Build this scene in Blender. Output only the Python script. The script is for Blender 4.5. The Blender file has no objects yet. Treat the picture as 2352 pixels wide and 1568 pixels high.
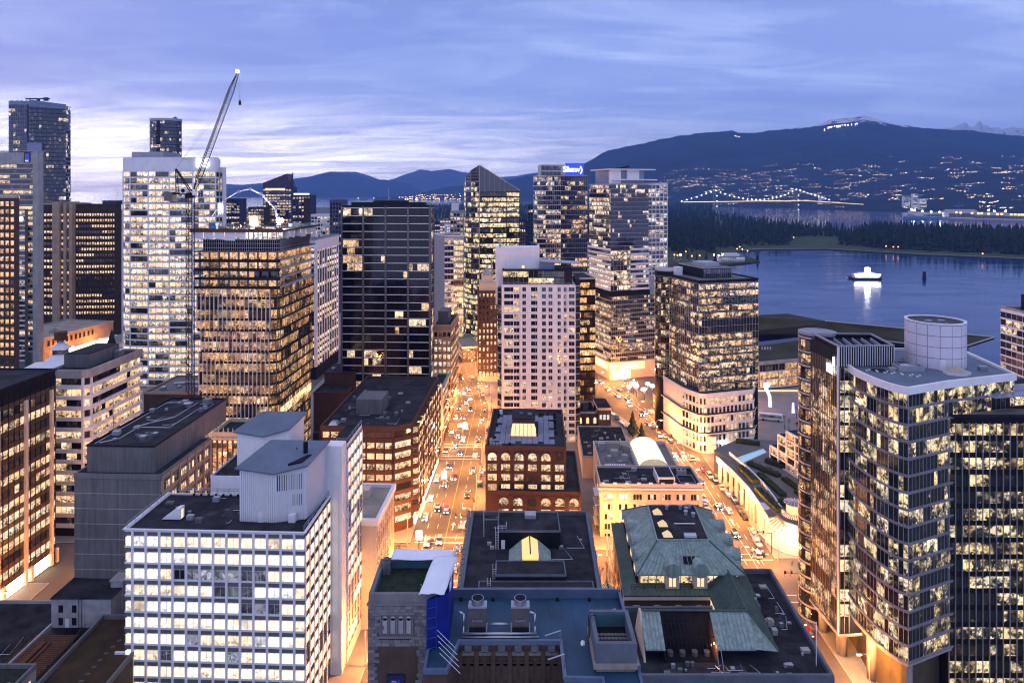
import bpy, math, random
from mathutils import Vector, Matrix
R = random.Random(7)
SC = bpy.context.scene
COL = SC.collection
# ------------------------------------------------------------------ camera, sky, light
H = 110.0            # eye height over the streets
F = 1568.0           # focal length in reference units (24 mm lens)
CX, HY = 1176.0, 440.0
SEA = -8.0
cam_d = bpy.data.cameras.new('camera'); cam = bpy.data.objects.new('camera', cam_d); COL.objects.link(cam)
cam.location = (0, 0, H); cam.rotation_euler = (math.pi/2, 0, 0)
cam_d.lens = 24; cam_d.sensor_width = 36; cam_d.shift_y = -(784-HY)/2352
cam_d.clip_start = 1; cam_d.clip_end = 90000
SC.camera = cam

def nd(t, typ, **kw):
    n = t.nodes.new(typ)
    for k, v in kw.items():
        if k == 'inp':
            for a, b in v.items(): n.inputs[a].default_value = b
        else: setattr(n, k, v)
    return n
def math_n(t, op, a, b=None, clamp=False):
    n = t.nodes.new('ShaderNodeMath'); n.operation = op; n.use_clamp = clamp
    for i, v in enumerate((a, b)):
        if v is None: continue
        if isinstance(v, (int, float)): n.inputs[i].default_value = v
        else: t.links.new(v, n.inputs[i])
    return n.outputs[0]
def ramp(t, fac, stops, interp='LINEAR'):
    n = t.nodes.new('ShaderNodeValToRGB'); n.color_ramp.interpolation = interp
    e = n.color_ramp.elements
    while len(e) < len(stops): e.new(0.5)
    for i, (p, c) in enumerate(stops):
        e[i].position = p; e[i].color = (c, c, c, 1) if isinstance(c, (int, float)) else (*c, 1)
    t.links.new(fac, n.inputs[0]); return n.outputs[0]
def mixc(t, fac, a, b, mode='MIX'):
    n = t.nodes.new('ShaderNodeMix'); n.data_type = 'RGBA'; n.blend_type = mode; n.clamp_result = False
    for s, v in ((n.inputs[0], fac), (n.inputs[6], a), (n.inputs[7], b)):
        if isinstance(v, (int, float)): s.default_value = v
        elif isinstance(v, tuple): s.default_value = (*v, 1) if len(v) == 3 else v
        else: t.links.new(v, s)
    return n.outputs[2]

SUN_EL, SUN_AZ = math.radians(3.0), math.radians(-42)     # dusk glow low on the left of the view
def make_world():
    w = bpy.data.worlds.new('World'); SC.world = w; w.use_nodes = True
    t = w.node_tree; t.nodes.clear(); L = t.links
    out = nd(t, 'ShaderNodeOutputWorld'); bg = nd(t, 'ShaderNodeBackground'); L.new(bg.outputs[0], out.inputs[0])
    tc = nd(t, 'ShaderNodeTexCoord'); sep = nd(t, 'ShaderNodeSeparateXYZ'); L.new(tc.outputs['Generated'], sep.inputs[0])
    x, y, z = sep.outputs
    el = math_n(t, 'MAXIMUM', z, 0.0)
    base = ramp(t, el, [(0.0, (.28, .31, .50)), (.05, (.27, .325, .53)), (.12, (.19, .238, .45)), (.30, (.118, .155, .335)), (.7, (.29, .315, .45)), (1, (.35, .37, .49))])  # upper stops, above the view, brightened to raise the ambient light
    # violet towards the sunset side
    az = math_n(t, 'DIVIDE', x, math_n(t, 'MAXIMUM', math_n(t, 'SQRT', math_n(t, 'ADD', math_n(t, 'MULTIPLY', x, x), math_n(t, 'MULTIPLY', y, y))), .001))
    vio = math_n(t, 'MULTIPLY', math_n(t, 'SUBTRACT', -.1, az, True), .95, True)
    base = mixc(t, vio, base, mixc(t, 1.0, base, (1.28, 1.0, 1.0), 'MULTIPLY'))
    # long streaks of cloud on a high layer
    den = math_n(t, 'ADD', el, .10)
    px = math_n(t, 'DIVIDE', x, den); py = math_n(t, 'DIVIDE', y, den)
    cmb = nd(t, 'ShaderNodeCombineXYZ'); L.new(px, cmb.inputs[0]); L.new(py, cmb.inputs[1])
    mp = nd(t, 'ShaderNodeMapping'); L.new(cmb.outputs[0], mp.inputs[0])
    mp.inputs['Rotation'].default_value = (0, 0, math.radians(14)); mp.inputs['Scale'].default_value = (.46, 1.0, 1)
    n1 = nd(t, 'ShaderNodeTexNoise', inp={'Scale': 1.9, 'Detail': 7, 'Roughness': .62, 'Distortion': 1.1}); L.new(mp.outputs[0], n1.inputs[0])
    n2 = nd(t, 'ShaderNodeTexNoise', inp={'Scale': .55, 'Detail': 4, 'Roughness': .5, 'Distortion': .3}); L.new(mp.outputs[0], n2.inputs[0])
    cl = math_n(t, 'MULTIPLY', ramp(t, n1.outputs[0], [(.44, 0.0), (.66, 1.0)]), ramp(t, n2.outputs[0], [(.35, .12), (.68, 1.0)]))
    dark = ramp(t, n2.outputs[0], [(.30, 1.0), (.58, 0.0)])
    base = mixc(t, math_n(t, 'MULTIPLY', dark, .9), base, mixc(t, 1.0, base, (.70, .73, .86), 'MULTIPLY'))
    col = mixc(t, math_n(t, 'MULTIPLY', cl, .72), base, (.33, .39, .565))
    # afterglow above the horizon
    da = math_n(t, 'SUBTRACT', az, math.sin(SUN_AZ)+.16)
    g_az = math_n(t, 'POWER', 2.718, math_n(t, 'MULTIPLY', math_n(t, 'MULTIPLY', da, da), -4.2))
    ze = math_n(t, 'SUBTRACT', el, .05); g_el = math_n(t, 'POWER', 2.718, math_n(t, 'MULTIPLY', math_n(t, 'MULTIPLY', ze, ze), -420))
    ahead = ramp(t, y, [(0.0, 0.0), (.4, 1.0)])
    glow = math_n(t, 'MULTIPLY', math_n(t, 'MULTIPLY', g_az, g_el), ahead)
    str_ = ramp(t, n1.outputs[0], [(.32, .22), (.62, 1.0)])
    gcol = mixc(t, math_n(t, 'MULTIPLY', glow, str_), (0, 0, 0), (1.6, 1.4, 1.12))
    col = mixc(t, 1.0, col, gcol, 'ADD')
    sky = nd(t, 'ShaderNodeTexSky'); sky.sky_type = 'NISHITA'; sky.sun_disc = False
    sky.sun_elevation = SUN_EL; sky.sun_rotation = SUN_AZ; sky.altitude = 100; sky.air_density = 1.0; sky.ozone_density = 4
    col = mixc(t, 1.0, col, mixc(t, 1.0, sky.outputs[0], (.012, .012, .012), 'MULTIPLY'), 'ADD')
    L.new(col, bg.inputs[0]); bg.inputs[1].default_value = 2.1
make_world()
SC.world.cycles.sampling_method = 'MANUAL'; SC.world.cycles.sample_map_resolution = 512
sun_d = bpy.data.lights.new('sun', 'SUN'); sun = bpy.data.objects.new('sun', sun_d); COL.objects.link(sun)
sun_d.energy = 0.3; sun_d.angle = math.radians(25); sun_d.color = (1, .86, .74)
sun.rotation_euler = (math.pi/2 - math.radians(8), 0, -SUN_AZ + math.pi)
SC.view_settings.view_transform = 'Standard'; SC.view_settings.look = 'None'
SC.view_settings.exposure = 0.22; SC.view_settings.gamma = 1.0
SC.render.engine = 'CYCLES'
cy = SC.cycles
cy.use_denoising = True; cy.denoiser = 'OPENIMAGEDENOISE'; cy.max_bounces = 6; cy.diffuse_bounces = 2; cy.glossy_bounces = 3
cy.transmission_bounces = 4; cy.transparent_max_bounces = 8; cy.volume_bounces = 0
cy.sample_clamp_indirect = 4; cy.caustics_reflective = False; cy.caustics_refractive = False; cy.use_light_tree = True; cy.filter_width = 1.15

# ------------------------------------------------------------------ helpers
def at(x, d, z=0.0): return Vector(((x-CX)*d/F, d, z))
def gp(x, y, z=0.0):
    d = (H-z)*F/(y-HY); return Vector(((x-CX)*d/F, d, z))
def zz(y, d): return H-(y-HY)*d/F

MATS = {}
def new_mat(name):
    m = bpy.data.materials.new(name); m.use_nodes = True; t = m.node_tree
    MATS[name] = m
    return m, t, t.nodes['Principled BSDF'], t.links
def mat(name, c, rough=.8, var=.25, scale=.35, streak=0.0, metal=0.0, bump=0.0, c2=None, spec=.5, fine=0.0, ior=1.5):
    """surface colour with blotches, optional downward streaks, fine grain and a little relief, in world space"""
    m, t, p, L = new_mat(name)
    g = nd(t, 'ShaderNodeNewGeometry')
    mp = nd(t, 'ShaderNodeMapping'); L.new(g.outputs['Position'], mp.inputs[0])
    n = nd(t, 'ShaderNodeTexNoise', inp={'Scale': scale, 'Detail': 6, 'Roughness': .6}); L.new(mp.outputs[0], n.inputs[0])
    f = n.outputs[0]
    if streak:
        mp2 = nd(t, 'ShaderNodeMapping'); L.new(g.outputs['Position'], mp2.inputs[0]); mp2.inputs['Scale'].default_value = (1, 1, .06)
        n2 = nd(t, 'ShaderNodeTexNoise', inp={'Scale': 1.6, 'Detail': 5, 'Roughness': .65}); L.new(mp2.outputs[0], n2.inputs[0])
        f = math_n(t, 'ADD', math_n(t, 'MULTIPLY', f, 1-streak), math_n(t, 'MULTIPLY', n2.outputs[0], streak))
    if fine:
        n3 = nd(t, 'ShaderNodeTexNoise', inp={'Scale': 3.5, 'Detail': 3, 'Roughness': .7}); L.new(mp.outputs[0], n3.inputs[0])
        f = math_n(t, 'ADD', math_n(t, 'MULTIPLY', f, 1-fine), math_n(t, 'MULTIPLY', n3.outputs[0], fine))
    lo = tuple(v*(1-var) for v in c); hi = tuple(min(1, v*(1+var)) for v in (c2 or c))
    L.new(ramp(t, f, [(.32, lo), (.68, hi)]), p.inputs['Base Color'])
    p.inputs['Roughness'].default_value = rough; p.inputs['Metallic'].default_value = metal; p.inputs['Specular IOR Level'].default_value = .12 if rough >= .7 and not metal else .5; p.inputs['IOR'].default_value = ior
    if bump:
        b = nd(t, 'ShaderNodeBump', inp={'Strength': bump, 'Distance': .1}); L.new(f, b.inputs['Height']); L.new(b.outputs[0], p.inputs['Normal'])
    return m
def emit(name, c, s, sample=False):
    m, t, p, L = new_mat(name)
    p.inputs['Base Color'].default_value = (*[min(1, v)*.5 for v in c], 1)
    p.inputs['Emission Color'].default_value = (*c, 1); p.inputs['Emission Strength'].default_value = s
    m.cycles.emission_sampling = 'AUTO' if sample else 'NONE'
    return m
def pane_mat(name, attr=False, base=(.012, .016, .022), rough=.06, ior=1.75, frost=0.0, wav=.02, spar=0.0):
    """glass over a lit or dark room: colour and strength come from the pane, the room's clutter from noise"""
    m, t, p, L = new_mat(name)
    uv = nd(t, 'ShaderNodeUVMap')
    if attr:
        a = nd(t, 'ShaderNodeAttribute', attribute_name='Col'); col, al = a.outputs['Color'], a.outputs['Alpha']
        rnd = nd(t, 'ShaderNodeNewGeometry').outputs['Random Per Island']
    else:
        a = nd(t, 'ShaderNodeObjectInfo'); col, al, rnd = a.outputs['Color'], a.outputs['Alpha'], a.outputs['Random']
    off = math_n(t, 'MULTIPLY', rnd, 137.0)
    ad = nd(t, 'ShaderNodeVectorMath', operation='ADD'); L.new(uv.outputs[0], ad.inputs[0])
    cb = nd(t, 'ShaderNodeCombineXYZ'); L.new(off, cb.inputs[0]); L.new(off, cb.inputs[2]); L.new(cb.outputs[0], ad.inputs[1])
    sp = nd(t, 'ShaderNodeSeparateXYZ'); L.new(uv.outputs[0], sp.inputs[0]); v = sp.outputs[1]
    vo = nd(t, 'ShaderNodeTexVoronoi', distance='CHEBYCHEV', inp={'Scale': 1.9, 'Randomness': .95}); L.new(ad.outputs[0], vo.inputs[0])
    vs = nd(t, 'ShaderNodeSeparateColor'); L.new(vo.outputs['Color'], vs.inputs[0])
    no = nd(t, 'ShaderNodeTexNoise', inp={'Scale': .8, 'Detail': 5, 'Roughness': .72}); L.new(ad.outputs[0], no.inputs[0])
    low = ramp(t, v, [(.25, 1.0), (.62, 0.0)])      # furniture stands in the lower part of the room
    v_n = math_n(t, 'DIVIDE', v, 2.2); L.new(v_n, low.node.inputs[0])
    clutter = math_n(t, 'MULTIPLY', ramp(t, vs.outputs[0], [(.30, 1.0), (.55, 0.0)]), math_n(t, 'ADD', math_n(t, 'MULTIPLY', low, .75), .16))
    wallv = ramp(t, no.outputs[0], [(.34, .10), (.64, 1.45)])
    k = math_n(t, 'MULTIPLY', wallv, math_n(t, 'SUBTRACT', 1.0, math_n(t, 'MULTIPLY', clutter, .9)))
    k = math_n(t, 'MULTIPLY', k, math_n(t, 'ADD', .75, math_n(t, 'MULTIPLY', vs.outputs[1], .5)))
    top = math_n(t, 'SUBTRACT', 1.0, low)
    vo2 = nd(t, 'ShaderNodeTexVoronoi', distance='CHEBYCHEV', inp={'Scale': 3.1, 'Randomness': .7}); L.new(ad.outputs[0], vo2.inputs[0])
    v2 = nd(t, 'ShaderNodeSeparateColor'); L.new(vo2.outputs['Color'], v2.inputs[0])
    k = math_n(t, 'ADD', k, math_n(t, 'MULTIPLY', math_n(t, 'MULTIPLY', ramp(t, v2.outputs[0], [(.80, 0.0), (.84, 1.0)]), top), .9))   # ceiling lights
    bl = math_n(t, 'GREATER_THAN', math_n(t, 'FRACT', math_n(t, 'MULTIPLY', rnd, 91.7)), .91)                 # drawn blinds
    k = math_n(t, 'ADD', math_n(t, 'MULTIPLY', k, math_n(t, 'SUBTRACT', 1.0, bl)), math_n(t, 'MULTIPLY', bl, .62))
    hb = math_n(t, 'MULTIPLY', math_n(t, 'FRACT', math_n(t, 'MULTIPLY', rnd, 37.3)), 3.4 if frost else 7.0)                       # half-drawn blinds
    up = math_n(t, 'GREATER_THAN', v, math_n(t, 'ADD', hb, .25))
    k = math_n(t, 'ADD', math_n(t, 'MULTIPLY', k, math_n(t, 'SUBTRACT', 1.0, up)), math_n(t, 'MULTIPLY', up, math_n(t, 'ADD', .40, math_n(t, 'MULTIPLY', no.outputs[0], .35))))
    if frost: k = math_n(t, 'ADD', math_n(t, 'MULTIPLY', k, 1-frost), frost)
    hot = mixc(t, math_n(t, 'MULTIPLY', vs.outputs[2], .35), col, (1, .93, .8))
    L.new(hot, p.inputs['Emission Color']); xs = math_n(t, 'MULTIPLY', k, al)
    gz = nd(t, 'ShaderNodeNewGeometry'); nz = nd(t, 'ShaderNodeTexNoise', inp={'Scale': .42, 'Detail': 3, 'Roughness': .65}); L.new(gz.outputs['Position'], nz.inputs[0])
    xs = math_n(t, 'MULTIPLY', xs, ramp(t, nz.outputs[0], [(.36+spar, (.30 if not frost else .7)-2.5*spar), (.60+.3*spar, 1.25)]))     # rooms run on behind the frames
    x2 = math_n(t, 'MULTIPLY', xs, xs)
    L.new(math_n(t, 'DIVIDE', math_n(t, 'MULTIPLY', x2, 1.75 if frost else 1.32), math_n(t, 'ADD', x2, .55)), p.inputs['Emission Strength'])
    p.inputs['Base Color'].default_value = (*base, 1); p.inputs['Roughness'].default_value = rough; p.inputs['IOR'].default_value = ior
    if wav:
        nw = nd(t, 'ShaderNodeTexNoise', inp={'Scale': .55, 'Detail': 2}); L.new(ad.outputs[0], nw.inputs[0])
        b = nd(t, 'ShaderNodeBump', inp={'Strength': wav, 'Distance': .3}); L.new(nw.outputs[0], b.inputs['Height']); L.new(b.outputs[0], p.inputs['Normal'])
    m.cycles.emission_sampling = 'NONE'
    return m

class MB:
    """collects polygons for one mesh"""
    def __init__(s): s.v = []; s.f = []; s.uv = None
    def poly(s, pts):
        n = len(s.v); s.v += [tuple(p) for p in pts]; s.f.append(tuple(range(n, n+len(pts)))); return s
    def hexa(s, b, t):
        n = len(s.v); s.v += [tuple(p) for p in b] + [tuple(p) for p in t]; k = len(b)
        s.f.append(tuple(range(n+k-1, n-1, -1))); s.f.append(tuple(range(n+k, n+2*k)))
        for i in range(k):
            j = (i+1) % k; s.f.append((n+i, n+j, n+k+j, n+k+i))
        return s
    def box(s, x0, x1, y0, y1, z0, z1):
        return s.hexa([(x0, y0, z0), (x1, y0, z0), (x1, y1, z0), (x0, y1, z0)], [(x0, y0, z1), (x1, y0, z1), (x1, y1, z1), (x0, y1, z1)])
    def prism(s, pts, z0, z1):
        return s.hexa([(p[0], p[1], z0) for p in pts], [(p[0], p[1], z1) for p in pts])
    def ring(s, pts, w, z0, z1):
        """a kerb of width w standing on the outline pts (counter-clockwise), inside it"""
        ins = inset(pts, w); k = len(pts); n = len(s.v)
        for z in (z0, z1):
            s.v += [(p[0], p[1], z) for p in pts] + [(p[0], p[1], z) for p in ins]
        for i in range(k):
            j = (i+1) % k
            s.f += [(n+i, n+j, n+2*k+j, n+2*k+i), (n+k+j, n+k+i, n+3*k+i, n+3*k+j), (n+2*k+i, n+2*k+j, n+3*k+j, n+3*k+i), (n+j, n+i, n+k+i, n+k+j)]
        return s
    def cyl(s, c, r, z0, z1, n=16, r2=None):
        r2 = r if r2 is None else r2
        a = [2*math.pi*i/n for i in range(n)]
        return s.hexa([(c[0]+r*math.cos(q), c[1]+r*math.sin(q), z0) for q in a], [(c[0]+r2*math.cos(q), c[1]+r2*math.sin(q), z1) for q in a])
    def tube(s, p, q, r, n=6, r2=None):
        p, q = Vector(p), Vector(q); r2 = r if r2 is None else r2
        d = (q-p).normalized(); u = d.cross(Vector((0, 0, 1)) if abs(d.z) < .9 else Vector((1, 0, 0))).normalized(); w = u.cross(d)*-1
        a = [2*math.pi*i/n for i in range(n)]
        return s.hexa([p+(u*math.cos(b)+w*math.sin(b))*r for b in a], [q+(u*math.cos(b)+w*math.sin(b))*r2 for b in a])
    def path(s, pts, r, n=6):
        for a, b in zip(pts, pts[1:]): s.tube(a, b, r, n)
        return s
    def mesh(s, name, m, smooth=False):
        me = bpy.data.meshes.new(name); me.from_pydata(s.v, [], s.f)
        if m: me.materials.append(MATS[m] if isinstance(m, str) else m)
        if smooth: me.polygons.foreach_set('use_smooth', [True]*len(me.polygons))
        me.update(); return me
    def build(s, name, m, parent=None, smooth=False, loc=None, rz=0):
        o = bpy.data.objects.new(name, s.mesh(name, m, smooth)); COL.objects.link(o)
        if parent is not None: o.parent = parent
        if loc is not None: o.location = loc
        if rz: o.rotation_euler = (0, 0, rz)
        return o
def inset(pts, w):
    k = len(pts); out = []
    for i in range(k):
        a, b, c = Vector(pts[i-1][:2]), Vector(pts[i][:2]), Vector(pts[(i+1) % k][:2])
        d1 = (b-a).normalized(); d2 = (c-b).normalized()
        n1 = Vector((-d1.y, d1.x)); n2 = Vector((-d2.y, d2.x)); bis = n1+n2
        if bis.length < 1e-4: bis = n1
        bis.normalize(); c_ = max(.35, bis.dot(n1)); p = b+bis*(w/c_); out.append((p.x, p.y))
    return out
def tag(o, label, cat, group=None):
    o['label'] = label; o['category'] = cat
    if group: o['group'] = group
    return o
def kind(o, k): o['kind'] = k; return o
def empty(name, loc, rz=0.0):
    o = bpy.data.objects.new(name, None); COL.objects.link(o); o.location = loc; o.rotation_euler = (0, 0, rz); o.empty_display_size = .5; return o
def copy_tree(o, parent=None):
    c = o.copy(); COL.objects.link(c); c.parent = parent
    for ch in o.children: copy_tree(ch, c)
    return c
def text_part(txt, size, m, parent, loc, rz=0.0, name='sign_letters', ext=.15, font_rot=math.pi/2, bold=0.0):
    cu = bpy.data.curves.new(name, 'FONT'); cu.body = txt; cu.size = size; cu.extrude = ext; cu.align_x = 'CENTER'; cu.align_y = 'CENTER'; cu.offset = bold
    tmp = bpy.data.objects.new('tmp', cu); me = bpy.data.meshes.new_from_object(tmp); bpy.data.objects.remove(tmp); me.materials.clear(); me.materials.append(MATS[m])
    o = bpy.data.objects.new(name, me); COL.objects.link(o); o.parent = parent; o.location = loc; o.rotation_euler = (font_rot, 0, rz); return o

PAL = {
 'orange': [(1, .44, .12), (1, .50, .16), (1, .40, .10), (1, .56, .22)],
 'warm': [(1, .56, .24), (1, .62, .32), (1, .52, .20), (1, .70, .42)],
 'pale': [(1, .68, .42), (1, .74, .52), (1, .62, .34), (1, .80, .62)],
 'white': [(1, .80, .60), (1, .86, .72), (1, .74, .50), (.90, .88, .95)],
 'yellow': [(1, .70, .30), (1, .76, .40), (1, .66, .26), (1, .80, .50)],
}
G0 = math.radians(-2.3)      # the street grid is turned a little against the view
class Bld:
    def __init__(s, name, label, origin, rot=G0, cat='building', group=None, cap=300):
        s.root = tag(empty(name, (origin[0], origin[1], 0), rot), label, cat, group)
        s.cap = cap; s.P = {}; s.rot = rot; s.o = Vector((origin[0], origin[1])); s.rf = None
    def wpt(s, x, y):
        c, q = math.cos(s.rot), math.sin(s.rot); return (s.o.x+c*x-q*y, s.o.y+q*x+c*y)
    def loc(s, X, Y):
        c, q = math.cos(-s.rot), math.sin(-s.rot); X -= s.o.x; Y -= s.o.y; return (c*X-q*Y, q*X+c*Y)
    def part(s, name, mb, m, smooth=False, parent=None): return mb.build(name, m, parent or s.root, smooth)
    def box(s, name, x0, x1, y0, y1, z0, z1, m): return s.part(name, MB().box(x0, x1, y0, y1, z0, z1), m)
    def prism(s, name, pts, z0, z1, m, smooth=False): return s.part(name, MB().prism(pts, z0, z1), m, smooth)
    def roof(s, pts, z, m='roof_dark', pm='concrete', pw=.45, ph=.9, rh=.12):
        s.rf = s.part('roof', MB().prism(inset(pts, pw-.05), z, z+rh), m)
        s.part('parapet', MB().ring(pts, pw, z+.002, z+ph), pm, parent=s.rf)
    def piece(s, name, size, m, loc, a, col=None, fr=(0, 0), big=0):
        """one box-shaped piece: size (w, out, in, h), placed on a face that runs at angle a"""
        s.P.setdefault((name, tuple(round(q, 3) for q in size), m), []).append((loc, a, col))
    def facade(s, p, q, z0, nf, fh, nb, sill=.9, wh=1.8, wm=.2, lit=.6, pal='warm', st=(.7, 1.6), band=None, pier=None, every=1,
               mull=None, glass='pane', rail=None, skip=None, run=.72, ends=True, name='window', dark=None, zoff=0.0, sub=1, litf=None, bandtop=True):
        p, q = Vector(p[:2]), Vector(q[:2]); d = q-p; Ln = d.length; d.normalize(); n = Vector((d.y, -d.x)); a = math.atan2(d.y, d.x)
        bw = Ln/nb
        for f in range(nf):
            z = z0+f*fh; fp = min(1, lit*R.uniform(.45, 1.45)) if lit not in (0, 1) else lit
            if litf: fp = litf(f, fp)
            if .3 < fp < 1: fp = min(.97, fp+.28*(1-fp))
            run = max(run, .6); on = R.random() < fp; c = R.choice(PAL[pal]); k = R.uniform(*st)
            for i in range(nb):
                if skip and skip(f, i): continue
                if R.random() > run: on = R.random() < fp; c = R.choice(PAL[pal]); k = R.uniform(*st)
                w = (bw-2*wm)/sub
                for j in range(sub):
                    u = i*bw+wm+j*w
                    kk = 1.1*k*R.uniform(.7, 1.3) if on else (R.choice((0, 0, .02, .06, .12, .22)) if dark is None else dark*R.random())
                    b = p+d*u
                    if not on and glass == 'pane_plain': c = (.72, .76, 1)  # unlit plain panes: pale blinds put in as a faint lavender glow
                    g_ = .03 if sub > 1 else 0
                    s.piece(name, (w-g_, .03, .05, wh), glass, (b.x, b.y, z+sill), a, (*c, kk))
            if rail:
                b = p; s.piece('rail', (Ln, rail[1], .02, rail[0]), rail[2], (b.x, b.y, z+rail[3]), a)
        if band:
            for f in range(nf+(1 if bandtop else 0)):
                h, o, m = band[:3]; zo = band[3] if len(band) > 3 else -h/2
                s.piece('floor_band', (Ln, o, .02, h), m, (p.x, p.y, z0+f*fh+zo), a)
        if pier:
            w, o, m = pier[:3]; z1 = z0+zoff; hh = nf*fh-zoff
            for i in range(0, nb+1, every):
                if not ends and i in (0, nb): continue
                u = min(max(i*bw-w/2, 0), Ln-w); b = p+d*u
                s.piece('pier', (w, o, .02, hh), m, (b.x, b.y, z1), a)
        if mull:
            k_, w, o, m = mull
            for i in range(nb*k_+1):
                if pier and i % (k_*every) == 0: continue
                b = p+d*min(max(i*bw/k_-w/2, 0), Ln-w)
                s.piece('mullion', (w, o, .02, nf*fh-zoff), m, (b.x, b.y, z0+zoff), a)
    def finish(s):
        byname = {}
        for (name, size, m), L in s.P.items():
            byname.setdefault(name, []).append((size, m, L))
        for name, groups in byname.items():
            allp = [(size, m, e) for size, m, L in groups for e in L]
            def app(t):
                (w, o, i, h), m, (loc, a, c) = t
                X, Y = s.wpt(loc[0], loc[1]); return -(w*h)/max(1, (X*X+Y*Y+(loc[2]-H)**2))
            allp.sort(key=app)
            for size, m, (loc, a, col) in allp[:s.cap]:
                me = unit_box(size, m)
                o = bpy.data.objects.new(name, me); o.parent = s.root; o.location = loc; o.rotation_euler = (0, 0, a)
                if col: o.color = col
                COL.objects.link(o)
            rest = allp[s.cap:]
            if rest:
                per = {}
                for size, m, e in rest: per.setdefault(m, []).append((size, e))
                for m, L in per.items(): merged(name, m, L, s.root)
UB = {}
FACES5 = [(0, 1, 5, 4), (1, 2, 6, 5), (3, 0, 4, 7), (4, 5, 6, 7), (1, 0, 3, 2)]
def box_pts(size):
    w, o, i, h = size
    return [(0, -o, 0), (w, -o, 0), (w, i, 0), (0, i, 0), (0, -o, h), (w, -o, h), (w, i, h), (0, i, h)]
def box_uv(size):
    w, o, i, h = size; return [(0, 0), (w, 0), (w, h), (0, h)]
def unit_box(size, m):
    k = (size, m)
    if k not in UB:
        me = bpy.data.meshes.new('piece'); me.from_pydata(box_pts(size), [], FACES5); me.materials.append(MATS[m])
        uv = me.uv_layers.new(name='UVMap'); w, o, i, h = size
        d = []
        for f in range(5): d += [0, 0, w, 0, w, h, 0, h]
        uv.data.foreach_set('uv', d); UB[k] = me
    return UB[k]
def merged(name, m, L, parent):
    vs, fs, uv, cs = [], [], [], []
    for size, (loc, a, col) in L:
        n = len(vs); ca, sa = math.cos(a), math.sin(a)
        vs += [(loc[0]+ca*x-sa*y, loc[1]+sa*x+ca*y, loc[2]+z) for x, y, z in box_pts(size)]
        fs += [tuple(n+i for i in f) for f in FACES5]
        w, h = size[0], size[3]
        for f in range(5): uv += [0, 0, w, 0, w, h, 0, h]
        cs += list(col or (0, 0, 0, 0))*8
    me = bpy.data.meshes.new(name); me.from_pydata(vs, [], fs)
    mm = m
    if m.startswith('pane'):
        mm = m+'_mass'
        ca_ = me.color_attributes.new('Col', 'FLOAT_COLOR', 'POINT'); ca_.data.foreach_set('color', cs)
    me.materials.append(MATS[mm]); u = me.uv_layers.new(name='UVMap'); u.data.foreach_set('uv', uv)
    o = bpy.data.objects.new(name+'s' if not name.endswith('s') else name, me); o.parent = parent; COL.objects.link(o); kind(o, 'stuff'); return o
for nm, kw in (('pane', {}), ('pane_blue', dict(base=(.010, .016, .045), ior=1.7, spar=.05)), ('pane_black', dict(base=(.003, .003, .005), ior=1.5, wav=.06)),
               ('pane_plain', dict(frost=.36, wav=0)), ('pane_amber', dict(base=(.03, .018, .008), ior=1.8, wav=.05)), ('pane_wavy', dict(base=(.006, .008, .011), ior=1.8, wav=.12, spar=.06))):
    pane_mat(nm, False, **kw); pane_mat(nm+'_mass', True, **kw)
mat('concrete', (.36, .35, .34), .85, .3, .2, .5)
mat('concrete_dark', (.15, .147, .145), .9, .45, .12, .55, fine=.2)
mat('concrete_tan', (.36, .27, .19), .85, .25, .2, .4)
mat('white_panel', (.80, .79, .79), .55, .10, .3, .4)
mat('white_metal', (.74, .74, .78), .4, .06, .4, .3)
mat('cream_stone', (.62, .52, .40), .8, .12, .3, .4)
mat('grey_spandrel', (.13, .13, .14), .6, .2, .3, .3, fine=.3)
mat('roof_dark', (.011, .012, .016), .9, .5, .22, fine=.3, c2=(.034, .034, .04))
mat('roof_grey', (.16, .155, .15), .9, .3, .2, fine=.3)
mat('roof_blue', (.004, .028, .062), .6, .4, .16, fine=.3, c2=(.010, .050, .10))
mat('brick_red', (.088, .046, .034), .85, .3, .4, .3, fine=.35)
mat('brick_brown', (.085, .055, .042), .88, .35, .4, .3, fine=.35)
mat('stone_grey', (.17, .162, .165), .85, .35, .5, .3, fine=.3)
mat('black_metal', (.010, .010, .012), .7, .3, .5)
mat('dark_frame', (.018, .018, .022), .7, .3, .5)
mat('steel', (.42, .43, .47), .35, .15, .6, metal=.8)
mat('alu', (.38, .39, .44), .45, .12, .5, metal=.3)
mat('copper', (.17, .225, .205), .65, .4, .5, .75, c2=(.25, .33, .30), fine=.2)
mat('copper_dark', (.035, .06, .05), .65, .45, .35, .6, c2=(.06, .10, .08), fine=.2)
mat('asphalt', (.12, .113, .108), .8, .25, .08, fine=.3)
mat('pavement', (.24, .23, .22), .85, .2, .15, fine=.3)
mat('kerb', (.34, .33, .31), .85, .15, .5)
mat('paint', (.78, .78, .75), .6, .12, .8)
mat('paint_yellow', (.65, .45, .08), .6, .12, .8)
mat('hedge', (.035, .05, .022), .9, .5, .8, fine=.4)
mat('lawn', (.055, .07, .035), .95, .35, .02, fine=.3)
mat('meadow', (.050, .048, .030), .95, .45, .05, fine=.3)
mat('bark', (.055, .042, .033), .9, .3, 1.0)
mat('needles', (.018, .028, .022), .9, .5, .15, c2=(.028, .042, .03))
mat('tarp', (.72, .75, .80), .6, .06, .4)
mat('blue_mesh', (.010, .022, .20), .7, .3, .4)
mat('wood', (.12, .055, .03), .7, .35, .8, fine=.3)
mat('gravel', (.10, .09, .08), .95, .4, 1.2, fine=.5)
emit('glow_white', (1, .95, .86), 14); emit('glow_cool', (.78, .86, 1), 12); emit('glow_warm', (1, .62, .28), 30); emit('glow_sign', (.85, .92, 1), 2.6)
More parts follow.
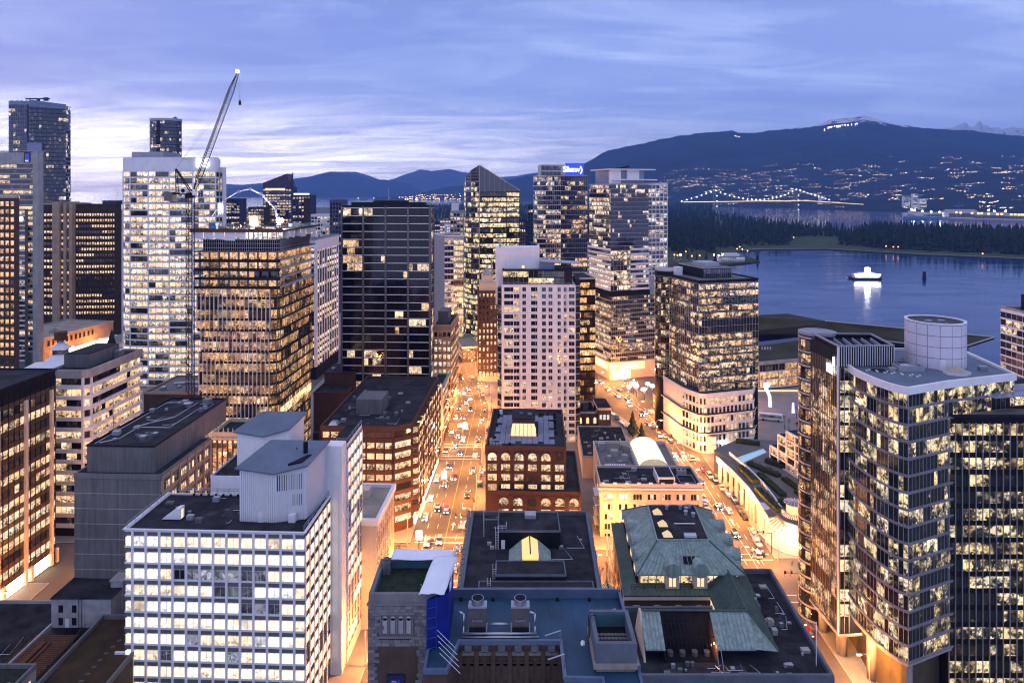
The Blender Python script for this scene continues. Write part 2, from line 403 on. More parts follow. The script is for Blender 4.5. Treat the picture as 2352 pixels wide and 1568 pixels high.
emit('glow_blue', (.22, .28, 1), 4); emit('glow_red', (1, .08, .04), 10); emit('glow_soft', (1, .66, .34), 1.05); emit('glow_shop', (1, .78, .50), 4.5); emit('head_light', (1, .93, .8), 60)
emit('tail_light', (1, .10, .05), 16); emit('glow_screen', (.9, .95, 1), 7); emit('glow_green', (.15, 1, .55), 8)
# ------------------------------------------------------------------ ground, water, park, hills, bridge
from mathutils import noise as MN
def struct(name, mb, m, smooth=False): return kind(mb.build(name, m, None, smooth), 'structure')
def sheet(pts, z): return MB().poly([(p[0], p[1], z) for p in pts])
def lerp_tab(tab, x):
    if x <= tab[0][0]: return tab[0][1]
    for (a, b), (c, d) in zip(tab, tab[1:]):
        if x <= c: return b+(d-b)*(x-a)/(c-a)
    return tab[-1][1]

def water_mat():
    m, t, p, L = new_mat('water')
    p.inputs['Base Color'].default_value = (.006, .034, .135, 1); p.inputs['Roughness'].default_value = .13; p.inputs['IOR'].default_value = 1.24
    g = nd(t, 'ShaderNodeNewGeometry'); mp = nd(t, 'ShaderNodeMapping'); L.new(g.outputs['Position'], mp.inputs[0]); mp.inputs['Scale'].default_value = (.012, .03, 1)
    n = nd(t, 'ShaderNodeTexNoise', inp={'Scale': 1.0, 'Detail': 4, 'Roughness': .55, 'Distortion': .5}); L.new(mp.outputs[0], n.inputs[0])
    L.new(ramp(t, n.outputs[0], [(.35, .08), (.7, .20)]), p.inputs['Roughness'])
    n2 = nd(t, 'ShaderNodeTexNoise', inp={'Scale': .35, 'Detail': 3}); L.new(g.outputs['Position'], n2.inputs[0])
    b = nd(t, 'ShaderNodeBump', inp={'Strength': .05, 'Distance': .3}); L.new(n2.outputs[0], b.inputs['Height']); L.new(b.outputs[0], p.inputs['Normal'])
water_mat()
struct('water', sheet([(-60000, 120), (60000, 120), (60000, 70000), (-60000, 70000)], SEA), 'water')

# city ground: road level -0.13, blocks of pavement up to 0
shore = [gp(1752, 905), gp(1900, 905), gp(2250, 930), (190, 330), (420, 250), (420, -60), (-900, -60), (-4200, 1200), (-4200, 3600), gp(500, 480), gp(930, 474), gp(1060, 500), gp(1230, 540), gp(1400, 560), gp(1520, 600), gp(1540, 700), gp(1640, 800)]
shore = [(p[0], p[1]) for p in shore]
mbg = MB().poly([(x, y, -.13) for x, y in shore])
k = len(shore)
for i in range(k):
    a, b = shore[i], shore[(i+1) % k]
    mbg.poly([(a[0], a[1], SEA-2), (b[0], b[1], SEA-2), (b[0], b[1], -.13), (a[0], a[1], -.13)])
road = struct('road', mbg, 'asphalt')
BLOCKS = {
 'pavement': [(-110, 30), (-38.5, 30), (-32.6, 195), (-107, 195)],
 'pavement_north': [(-19.5, 30), (61, 30), (63.5, 188), (-14.8, 195)],
 'pavement_west': [(-107, 214), (-32, 214), (-30.5, 330), (-33, 362), (-42, 396), (-50, 440), (-112, 440)],
 'pavement_middle': [(-14, 212), (66, 208), (66, 270), (62, 300), (54, 332), (42, 362), (20, 392), (-12, 402), (-20, 392), (-11.5, 350)],
 'pavement_east': [(74, 30), (330, 30), (330, 184), (77, 184)],
 'pavement_waterfront': [(79, 205), (300, 205), (190, 330), (150, 420), (100, 420), (78, 372), (79, 330), (79.5, 300), (79, 260)],
 'pavement_south': [(-400, 30), (-126.5, 30), (-130, 192), (-400, 192)],
 'pavement_far_south': [(-700, 214), (-124, 214), (-128, 470), (-700, 470)],
 'pavement_uptown': [(-3800, 486), (-46, 486), (-70, 600), (-60, 1300), (-3800, 3400)],
 'pavement_harbour': [(-18, 425), (40, 408), (60, 425), (120, 450), (110, 560), (60, 800), (0, 1200), (-40, 1200), (-40, 560)],
}
for nm, pts in BLOCKS.items():
    o = struct(nm, MB().prism(pts, -.6, 0), 'pavement')
    kind(MB().ring(pts, .3, -.3, .02).build('kerb', 'kerb', o), 'structure')

# ---- park
near = [(1500, 612), (1640, 600), (1700, 578), (1735, 575), (1900, 574), (2100, 586), (2352, 597), (2900, 622)]
back = [(1500, 474), (1640, 488), (1700, 502), (1780, 517), (1850, 528), (1950, 533), (2100, 538), (2352, 546), (2900, 565)]
xs = list(range(1500, 2901, 50))
pk = MB(); f = [gp(x, lerp_tab(near, x), SEA) for x in xs]; g = [gp(x, lerp_tab(back, x), SEA) for x in xs]
for i in range(len(xs)-1):
    pk.poly([(f[i].x, f[i].y, SEA+2), (f[i+1].x, f[i+1].y, SEA+2), (g[i+1].x, g[i+1].y, SEA+3), (g[i].x, g[i].y, SEA+3)])
    pk.poly([(f[i].x, f[i].y, SEA-1), (f[i+1].x, f[i+1].y, SEA-1), (f[i+1].x, f[i+1].y, SEA+2), (f[i].x, f[i].y, SEA+2)])
struct('park_land', pk, 'lawn')
sw = MB()
for i in range(4, len(xs)-1):
    a, b = f[i], f[i+1]; sw.hexa([(a.x, a.y, SEA+2.2), (b.x, b.y, SEA+2.2), (b.x+2, b.y+16, SEA+2.2), (a.x+2, a.y+16, SEA+2.2)], [(a.x, a.y, SEA+2.5), (b.x, b.y, SEA+2.5), (b.x+2, b.y+16, SEA+2.5), (a.x+2, a.y+16, SEA+2.5)])
struct('seawall_path', sw, 'roof_grey')
pk2 = MB(); a2 = [gp(x, y, SEA) for x, y in ((900, 500), (1560, 610), (1660, 500), (1600, 476), (900, 470))]
struct('park_hill', pk2.poly([(p.x, p.y, SEA+2) for p in a2]), 'lawn')

def conifer(mb, x, y, z, h, r, rnd, tiers=4, n=6):
    mb.tube((x, y, z-1), (x, y, z+h*.25), h*.012, 4)
    for i in range(tiers):
        a = i/tiers; z0 = z+h*(.10+.78*a)+rnd.uniform(-.02, .02)*h; z1 = z0+h*(.34-.08*a); rr = r*(1-a*.82)*rnd.uniform(.85, 1.15); ph = rnd.random()*6
        base = [(x+rr*rnd.uniform(.6, 1.15)*math.cos(ph+6.283*q/n), y+rr*rnd.uniform(.6, 1.15)*math.sin(ph+6.283*q/n), z0-rnd.uniform(0, .05)*h) for q in range(n)]
        b = len(mb.v); mb.v += base+[(x+rnd.uniform(-.1, .1)*rr, y, min(z1, z+h))]
        for q in range(n): mb.f.append((b+q, b+(q+1) % n, b+n))
rf = random.Random(3); fm = MB(); cnt = 0
for i in range(5200):
    x = rf.uniform(1500, 2700); yn, yb = lerp_tab(near, x), lerp_tab(back, x); y = rf.uniform(yb+.5, yn-9)
    if 1815 < x < 1925 and y > 545: continue
    if 1860 < x < 1985 and rf.random() < .72: continue
    if x < 1735 and y > 572: continue
    if y > yn-16 and rf.random() < .5: continue
    p = gp(x, y, SEA); h = rf.uniform(16, 40) if x < 2000 else rf.uniform(20, 46); bl = rf.random() < .3; conifer(fm, p.x, p.y, SEA+2, h*(.6 if bl else 1), h*(.3 if bl else rf.uniform(.13, .22)), rf, 2 if bl else 3, 5); cnt += 1
for i in range(3800):
    x = rf.uniform(905, 1640); y = 474+(rf.random()**1.6)*110
    if y > 500+(x-905)*.14: continue
    p = gp(x, y, SEA); h = rf.uniform(20, 42); conifer(fm, p.x, p.y, SEA+2, h, h*rf.uniform(.16, .24), rf, 3, 5)
fo = kind(fm.build('forest', 'needles'), 'stuff'); fo['label'] = 'dark conifer forest of the park beyond the harbour'
# single firs that stand clear along the shore of the point
protos = []
for i in range(5):
    mb = MB(); rr = random.Random(40+i); hh = 34; conifer(mb, 0, 0, 0, hh, hh*(.17+.02*i), rr, 9, 9); protos.append(mb)
fir_me = [mb.mesh('crown', 'needles') for mb in protos]
trunk_me = MB().tube((0, 0, -1), (0, 0, 12), .7, 6, .4).mesh('trunk', 'bark')
FIRS = [1836, 1848, 1862, 1873, 1886, 1897, 1909, 1921, 1934, 1945, 1957, 1970, 1982, 1995, 2006, 2019, 2031, 2042, 2056, 2068, 2081, 2094, 2108, 2121, 2135, 2149, 2163, 2178, 2192, 2207, 2222, 2237, 2252, 2268, 2284, 2300, 2316, 2333]
for i, x in enumerate(FIRS):
    y = lerp_tab(near, x)-rf.uniform(7, 17) if x > 1925 else rf.uniform(541, 548)
    p = gp(x, y, SEA); s = rf.uniform(.75, 1.25) if x > 1990 else rf.uniform(.55, 1.2)
    e = tag(empty('fir_tree', (p.x, p.y, SEA+2), rf.random()*6), 'dark fir standing at the edge of the wooded point across the harbour', 'tree', 'firs along the point')
    for nm, me in (('crown', fir_me[i % 5]), ('trunk', trunk_me)):
        o = bpy.data.objects.new(nm, me); o.parent = e; COL.objects.link(o)
    e.scale = (s, s, s)

# ---- mountains
def hill_mat(name, c, snow=None, sc=.002):
    m, t, p, L = new_mat(name); g = nd(t, 'ShaderNodeNewGeometry')
    n = nd(t, 'ShaderNodeTexNoise', inp={'Scale': sc, 'Detail': 8, 'Roughness': .65}); L.new(g.outputs['Position'], n.inputs[0])
    col = ramp(t, n.outputs[0], [(.3, tuple(v*.6 for v in c)), (.7, tuple(v*1.4 for v in c))])
    if snow:
        sp = nd(t, 'ShaderNodeSeparateXYZ'); L.new(g.outputs['Position'], sp.inputs[0])
        hz = nd(t, 'ShaderNodeMapRange', inp={'From Min': snow[0], 'From Max': snow[1]}); L.new(sp.outputs[2], hz.inputs[0])
        n2 = nd(t, 'ShaderNodeTexNoise', inp={'Scale': sc*3.2, 'Detail': 8, 'Roughness': .7}); L.new(g.outputs['Position'], n2.inputs[0])
        s = math_n(t, 'ADD', hz.outputs[0], math_n(t, 'MULTIPLY', math_n(t, 'SUBTRACT', n2.outputs[0], .5), snow[2]))
        col = mixc(t, ramp(t, s, [(.52, 0.0), (.60, 1.0)]), col, (.88, .90, .95))
    nb_ = nd(t, 'ShaderNodeTexNoise', inp={'Scale': .0045, 'Detail': 9, 'Roughness': .68}); L.new(g.outputs['Position'], nb_.inputs[0]); bp_ = nd(t, 'ShaderNodeBump', inp={'Strength': 1.0, 'Distance': 160}); L.new(nb_.outputs[0], bp_.inputs['Height']); L.new(bp_.outputs[0], p.inputs['Normal'])
    L.new(col, p.inputs['Base Color']); p.inputs['Roughness'].default_value = .95; p.inputs['Specular IOR Level'].default_value = .1
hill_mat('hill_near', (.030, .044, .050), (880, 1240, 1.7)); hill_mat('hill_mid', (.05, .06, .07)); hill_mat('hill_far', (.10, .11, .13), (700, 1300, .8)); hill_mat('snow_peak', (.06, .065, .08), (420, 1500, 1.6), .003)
RIDGES = {}
def ridge(name, prof, d0, d1, m, nx=160, ny=40, amp=18., zb=SEA, pw=1.25, foot=None, seed=0, jag=4.0):
    x0, x1 = prof[0][0], prof[-1][0]
    def pt(x, t):
        df = foot(x) if foot else d0
        d = df+(d1-df)*t; zr = zz(lerp_tab(prof, x), d1)
        X = (x-CX)*d/F
        nz = MN.fractal(Vector((X*.0009+seed, d*.0009, seed)), 1.0, 2.1, 6)
        z = zb+(zr-zb)*(t**pw)+nz*amp*10*(t*(1.25-t))
        if t > .93: z += MN.fractal(Vector((X*.01+seed, d*.002, 3)), 1.0, 2., 4)*jag
        return Vector((X, d, z))
    mb = MB()
    for j in range(ny+1):
        for i in range(nx+1): mb.v.append(tuple(pt(x0+(x1-x0)*i/nx, j/ny)))
    for i in range(nx+1):
        p = mb.v[ny*(nx+1)+i]; mb.v.append((p[0]*1.05, p[1]*1.05, zb))
    for j in range(ny+1):
        for i in range(nx): a = j*(nx+1)+i; mb.f.append((a, a+1, a+nx+2, a+nx+1))
    RIDGES[name] = pt
    return struct(name, mb, m, True)
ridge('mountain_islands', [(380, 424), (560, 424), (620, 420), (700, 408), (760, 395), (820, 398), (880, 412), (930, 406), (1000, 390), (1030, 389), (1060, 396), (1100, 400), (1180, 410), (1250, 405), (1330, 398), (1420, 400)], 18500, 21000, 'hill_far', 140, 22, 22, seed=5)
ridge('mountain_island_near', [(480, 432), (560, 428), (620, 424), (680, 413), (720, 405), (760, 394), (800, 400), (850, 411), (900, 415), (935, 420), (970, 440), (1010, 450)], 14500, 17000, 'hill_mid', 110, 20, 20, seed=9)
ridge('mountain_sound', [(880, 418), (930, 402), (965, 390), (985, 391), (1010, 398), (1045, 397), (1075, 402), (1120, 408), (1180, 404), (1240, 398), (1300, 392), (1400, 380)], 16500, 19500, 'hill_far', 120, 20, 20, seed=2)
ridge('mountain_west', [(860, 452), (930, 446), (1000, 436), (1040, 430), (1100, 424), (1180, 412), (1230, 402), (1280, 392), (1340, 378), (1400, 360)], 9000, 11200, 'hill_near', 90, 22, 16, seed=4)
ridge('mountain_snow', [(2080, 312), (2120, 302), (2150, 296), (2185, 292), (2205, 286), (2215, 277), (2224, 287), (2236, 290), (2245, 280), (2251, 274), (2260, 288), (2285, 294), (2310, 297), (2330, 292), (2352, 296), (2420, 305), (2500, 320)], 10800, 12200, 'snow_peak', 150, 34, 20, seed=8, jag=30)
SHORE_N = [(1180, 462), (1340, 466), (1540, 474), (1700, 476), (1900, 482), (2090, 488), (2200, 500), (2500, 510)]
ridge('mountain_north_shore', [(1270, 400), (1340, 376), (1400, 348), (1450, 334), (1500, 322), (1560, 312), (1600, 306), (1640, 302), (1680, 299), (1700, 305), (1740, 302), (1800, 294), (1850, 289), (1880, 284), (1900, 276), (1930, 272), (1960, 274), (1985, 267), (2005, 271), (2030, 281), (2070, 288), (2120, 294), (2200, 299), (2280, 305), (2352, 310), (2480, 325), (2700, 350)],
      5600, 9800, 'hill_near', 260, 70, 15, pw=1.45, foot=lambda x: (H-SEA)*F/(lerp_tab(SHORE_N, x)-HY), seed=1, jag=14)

# ---- houses on the slope over the water
hs = MB().box(-8, 8, -5, 5, -4, 5); hs.hexa([(-9, -6, 5), (9, -6, 5), (9, 6, 5), (-9, 6, 5)], [(-9, -.3, 8), (9, -.3, 8), (9, .3, 8), (-9, .3, 8)])
mat('house_wall', (.10, .10, .11), .8, .2, .1)
h_me = hs.mesh('house', 'house_wall'); w_me = []
for i, (c, s) in enumerate((((1, .70, .36), 4.), ((1, .86, .66), 4.6), ((1, .5, .18), 3.6), ((.80, .88, 1), 4.2))):
    emit('house_light_%d' % i, c, s)
    w_me.append(MB().box(-5, 5, -5.3, -5.0, .6, 2.8).mesh('window', 'house_light_%d' % i))
rh = random.Random(11); ptN = RIDGES['mountain_north_shore']
clusters = [(1585, 412, 45, 16), (1650, 418, 45, 16), (1725, 418, 25, 12), (1800, 412, 60, 14), (1880, 404, 60, 12), (1960, 400, 70, 14), (2050, 392, 80, 16), (2150, 385, 90, 20), (2250, 384, 90, 22), (2330, 392, 60, 25), (1620, 436, 70, 12), (1780, 432, 90, 14), (1950, 430, 110, 18), (2120, 425, 130, 22), (2280, 425, 90, 22), (1480, 420, 60, 20)]
def slope_spot(px, py):
    lo, hi = 0.0, .9
    for _ in range(22):
        mid = (lo+hi)/2; p = ptN(px, mid); y = HY+(H-p.z)*F/p.y
        if y > py: lo = mid
        else: hi = mid
    return ptN(px, lo)
spots = []
for i in range(230):      # lights strung along the streets of the slope
    cx_, cy_, sx, sy = rh.choice(clusters) if rh.random() < .8 else (rh.uniform(1560, 2340), rh.uniform(440, 470), 30, 8)
    x, y = rh.gauss(cx_, sx), rh.gauss(cy_, sy*1.1); sl = rh.uniform(-.16, .12); n_ = rh.randint(4, 15); st_ = rh.uniform(1.6, 4.2)
    for q in range(n_): x += st_*rh.uniform(.4, 1.6); spots.append((x, min(y+sl*q*st_+rh.gauss(0, .7), lerp_tab(SHORE_N, x)-5)))
rh.shuffle(spots)
mass = MB(); mass2 = MB()
for i, (px, py) in enumerate(spots):
    if py < 360+max(0, (1750-px)*.12): continue
    p = slope_spot(px, py)
    if i < 260:
        e = tag(empty('hillside_house', (p.x, p.y, p.z+3), rh.uniform(-.4, .4)), 'small lit house on the wooded slope across the inlet', 'house', 'houses on the far slope')
        o = bpy.data.objects.new('wall', h_me); o.parent = e; COL.objects.link(o)
        o = bpy.data.objects.new('window', rh.choice(w_me)); o.parent = e; COL.objects.link(o); sc = rh.choice((.4, .5, .6, .8, 1.2)); e.scale = (sc, sc, sc)
    else:
        s = rh.choice((.6, .7, .9, 1.2, 2.0))*rh.uniform(.8, 1.2); w = s*rh.uniform(.9, 1.9); (mass if rh.random() < .7 else mass2).box(p.x-w, p.x+w, p.y-s-12, p.y-12, p.z+3, p.z+3+s)
o = kind(mass.build('town_lights', 'house_light_0'), 'stuff'); o['label'] = 'scattered warm lights of the far hillside town'
o = kind(mass2.build('town_lights', 'house_light_1'), 'stuff'); o['label'] = 'scattered white lights of the far hillside town'
# ski runs lit on the summit, lights on the low western shore
sk = MB()
for i in range(24):
    px = rh.uniform(1885, 1962); py = lerp_tab([(1880, 288), (1905, 281), (1930, 277), (1962, 278)], px)+rh.uniform(-1, 4)
    p = slope_spot(px, py); s = rh.choice((2, 3, 5)); sk.box(p.x-s, p.x+s, p.y-90, p.y-80, p.z+rh.uniform(4, 30), p.z+34)
for px, py in ((1688, 303), (1693, 306), (1684, 309)):
    p = slope_spot(px, py); sk.box(p.x-5, p.x+5, p.y-90, p.y-80, p.z+12, p.z+18)
o = kind(sk.build('ski_lights', 'house_light_1'), 'stuff'); o['label'] = 'floodlights of ski runs on the summit'
lw = MB(); ptW = RIDGES['mountain_west']
for i in range(110):
    px = rh.uniform(915, 1060); t_ = rh.uniform(.02, .55); p = ptW(px, t_); s = rh.uniform(4, 8); lw.box(p.x-s, p.x+s, p.y-40, p.y-34, p.z+8, p.z+8+s)
o = kind(lw.build('shore_lights', 'house_light_0'), 'stuff'); o['label'] = 'lights of houses on the low western shore'
# ships anchored in the outer bay
for j, (px, lab) in enumerate(((832, 'anchored freighter in the bay, leftmost of the lit ships'), (868, 'anchored freighter in the bay behind the black tower roof'), (905, 'two-masted freighter light in the far bay'))):
    p = gp(px, 459, SEA); e = tag(empty('freighter', (p.x, p.y, SEA)), lab, 'ship')
    MB().prism([(-70, -12), (60, -12), (85, 0), (60, 12), (-70, 12)], -1, 9).build('hull', 'dark_frame', e); MB().box(-66, -44, -9, 9, 9, 24).build('bridge_house', 'white_panel', e)
    MB().box(-62, -50, -10, -9.2, 19, 27).build('deck_light', 'house_light_1', e); MB().tube((10, 0, 9), (10, 0, 30), .8).build('mast', 'dark_frame', e)

# ---- suspension bridge
mat('bridge_steel', (.16, .24, .22), .6, .2, .05)
S_, N_ = at(1641, 3700), at(1828, 4112); ax = (N_-S_); ax.z = 0; span = ax.length; axn = ax/span; sd = Vector((axn.y, -axn.x, 0))
br = tag(empty('suspension_bridge', (S_.x, S_.y, SEA)), 'long suspension bridge with strings of lights on its cables', 'bridge')
def bp(k, z, s=0.0): q = axn*(span*k)+sd*s; return Vector((q.x, q.y, z-SEA))
def deckz(k): return 54 if k < 1.1 else 54-(k-1.1)*34
topz = lambda k: 115+8*k
dk = MB()
ks = [-.34+i*.06 for i in range(40)]
for a, b in zip(ks, ks[1:]):
    dk.hexa([bp(a, deckz(a)-4, -7), bp(b, deckz(b)-4, -7), bp(b, deckz(b)-4, 7), bp(a, deckz(a)-4, 7)], [bp(a, deckz(a), -7), bp(b, deckz(b), -7), bp(b, deckz(b), 7), bp(a, deckz(a), 7)])
dk.build('deck', 'bridge_steel', br)
rl = MB()
for a, b in zip(ks, ks[1:]): rl.tube(bp(a, deckz(a)+1.5, 7.3), bp(b, deckz(b)+1.5, 7.3), .9, 4)
rl.build('deck_lighting', emit('deck_glow', (1, .62, .3), 2.6), br)
emit('tower_flood', (.75, 1, .85), .9)
for k in (0.0, 1.0):
    tw = MB(); tz = topz(k); li = MB()
    for s in (-9, 9): tw.tube(bp(k, SEA, s*1.25), bp(k, tz, s*.8), 2.6, 6, 1.8)
    for a, b in ((.0, .22), (.22, .45), (.55, .78), (.78, 1.0)):
        za, zb2 = SEA+(tz-SEA)*a, SEA+(tz-SEA)*b
        tw.tube(bp(k, za, -10), bp(k, zb2, 9), 1.2, 4); tw.tube(bp(k, za, 10), bp(k, zb2, -9), 1.2, 4); tw.tube(bp(k, zb2, -9), bp(k, zb2, 9), 1.5, 4)
    t_ = tw.build('tower', 'bridge_steel', br)
    MB().cyl((0, 0), 22, -2, 7, 12).build('pier', 'concrete', br, loc=bp(k, SEA))
    for q in range(4):
        z_ = SEA+8+q*28; p_ = bp(k, z_, 12); li.box(p_.x-2.5, p_.x+2.5, p_.y-14, p_.y-12, p_.z, p_.z+5)
    li.build('floodlight', 'glow_sign', br)
def cz(k):
    if 0 <= k <= 1: m_ = 4*(k-.5)**2; return 62+(topz(k)-62)*m_
    e = -.36 if k < 0 else 1.46; t_ = (k-(0 if k < 0 else 1))/(e-(0 if k < 0 else 1)); zt = topz(0 if k < 0 else 1); return zt+(58-zt)*t_-10*t_*(1-t_)
kk = [-.36+i*.026 for i in range(71)]
for s in (-7, 7):
    cb = MB()
    for a, b in zip(kk, kk[1:]): cb.tube(bp(a, cz(a), s), bp(b, cz(b), s), .7, 4)
    cb.build('main_cable', 'bridge_steel', br)
hg = MB()
for k_ in kk:
    if cz(k_)-deckz(k_) > 4: hg.tube(bp(k_, deckz(k_), 7), bp(k_, cz(k_), 7), .25, 3)
kind(hg.build('hangers', 'bridge_steel', br), 'stuff')
lm = MB().cyl((0, 0), 1.7, -1.5, 1.5, 6).mesh('cable_light', emit('cable_glow', (1, .93, .85), 22))
for k_ in kk[::2]:
    o = bpy.data.objects.new('cable_light', lm); o.parent = br; o.location = bp(k_, cz(k_)+1.5, 7); COL.objects.link(o)

# ---- port terminal on the far right shore
dk_ = [gp(x, y, SEA) for x, y in ((2085, 494), (2150, 503), (2500, 513), (2700, 512), (2700, 488), (2085, 485))]
struct('port_quay', MB().prism([(p.x, p.y) for p in dk_], SEA-2, SEA+5), 'concrete')
def shed(px, py, w, dep, h, lab):
    p = gp(px, py, SEA+5); e = tag(empty('port_shed', (p.x, p.y, SEA+5)), lab, 'shed', None)
    MB().box(-w/2, w/2, 0, dep, 0, h*.5).build('wall', 'roof_grey', e)
    MB().hexa([(-w/2-1, -1, h*.5), (w/2+1, -1, h*.5), (w/2+1, dep+1, h*.5), (-w/2-1, dep+1, h*.5)], [(-w/2+h*.4, dep*.45, h), (w/2-h*.4, dep*.45, h), (w/2-h*.4, dep*.55, h), (-w/2+h*.4, dep*.55, h)]).build('roof', 'concrete', e)
shed(2215, 499, 150, 60, 34, 'tall pale port shed with pitched roof beside the blue crane'); shed(2290, 502, 130, 50, 26, 'long low port shed on the quay between floodlights'); shed(2352, 503, 110, 50, 22, 'port shed at the picture edge by the floodlights'); shed(2150, 497, 70, 40, 18, 'small port shed near the loading conveyor')
p = gp(2205, 500, SEA); e = tag(empty('harbour_crane', (p.x, p.y, SEA+5)), 'blue quay crane standing by the pale shed across the inlet', 'crane')
c_ = MB()
for sx in (-9, 9):
    for sy in (0, 14): c_.tube((sx, sy, 0), (sx*.6, sy, 46), 1.2, 4)
c_.build('frame', mat('crane_blue', (.05, .16, .42), .5), e); MB().tube((0, -30, 48), (0, 40, 48), 1.8, 4).tube((0, 10, 46), (0, 10, 66), 1.3, 4).build('boom', 'crane_blue', e); MB().tube((0, 10, 66), (0, -28, 49), .5, 4).build('stay', 'crane_blue', e)
p = gp(2130, 503, SEA); e = tag(empty('cargo_ship', (p.x, p.y, SEA), -.06), 'pale blue cargo ship moored at the lit terminal', 'ship')
MB().prism([(-80, -11), (90, -11), (90, 11), (-80, 11), (-102, 0)], -1, 10).build('hull', mat('hull_blue', (.12, .22, .4), .5), e); MB().box(66, 84, -9, 9, 10, 26).build('bridge_house', 'white_panel', e); MB().tube((-30, 0, 10), (40, 4, 30), 1.6).build('conveyor', 'steel', e)
emit('flood_orange', (1, .40, .08), 2.8, True)
pole = MB().tube((0, 0, 0), (0, 0, 26), .6, 5).mesh('pole', 'steel'); hd = MB().box(-4.5, 4.5, -3, -1, 21, 28).mesh('lamp_head', 'flood_orange'); hdw = MB().box(-3.2, 3.2, -3, -1, 23, 27).mesh('lamp_head', 'head_light')
for i, (px, py, c) in enumerate([(2093, 496, 1), (2100, 497, 1), (2118, 500, 1), (2138, 502, 1), (2158, 503, 1), (2196, 504, 0), (2206, 505, 0), (2232, 506, 0), (2247, 507, 0), (2254, 506, 0), (2270, 508, 0), (2283, 500, 1), (2290, 509, 0), (2300, 509, 0), (2309, 500, 1), (2322, 510, 0), (2331, 510, 0), (2340, 511, 0), (2348, 511, 0), (2270, 497, 1), (2240, 501, 1)]):
    p = gp(px, py, SEA); e = tag(empty('port_floodlight', (p.x, p.y, SEA+5)), 'orange quay floodlight on a tall mast at the lit terminal' if not c else 'white floodlight on a tall mast at the lit terminal', 'floodlight', 'orange port floodlights' if not c else 'white port floodlights')
    for nm, me in (('pole', pole), ('lamp_head', hdw if c else hd)):
        o = bpy.data.objects.new(nm, me); o.parent = e; COL.objects.link(o)
# two pale apartment slabs above the bridge end and the lit shore below
for px, w, top, lab in ((2083, 15, 450, 'pale lit apartment block by the bridge approach, the lower one'), (2103, 13, 445, 'pale lit apartment block by the bridge approach, the taller one'), (2120, 16, 456, 'small lit apartment block right of the pale pair'), (1888, 12, 452, 'lit apartment block on the shore behind the bridge cable end'), (1885, 40, 464, 'long low lit building on the shore under the bridge')):
    py = lerp_tab(SHORE_N, px)-3; d = (H-SEA)*F/(py-HY)*1.04; b = Bld('apartment_block', lab, at(px-w/2, d), 0, 'building', None, 40); W = w*d/F; zt = zz(top, d)
    b.box('wall', 0, W, 0, 20, SEA, zt, 'white_panel'); b.box('roof', -.5, W+.5, -.5, 20.5, zt, zt+1, 'roof_dark')
    nf = max(2, int((zt-4)/9)); b.facade((0, 0), (W, 0), 0, nf, (zt-2)/nf, max(3, int(W/9)), 1.5, (zt-2)/nf*.6, .8, lit=.6, pal='white', st=(.7, 1.5)); b.finish()

# ---- fuel barge, pile, island base
p = gp(1985, 641, SEA); d = p.y; e = tag(empty('fuel_barge', (p.x, p.y, SEA), math.radians(-4)), 'brightly lit white fuel barge moored in the harbour', 'barge')
MB().prism([(-16, -6), (20, -6), (22, 6), (-18, 6)], -1, 2.2).build('hull', 'dark_frame', e)
MB().box(-14, 18, -4.5, 4.5, 2.2, 6.4).build('cabin', 'white_panel', e); MB().prism([(-15, -5.5), (19, -5.5), (19, 5.5), (-15, 5.5)], 6.4, 7.2).build('roof', 'white_metal', e)
MB().box(-10, 14, -3, 3, 7.2, 8.8).build('upper_cabin', 'white_panel', e)
for i in range(9):
    MB().box(-12.6+i*3.3, -10.2+i*3.3, -4.7, -4.45, 3.2, 5.8).build('window', 'glow_shop', e)
emit('barge_sign', (1, .98, .92), 40, True)
MB().box(1.2, 6.8, -1.2, .2, 9.5, 15.5).build('light_box', 'barge_sign', e); MB().tube((4, -.4, 8.8), (4, -.4, 9.6), .5).build('post', 'steel', e)
MB().box(-15, 19, -5.9, -5.6, 6.3, 6.9).build('light_strip', 'head_light', e)
e2 = tag(empty('small_boat', gp(1950, 639, SEA)), 'small boat tied to the end of the fuel barge', 'boat'); e2.location.z = SEA
MB().prism([(-5, -1), (3, -1.5), (3, 1.5), (-5, 1)], -.3, 1.2).build('hull', 'white_metal', e2); MB().box(-1, 2, -1, 1, 1.2, 2.8).build('cabin', 'dark_frame', e2)
p = gp(2123, 640, SEA); e = tag(empty('mooring_pile', (p.x, p.y, SEA)), 'dark cluster of mooring piles in the harbour beside the barge', 'pile')
for q in range(6): MB().tube((2*math.cos(q), 2*math.sin(q), -2), (1.4*math.cos(q), 1.4*math.sin(q), 8.5+q*.3), .7, 6).build('post', 'bark', e)
isl = [gp(x, y, SEA) for x, y in ((1500, 620), (1600, 617), (1690, 608), (1725, 605), (1745, 602), (1720, 592), (1640, 588), (1500, 592))]
struct('island', MB().prism([(q.x, q.y) for q in isl], SEA-1, SEA+2), 'meadow')
b = Bld('harbour_building', 'pale flat roofed naval building with lights on the small island', gp(1655, 604, SEA), math.radians(6)); d = b.o.y
b.root.location.z = SEA+2
b.box('wall', 0, 42, 0, 18, 0, 8, 'white_panel'); b.box('upper_wall', 8, 34, 3, 15, 8, 13, 'white_panel'); b.box('roof', -1, 43, -1, 19, 8.01, 8.5, 'roof_grey')
b.facade((0, 0), (42, 0), 0, 2, 3.8, 14, 1, 1.6, .4, lit=.5, pal='pale'); b.finish()
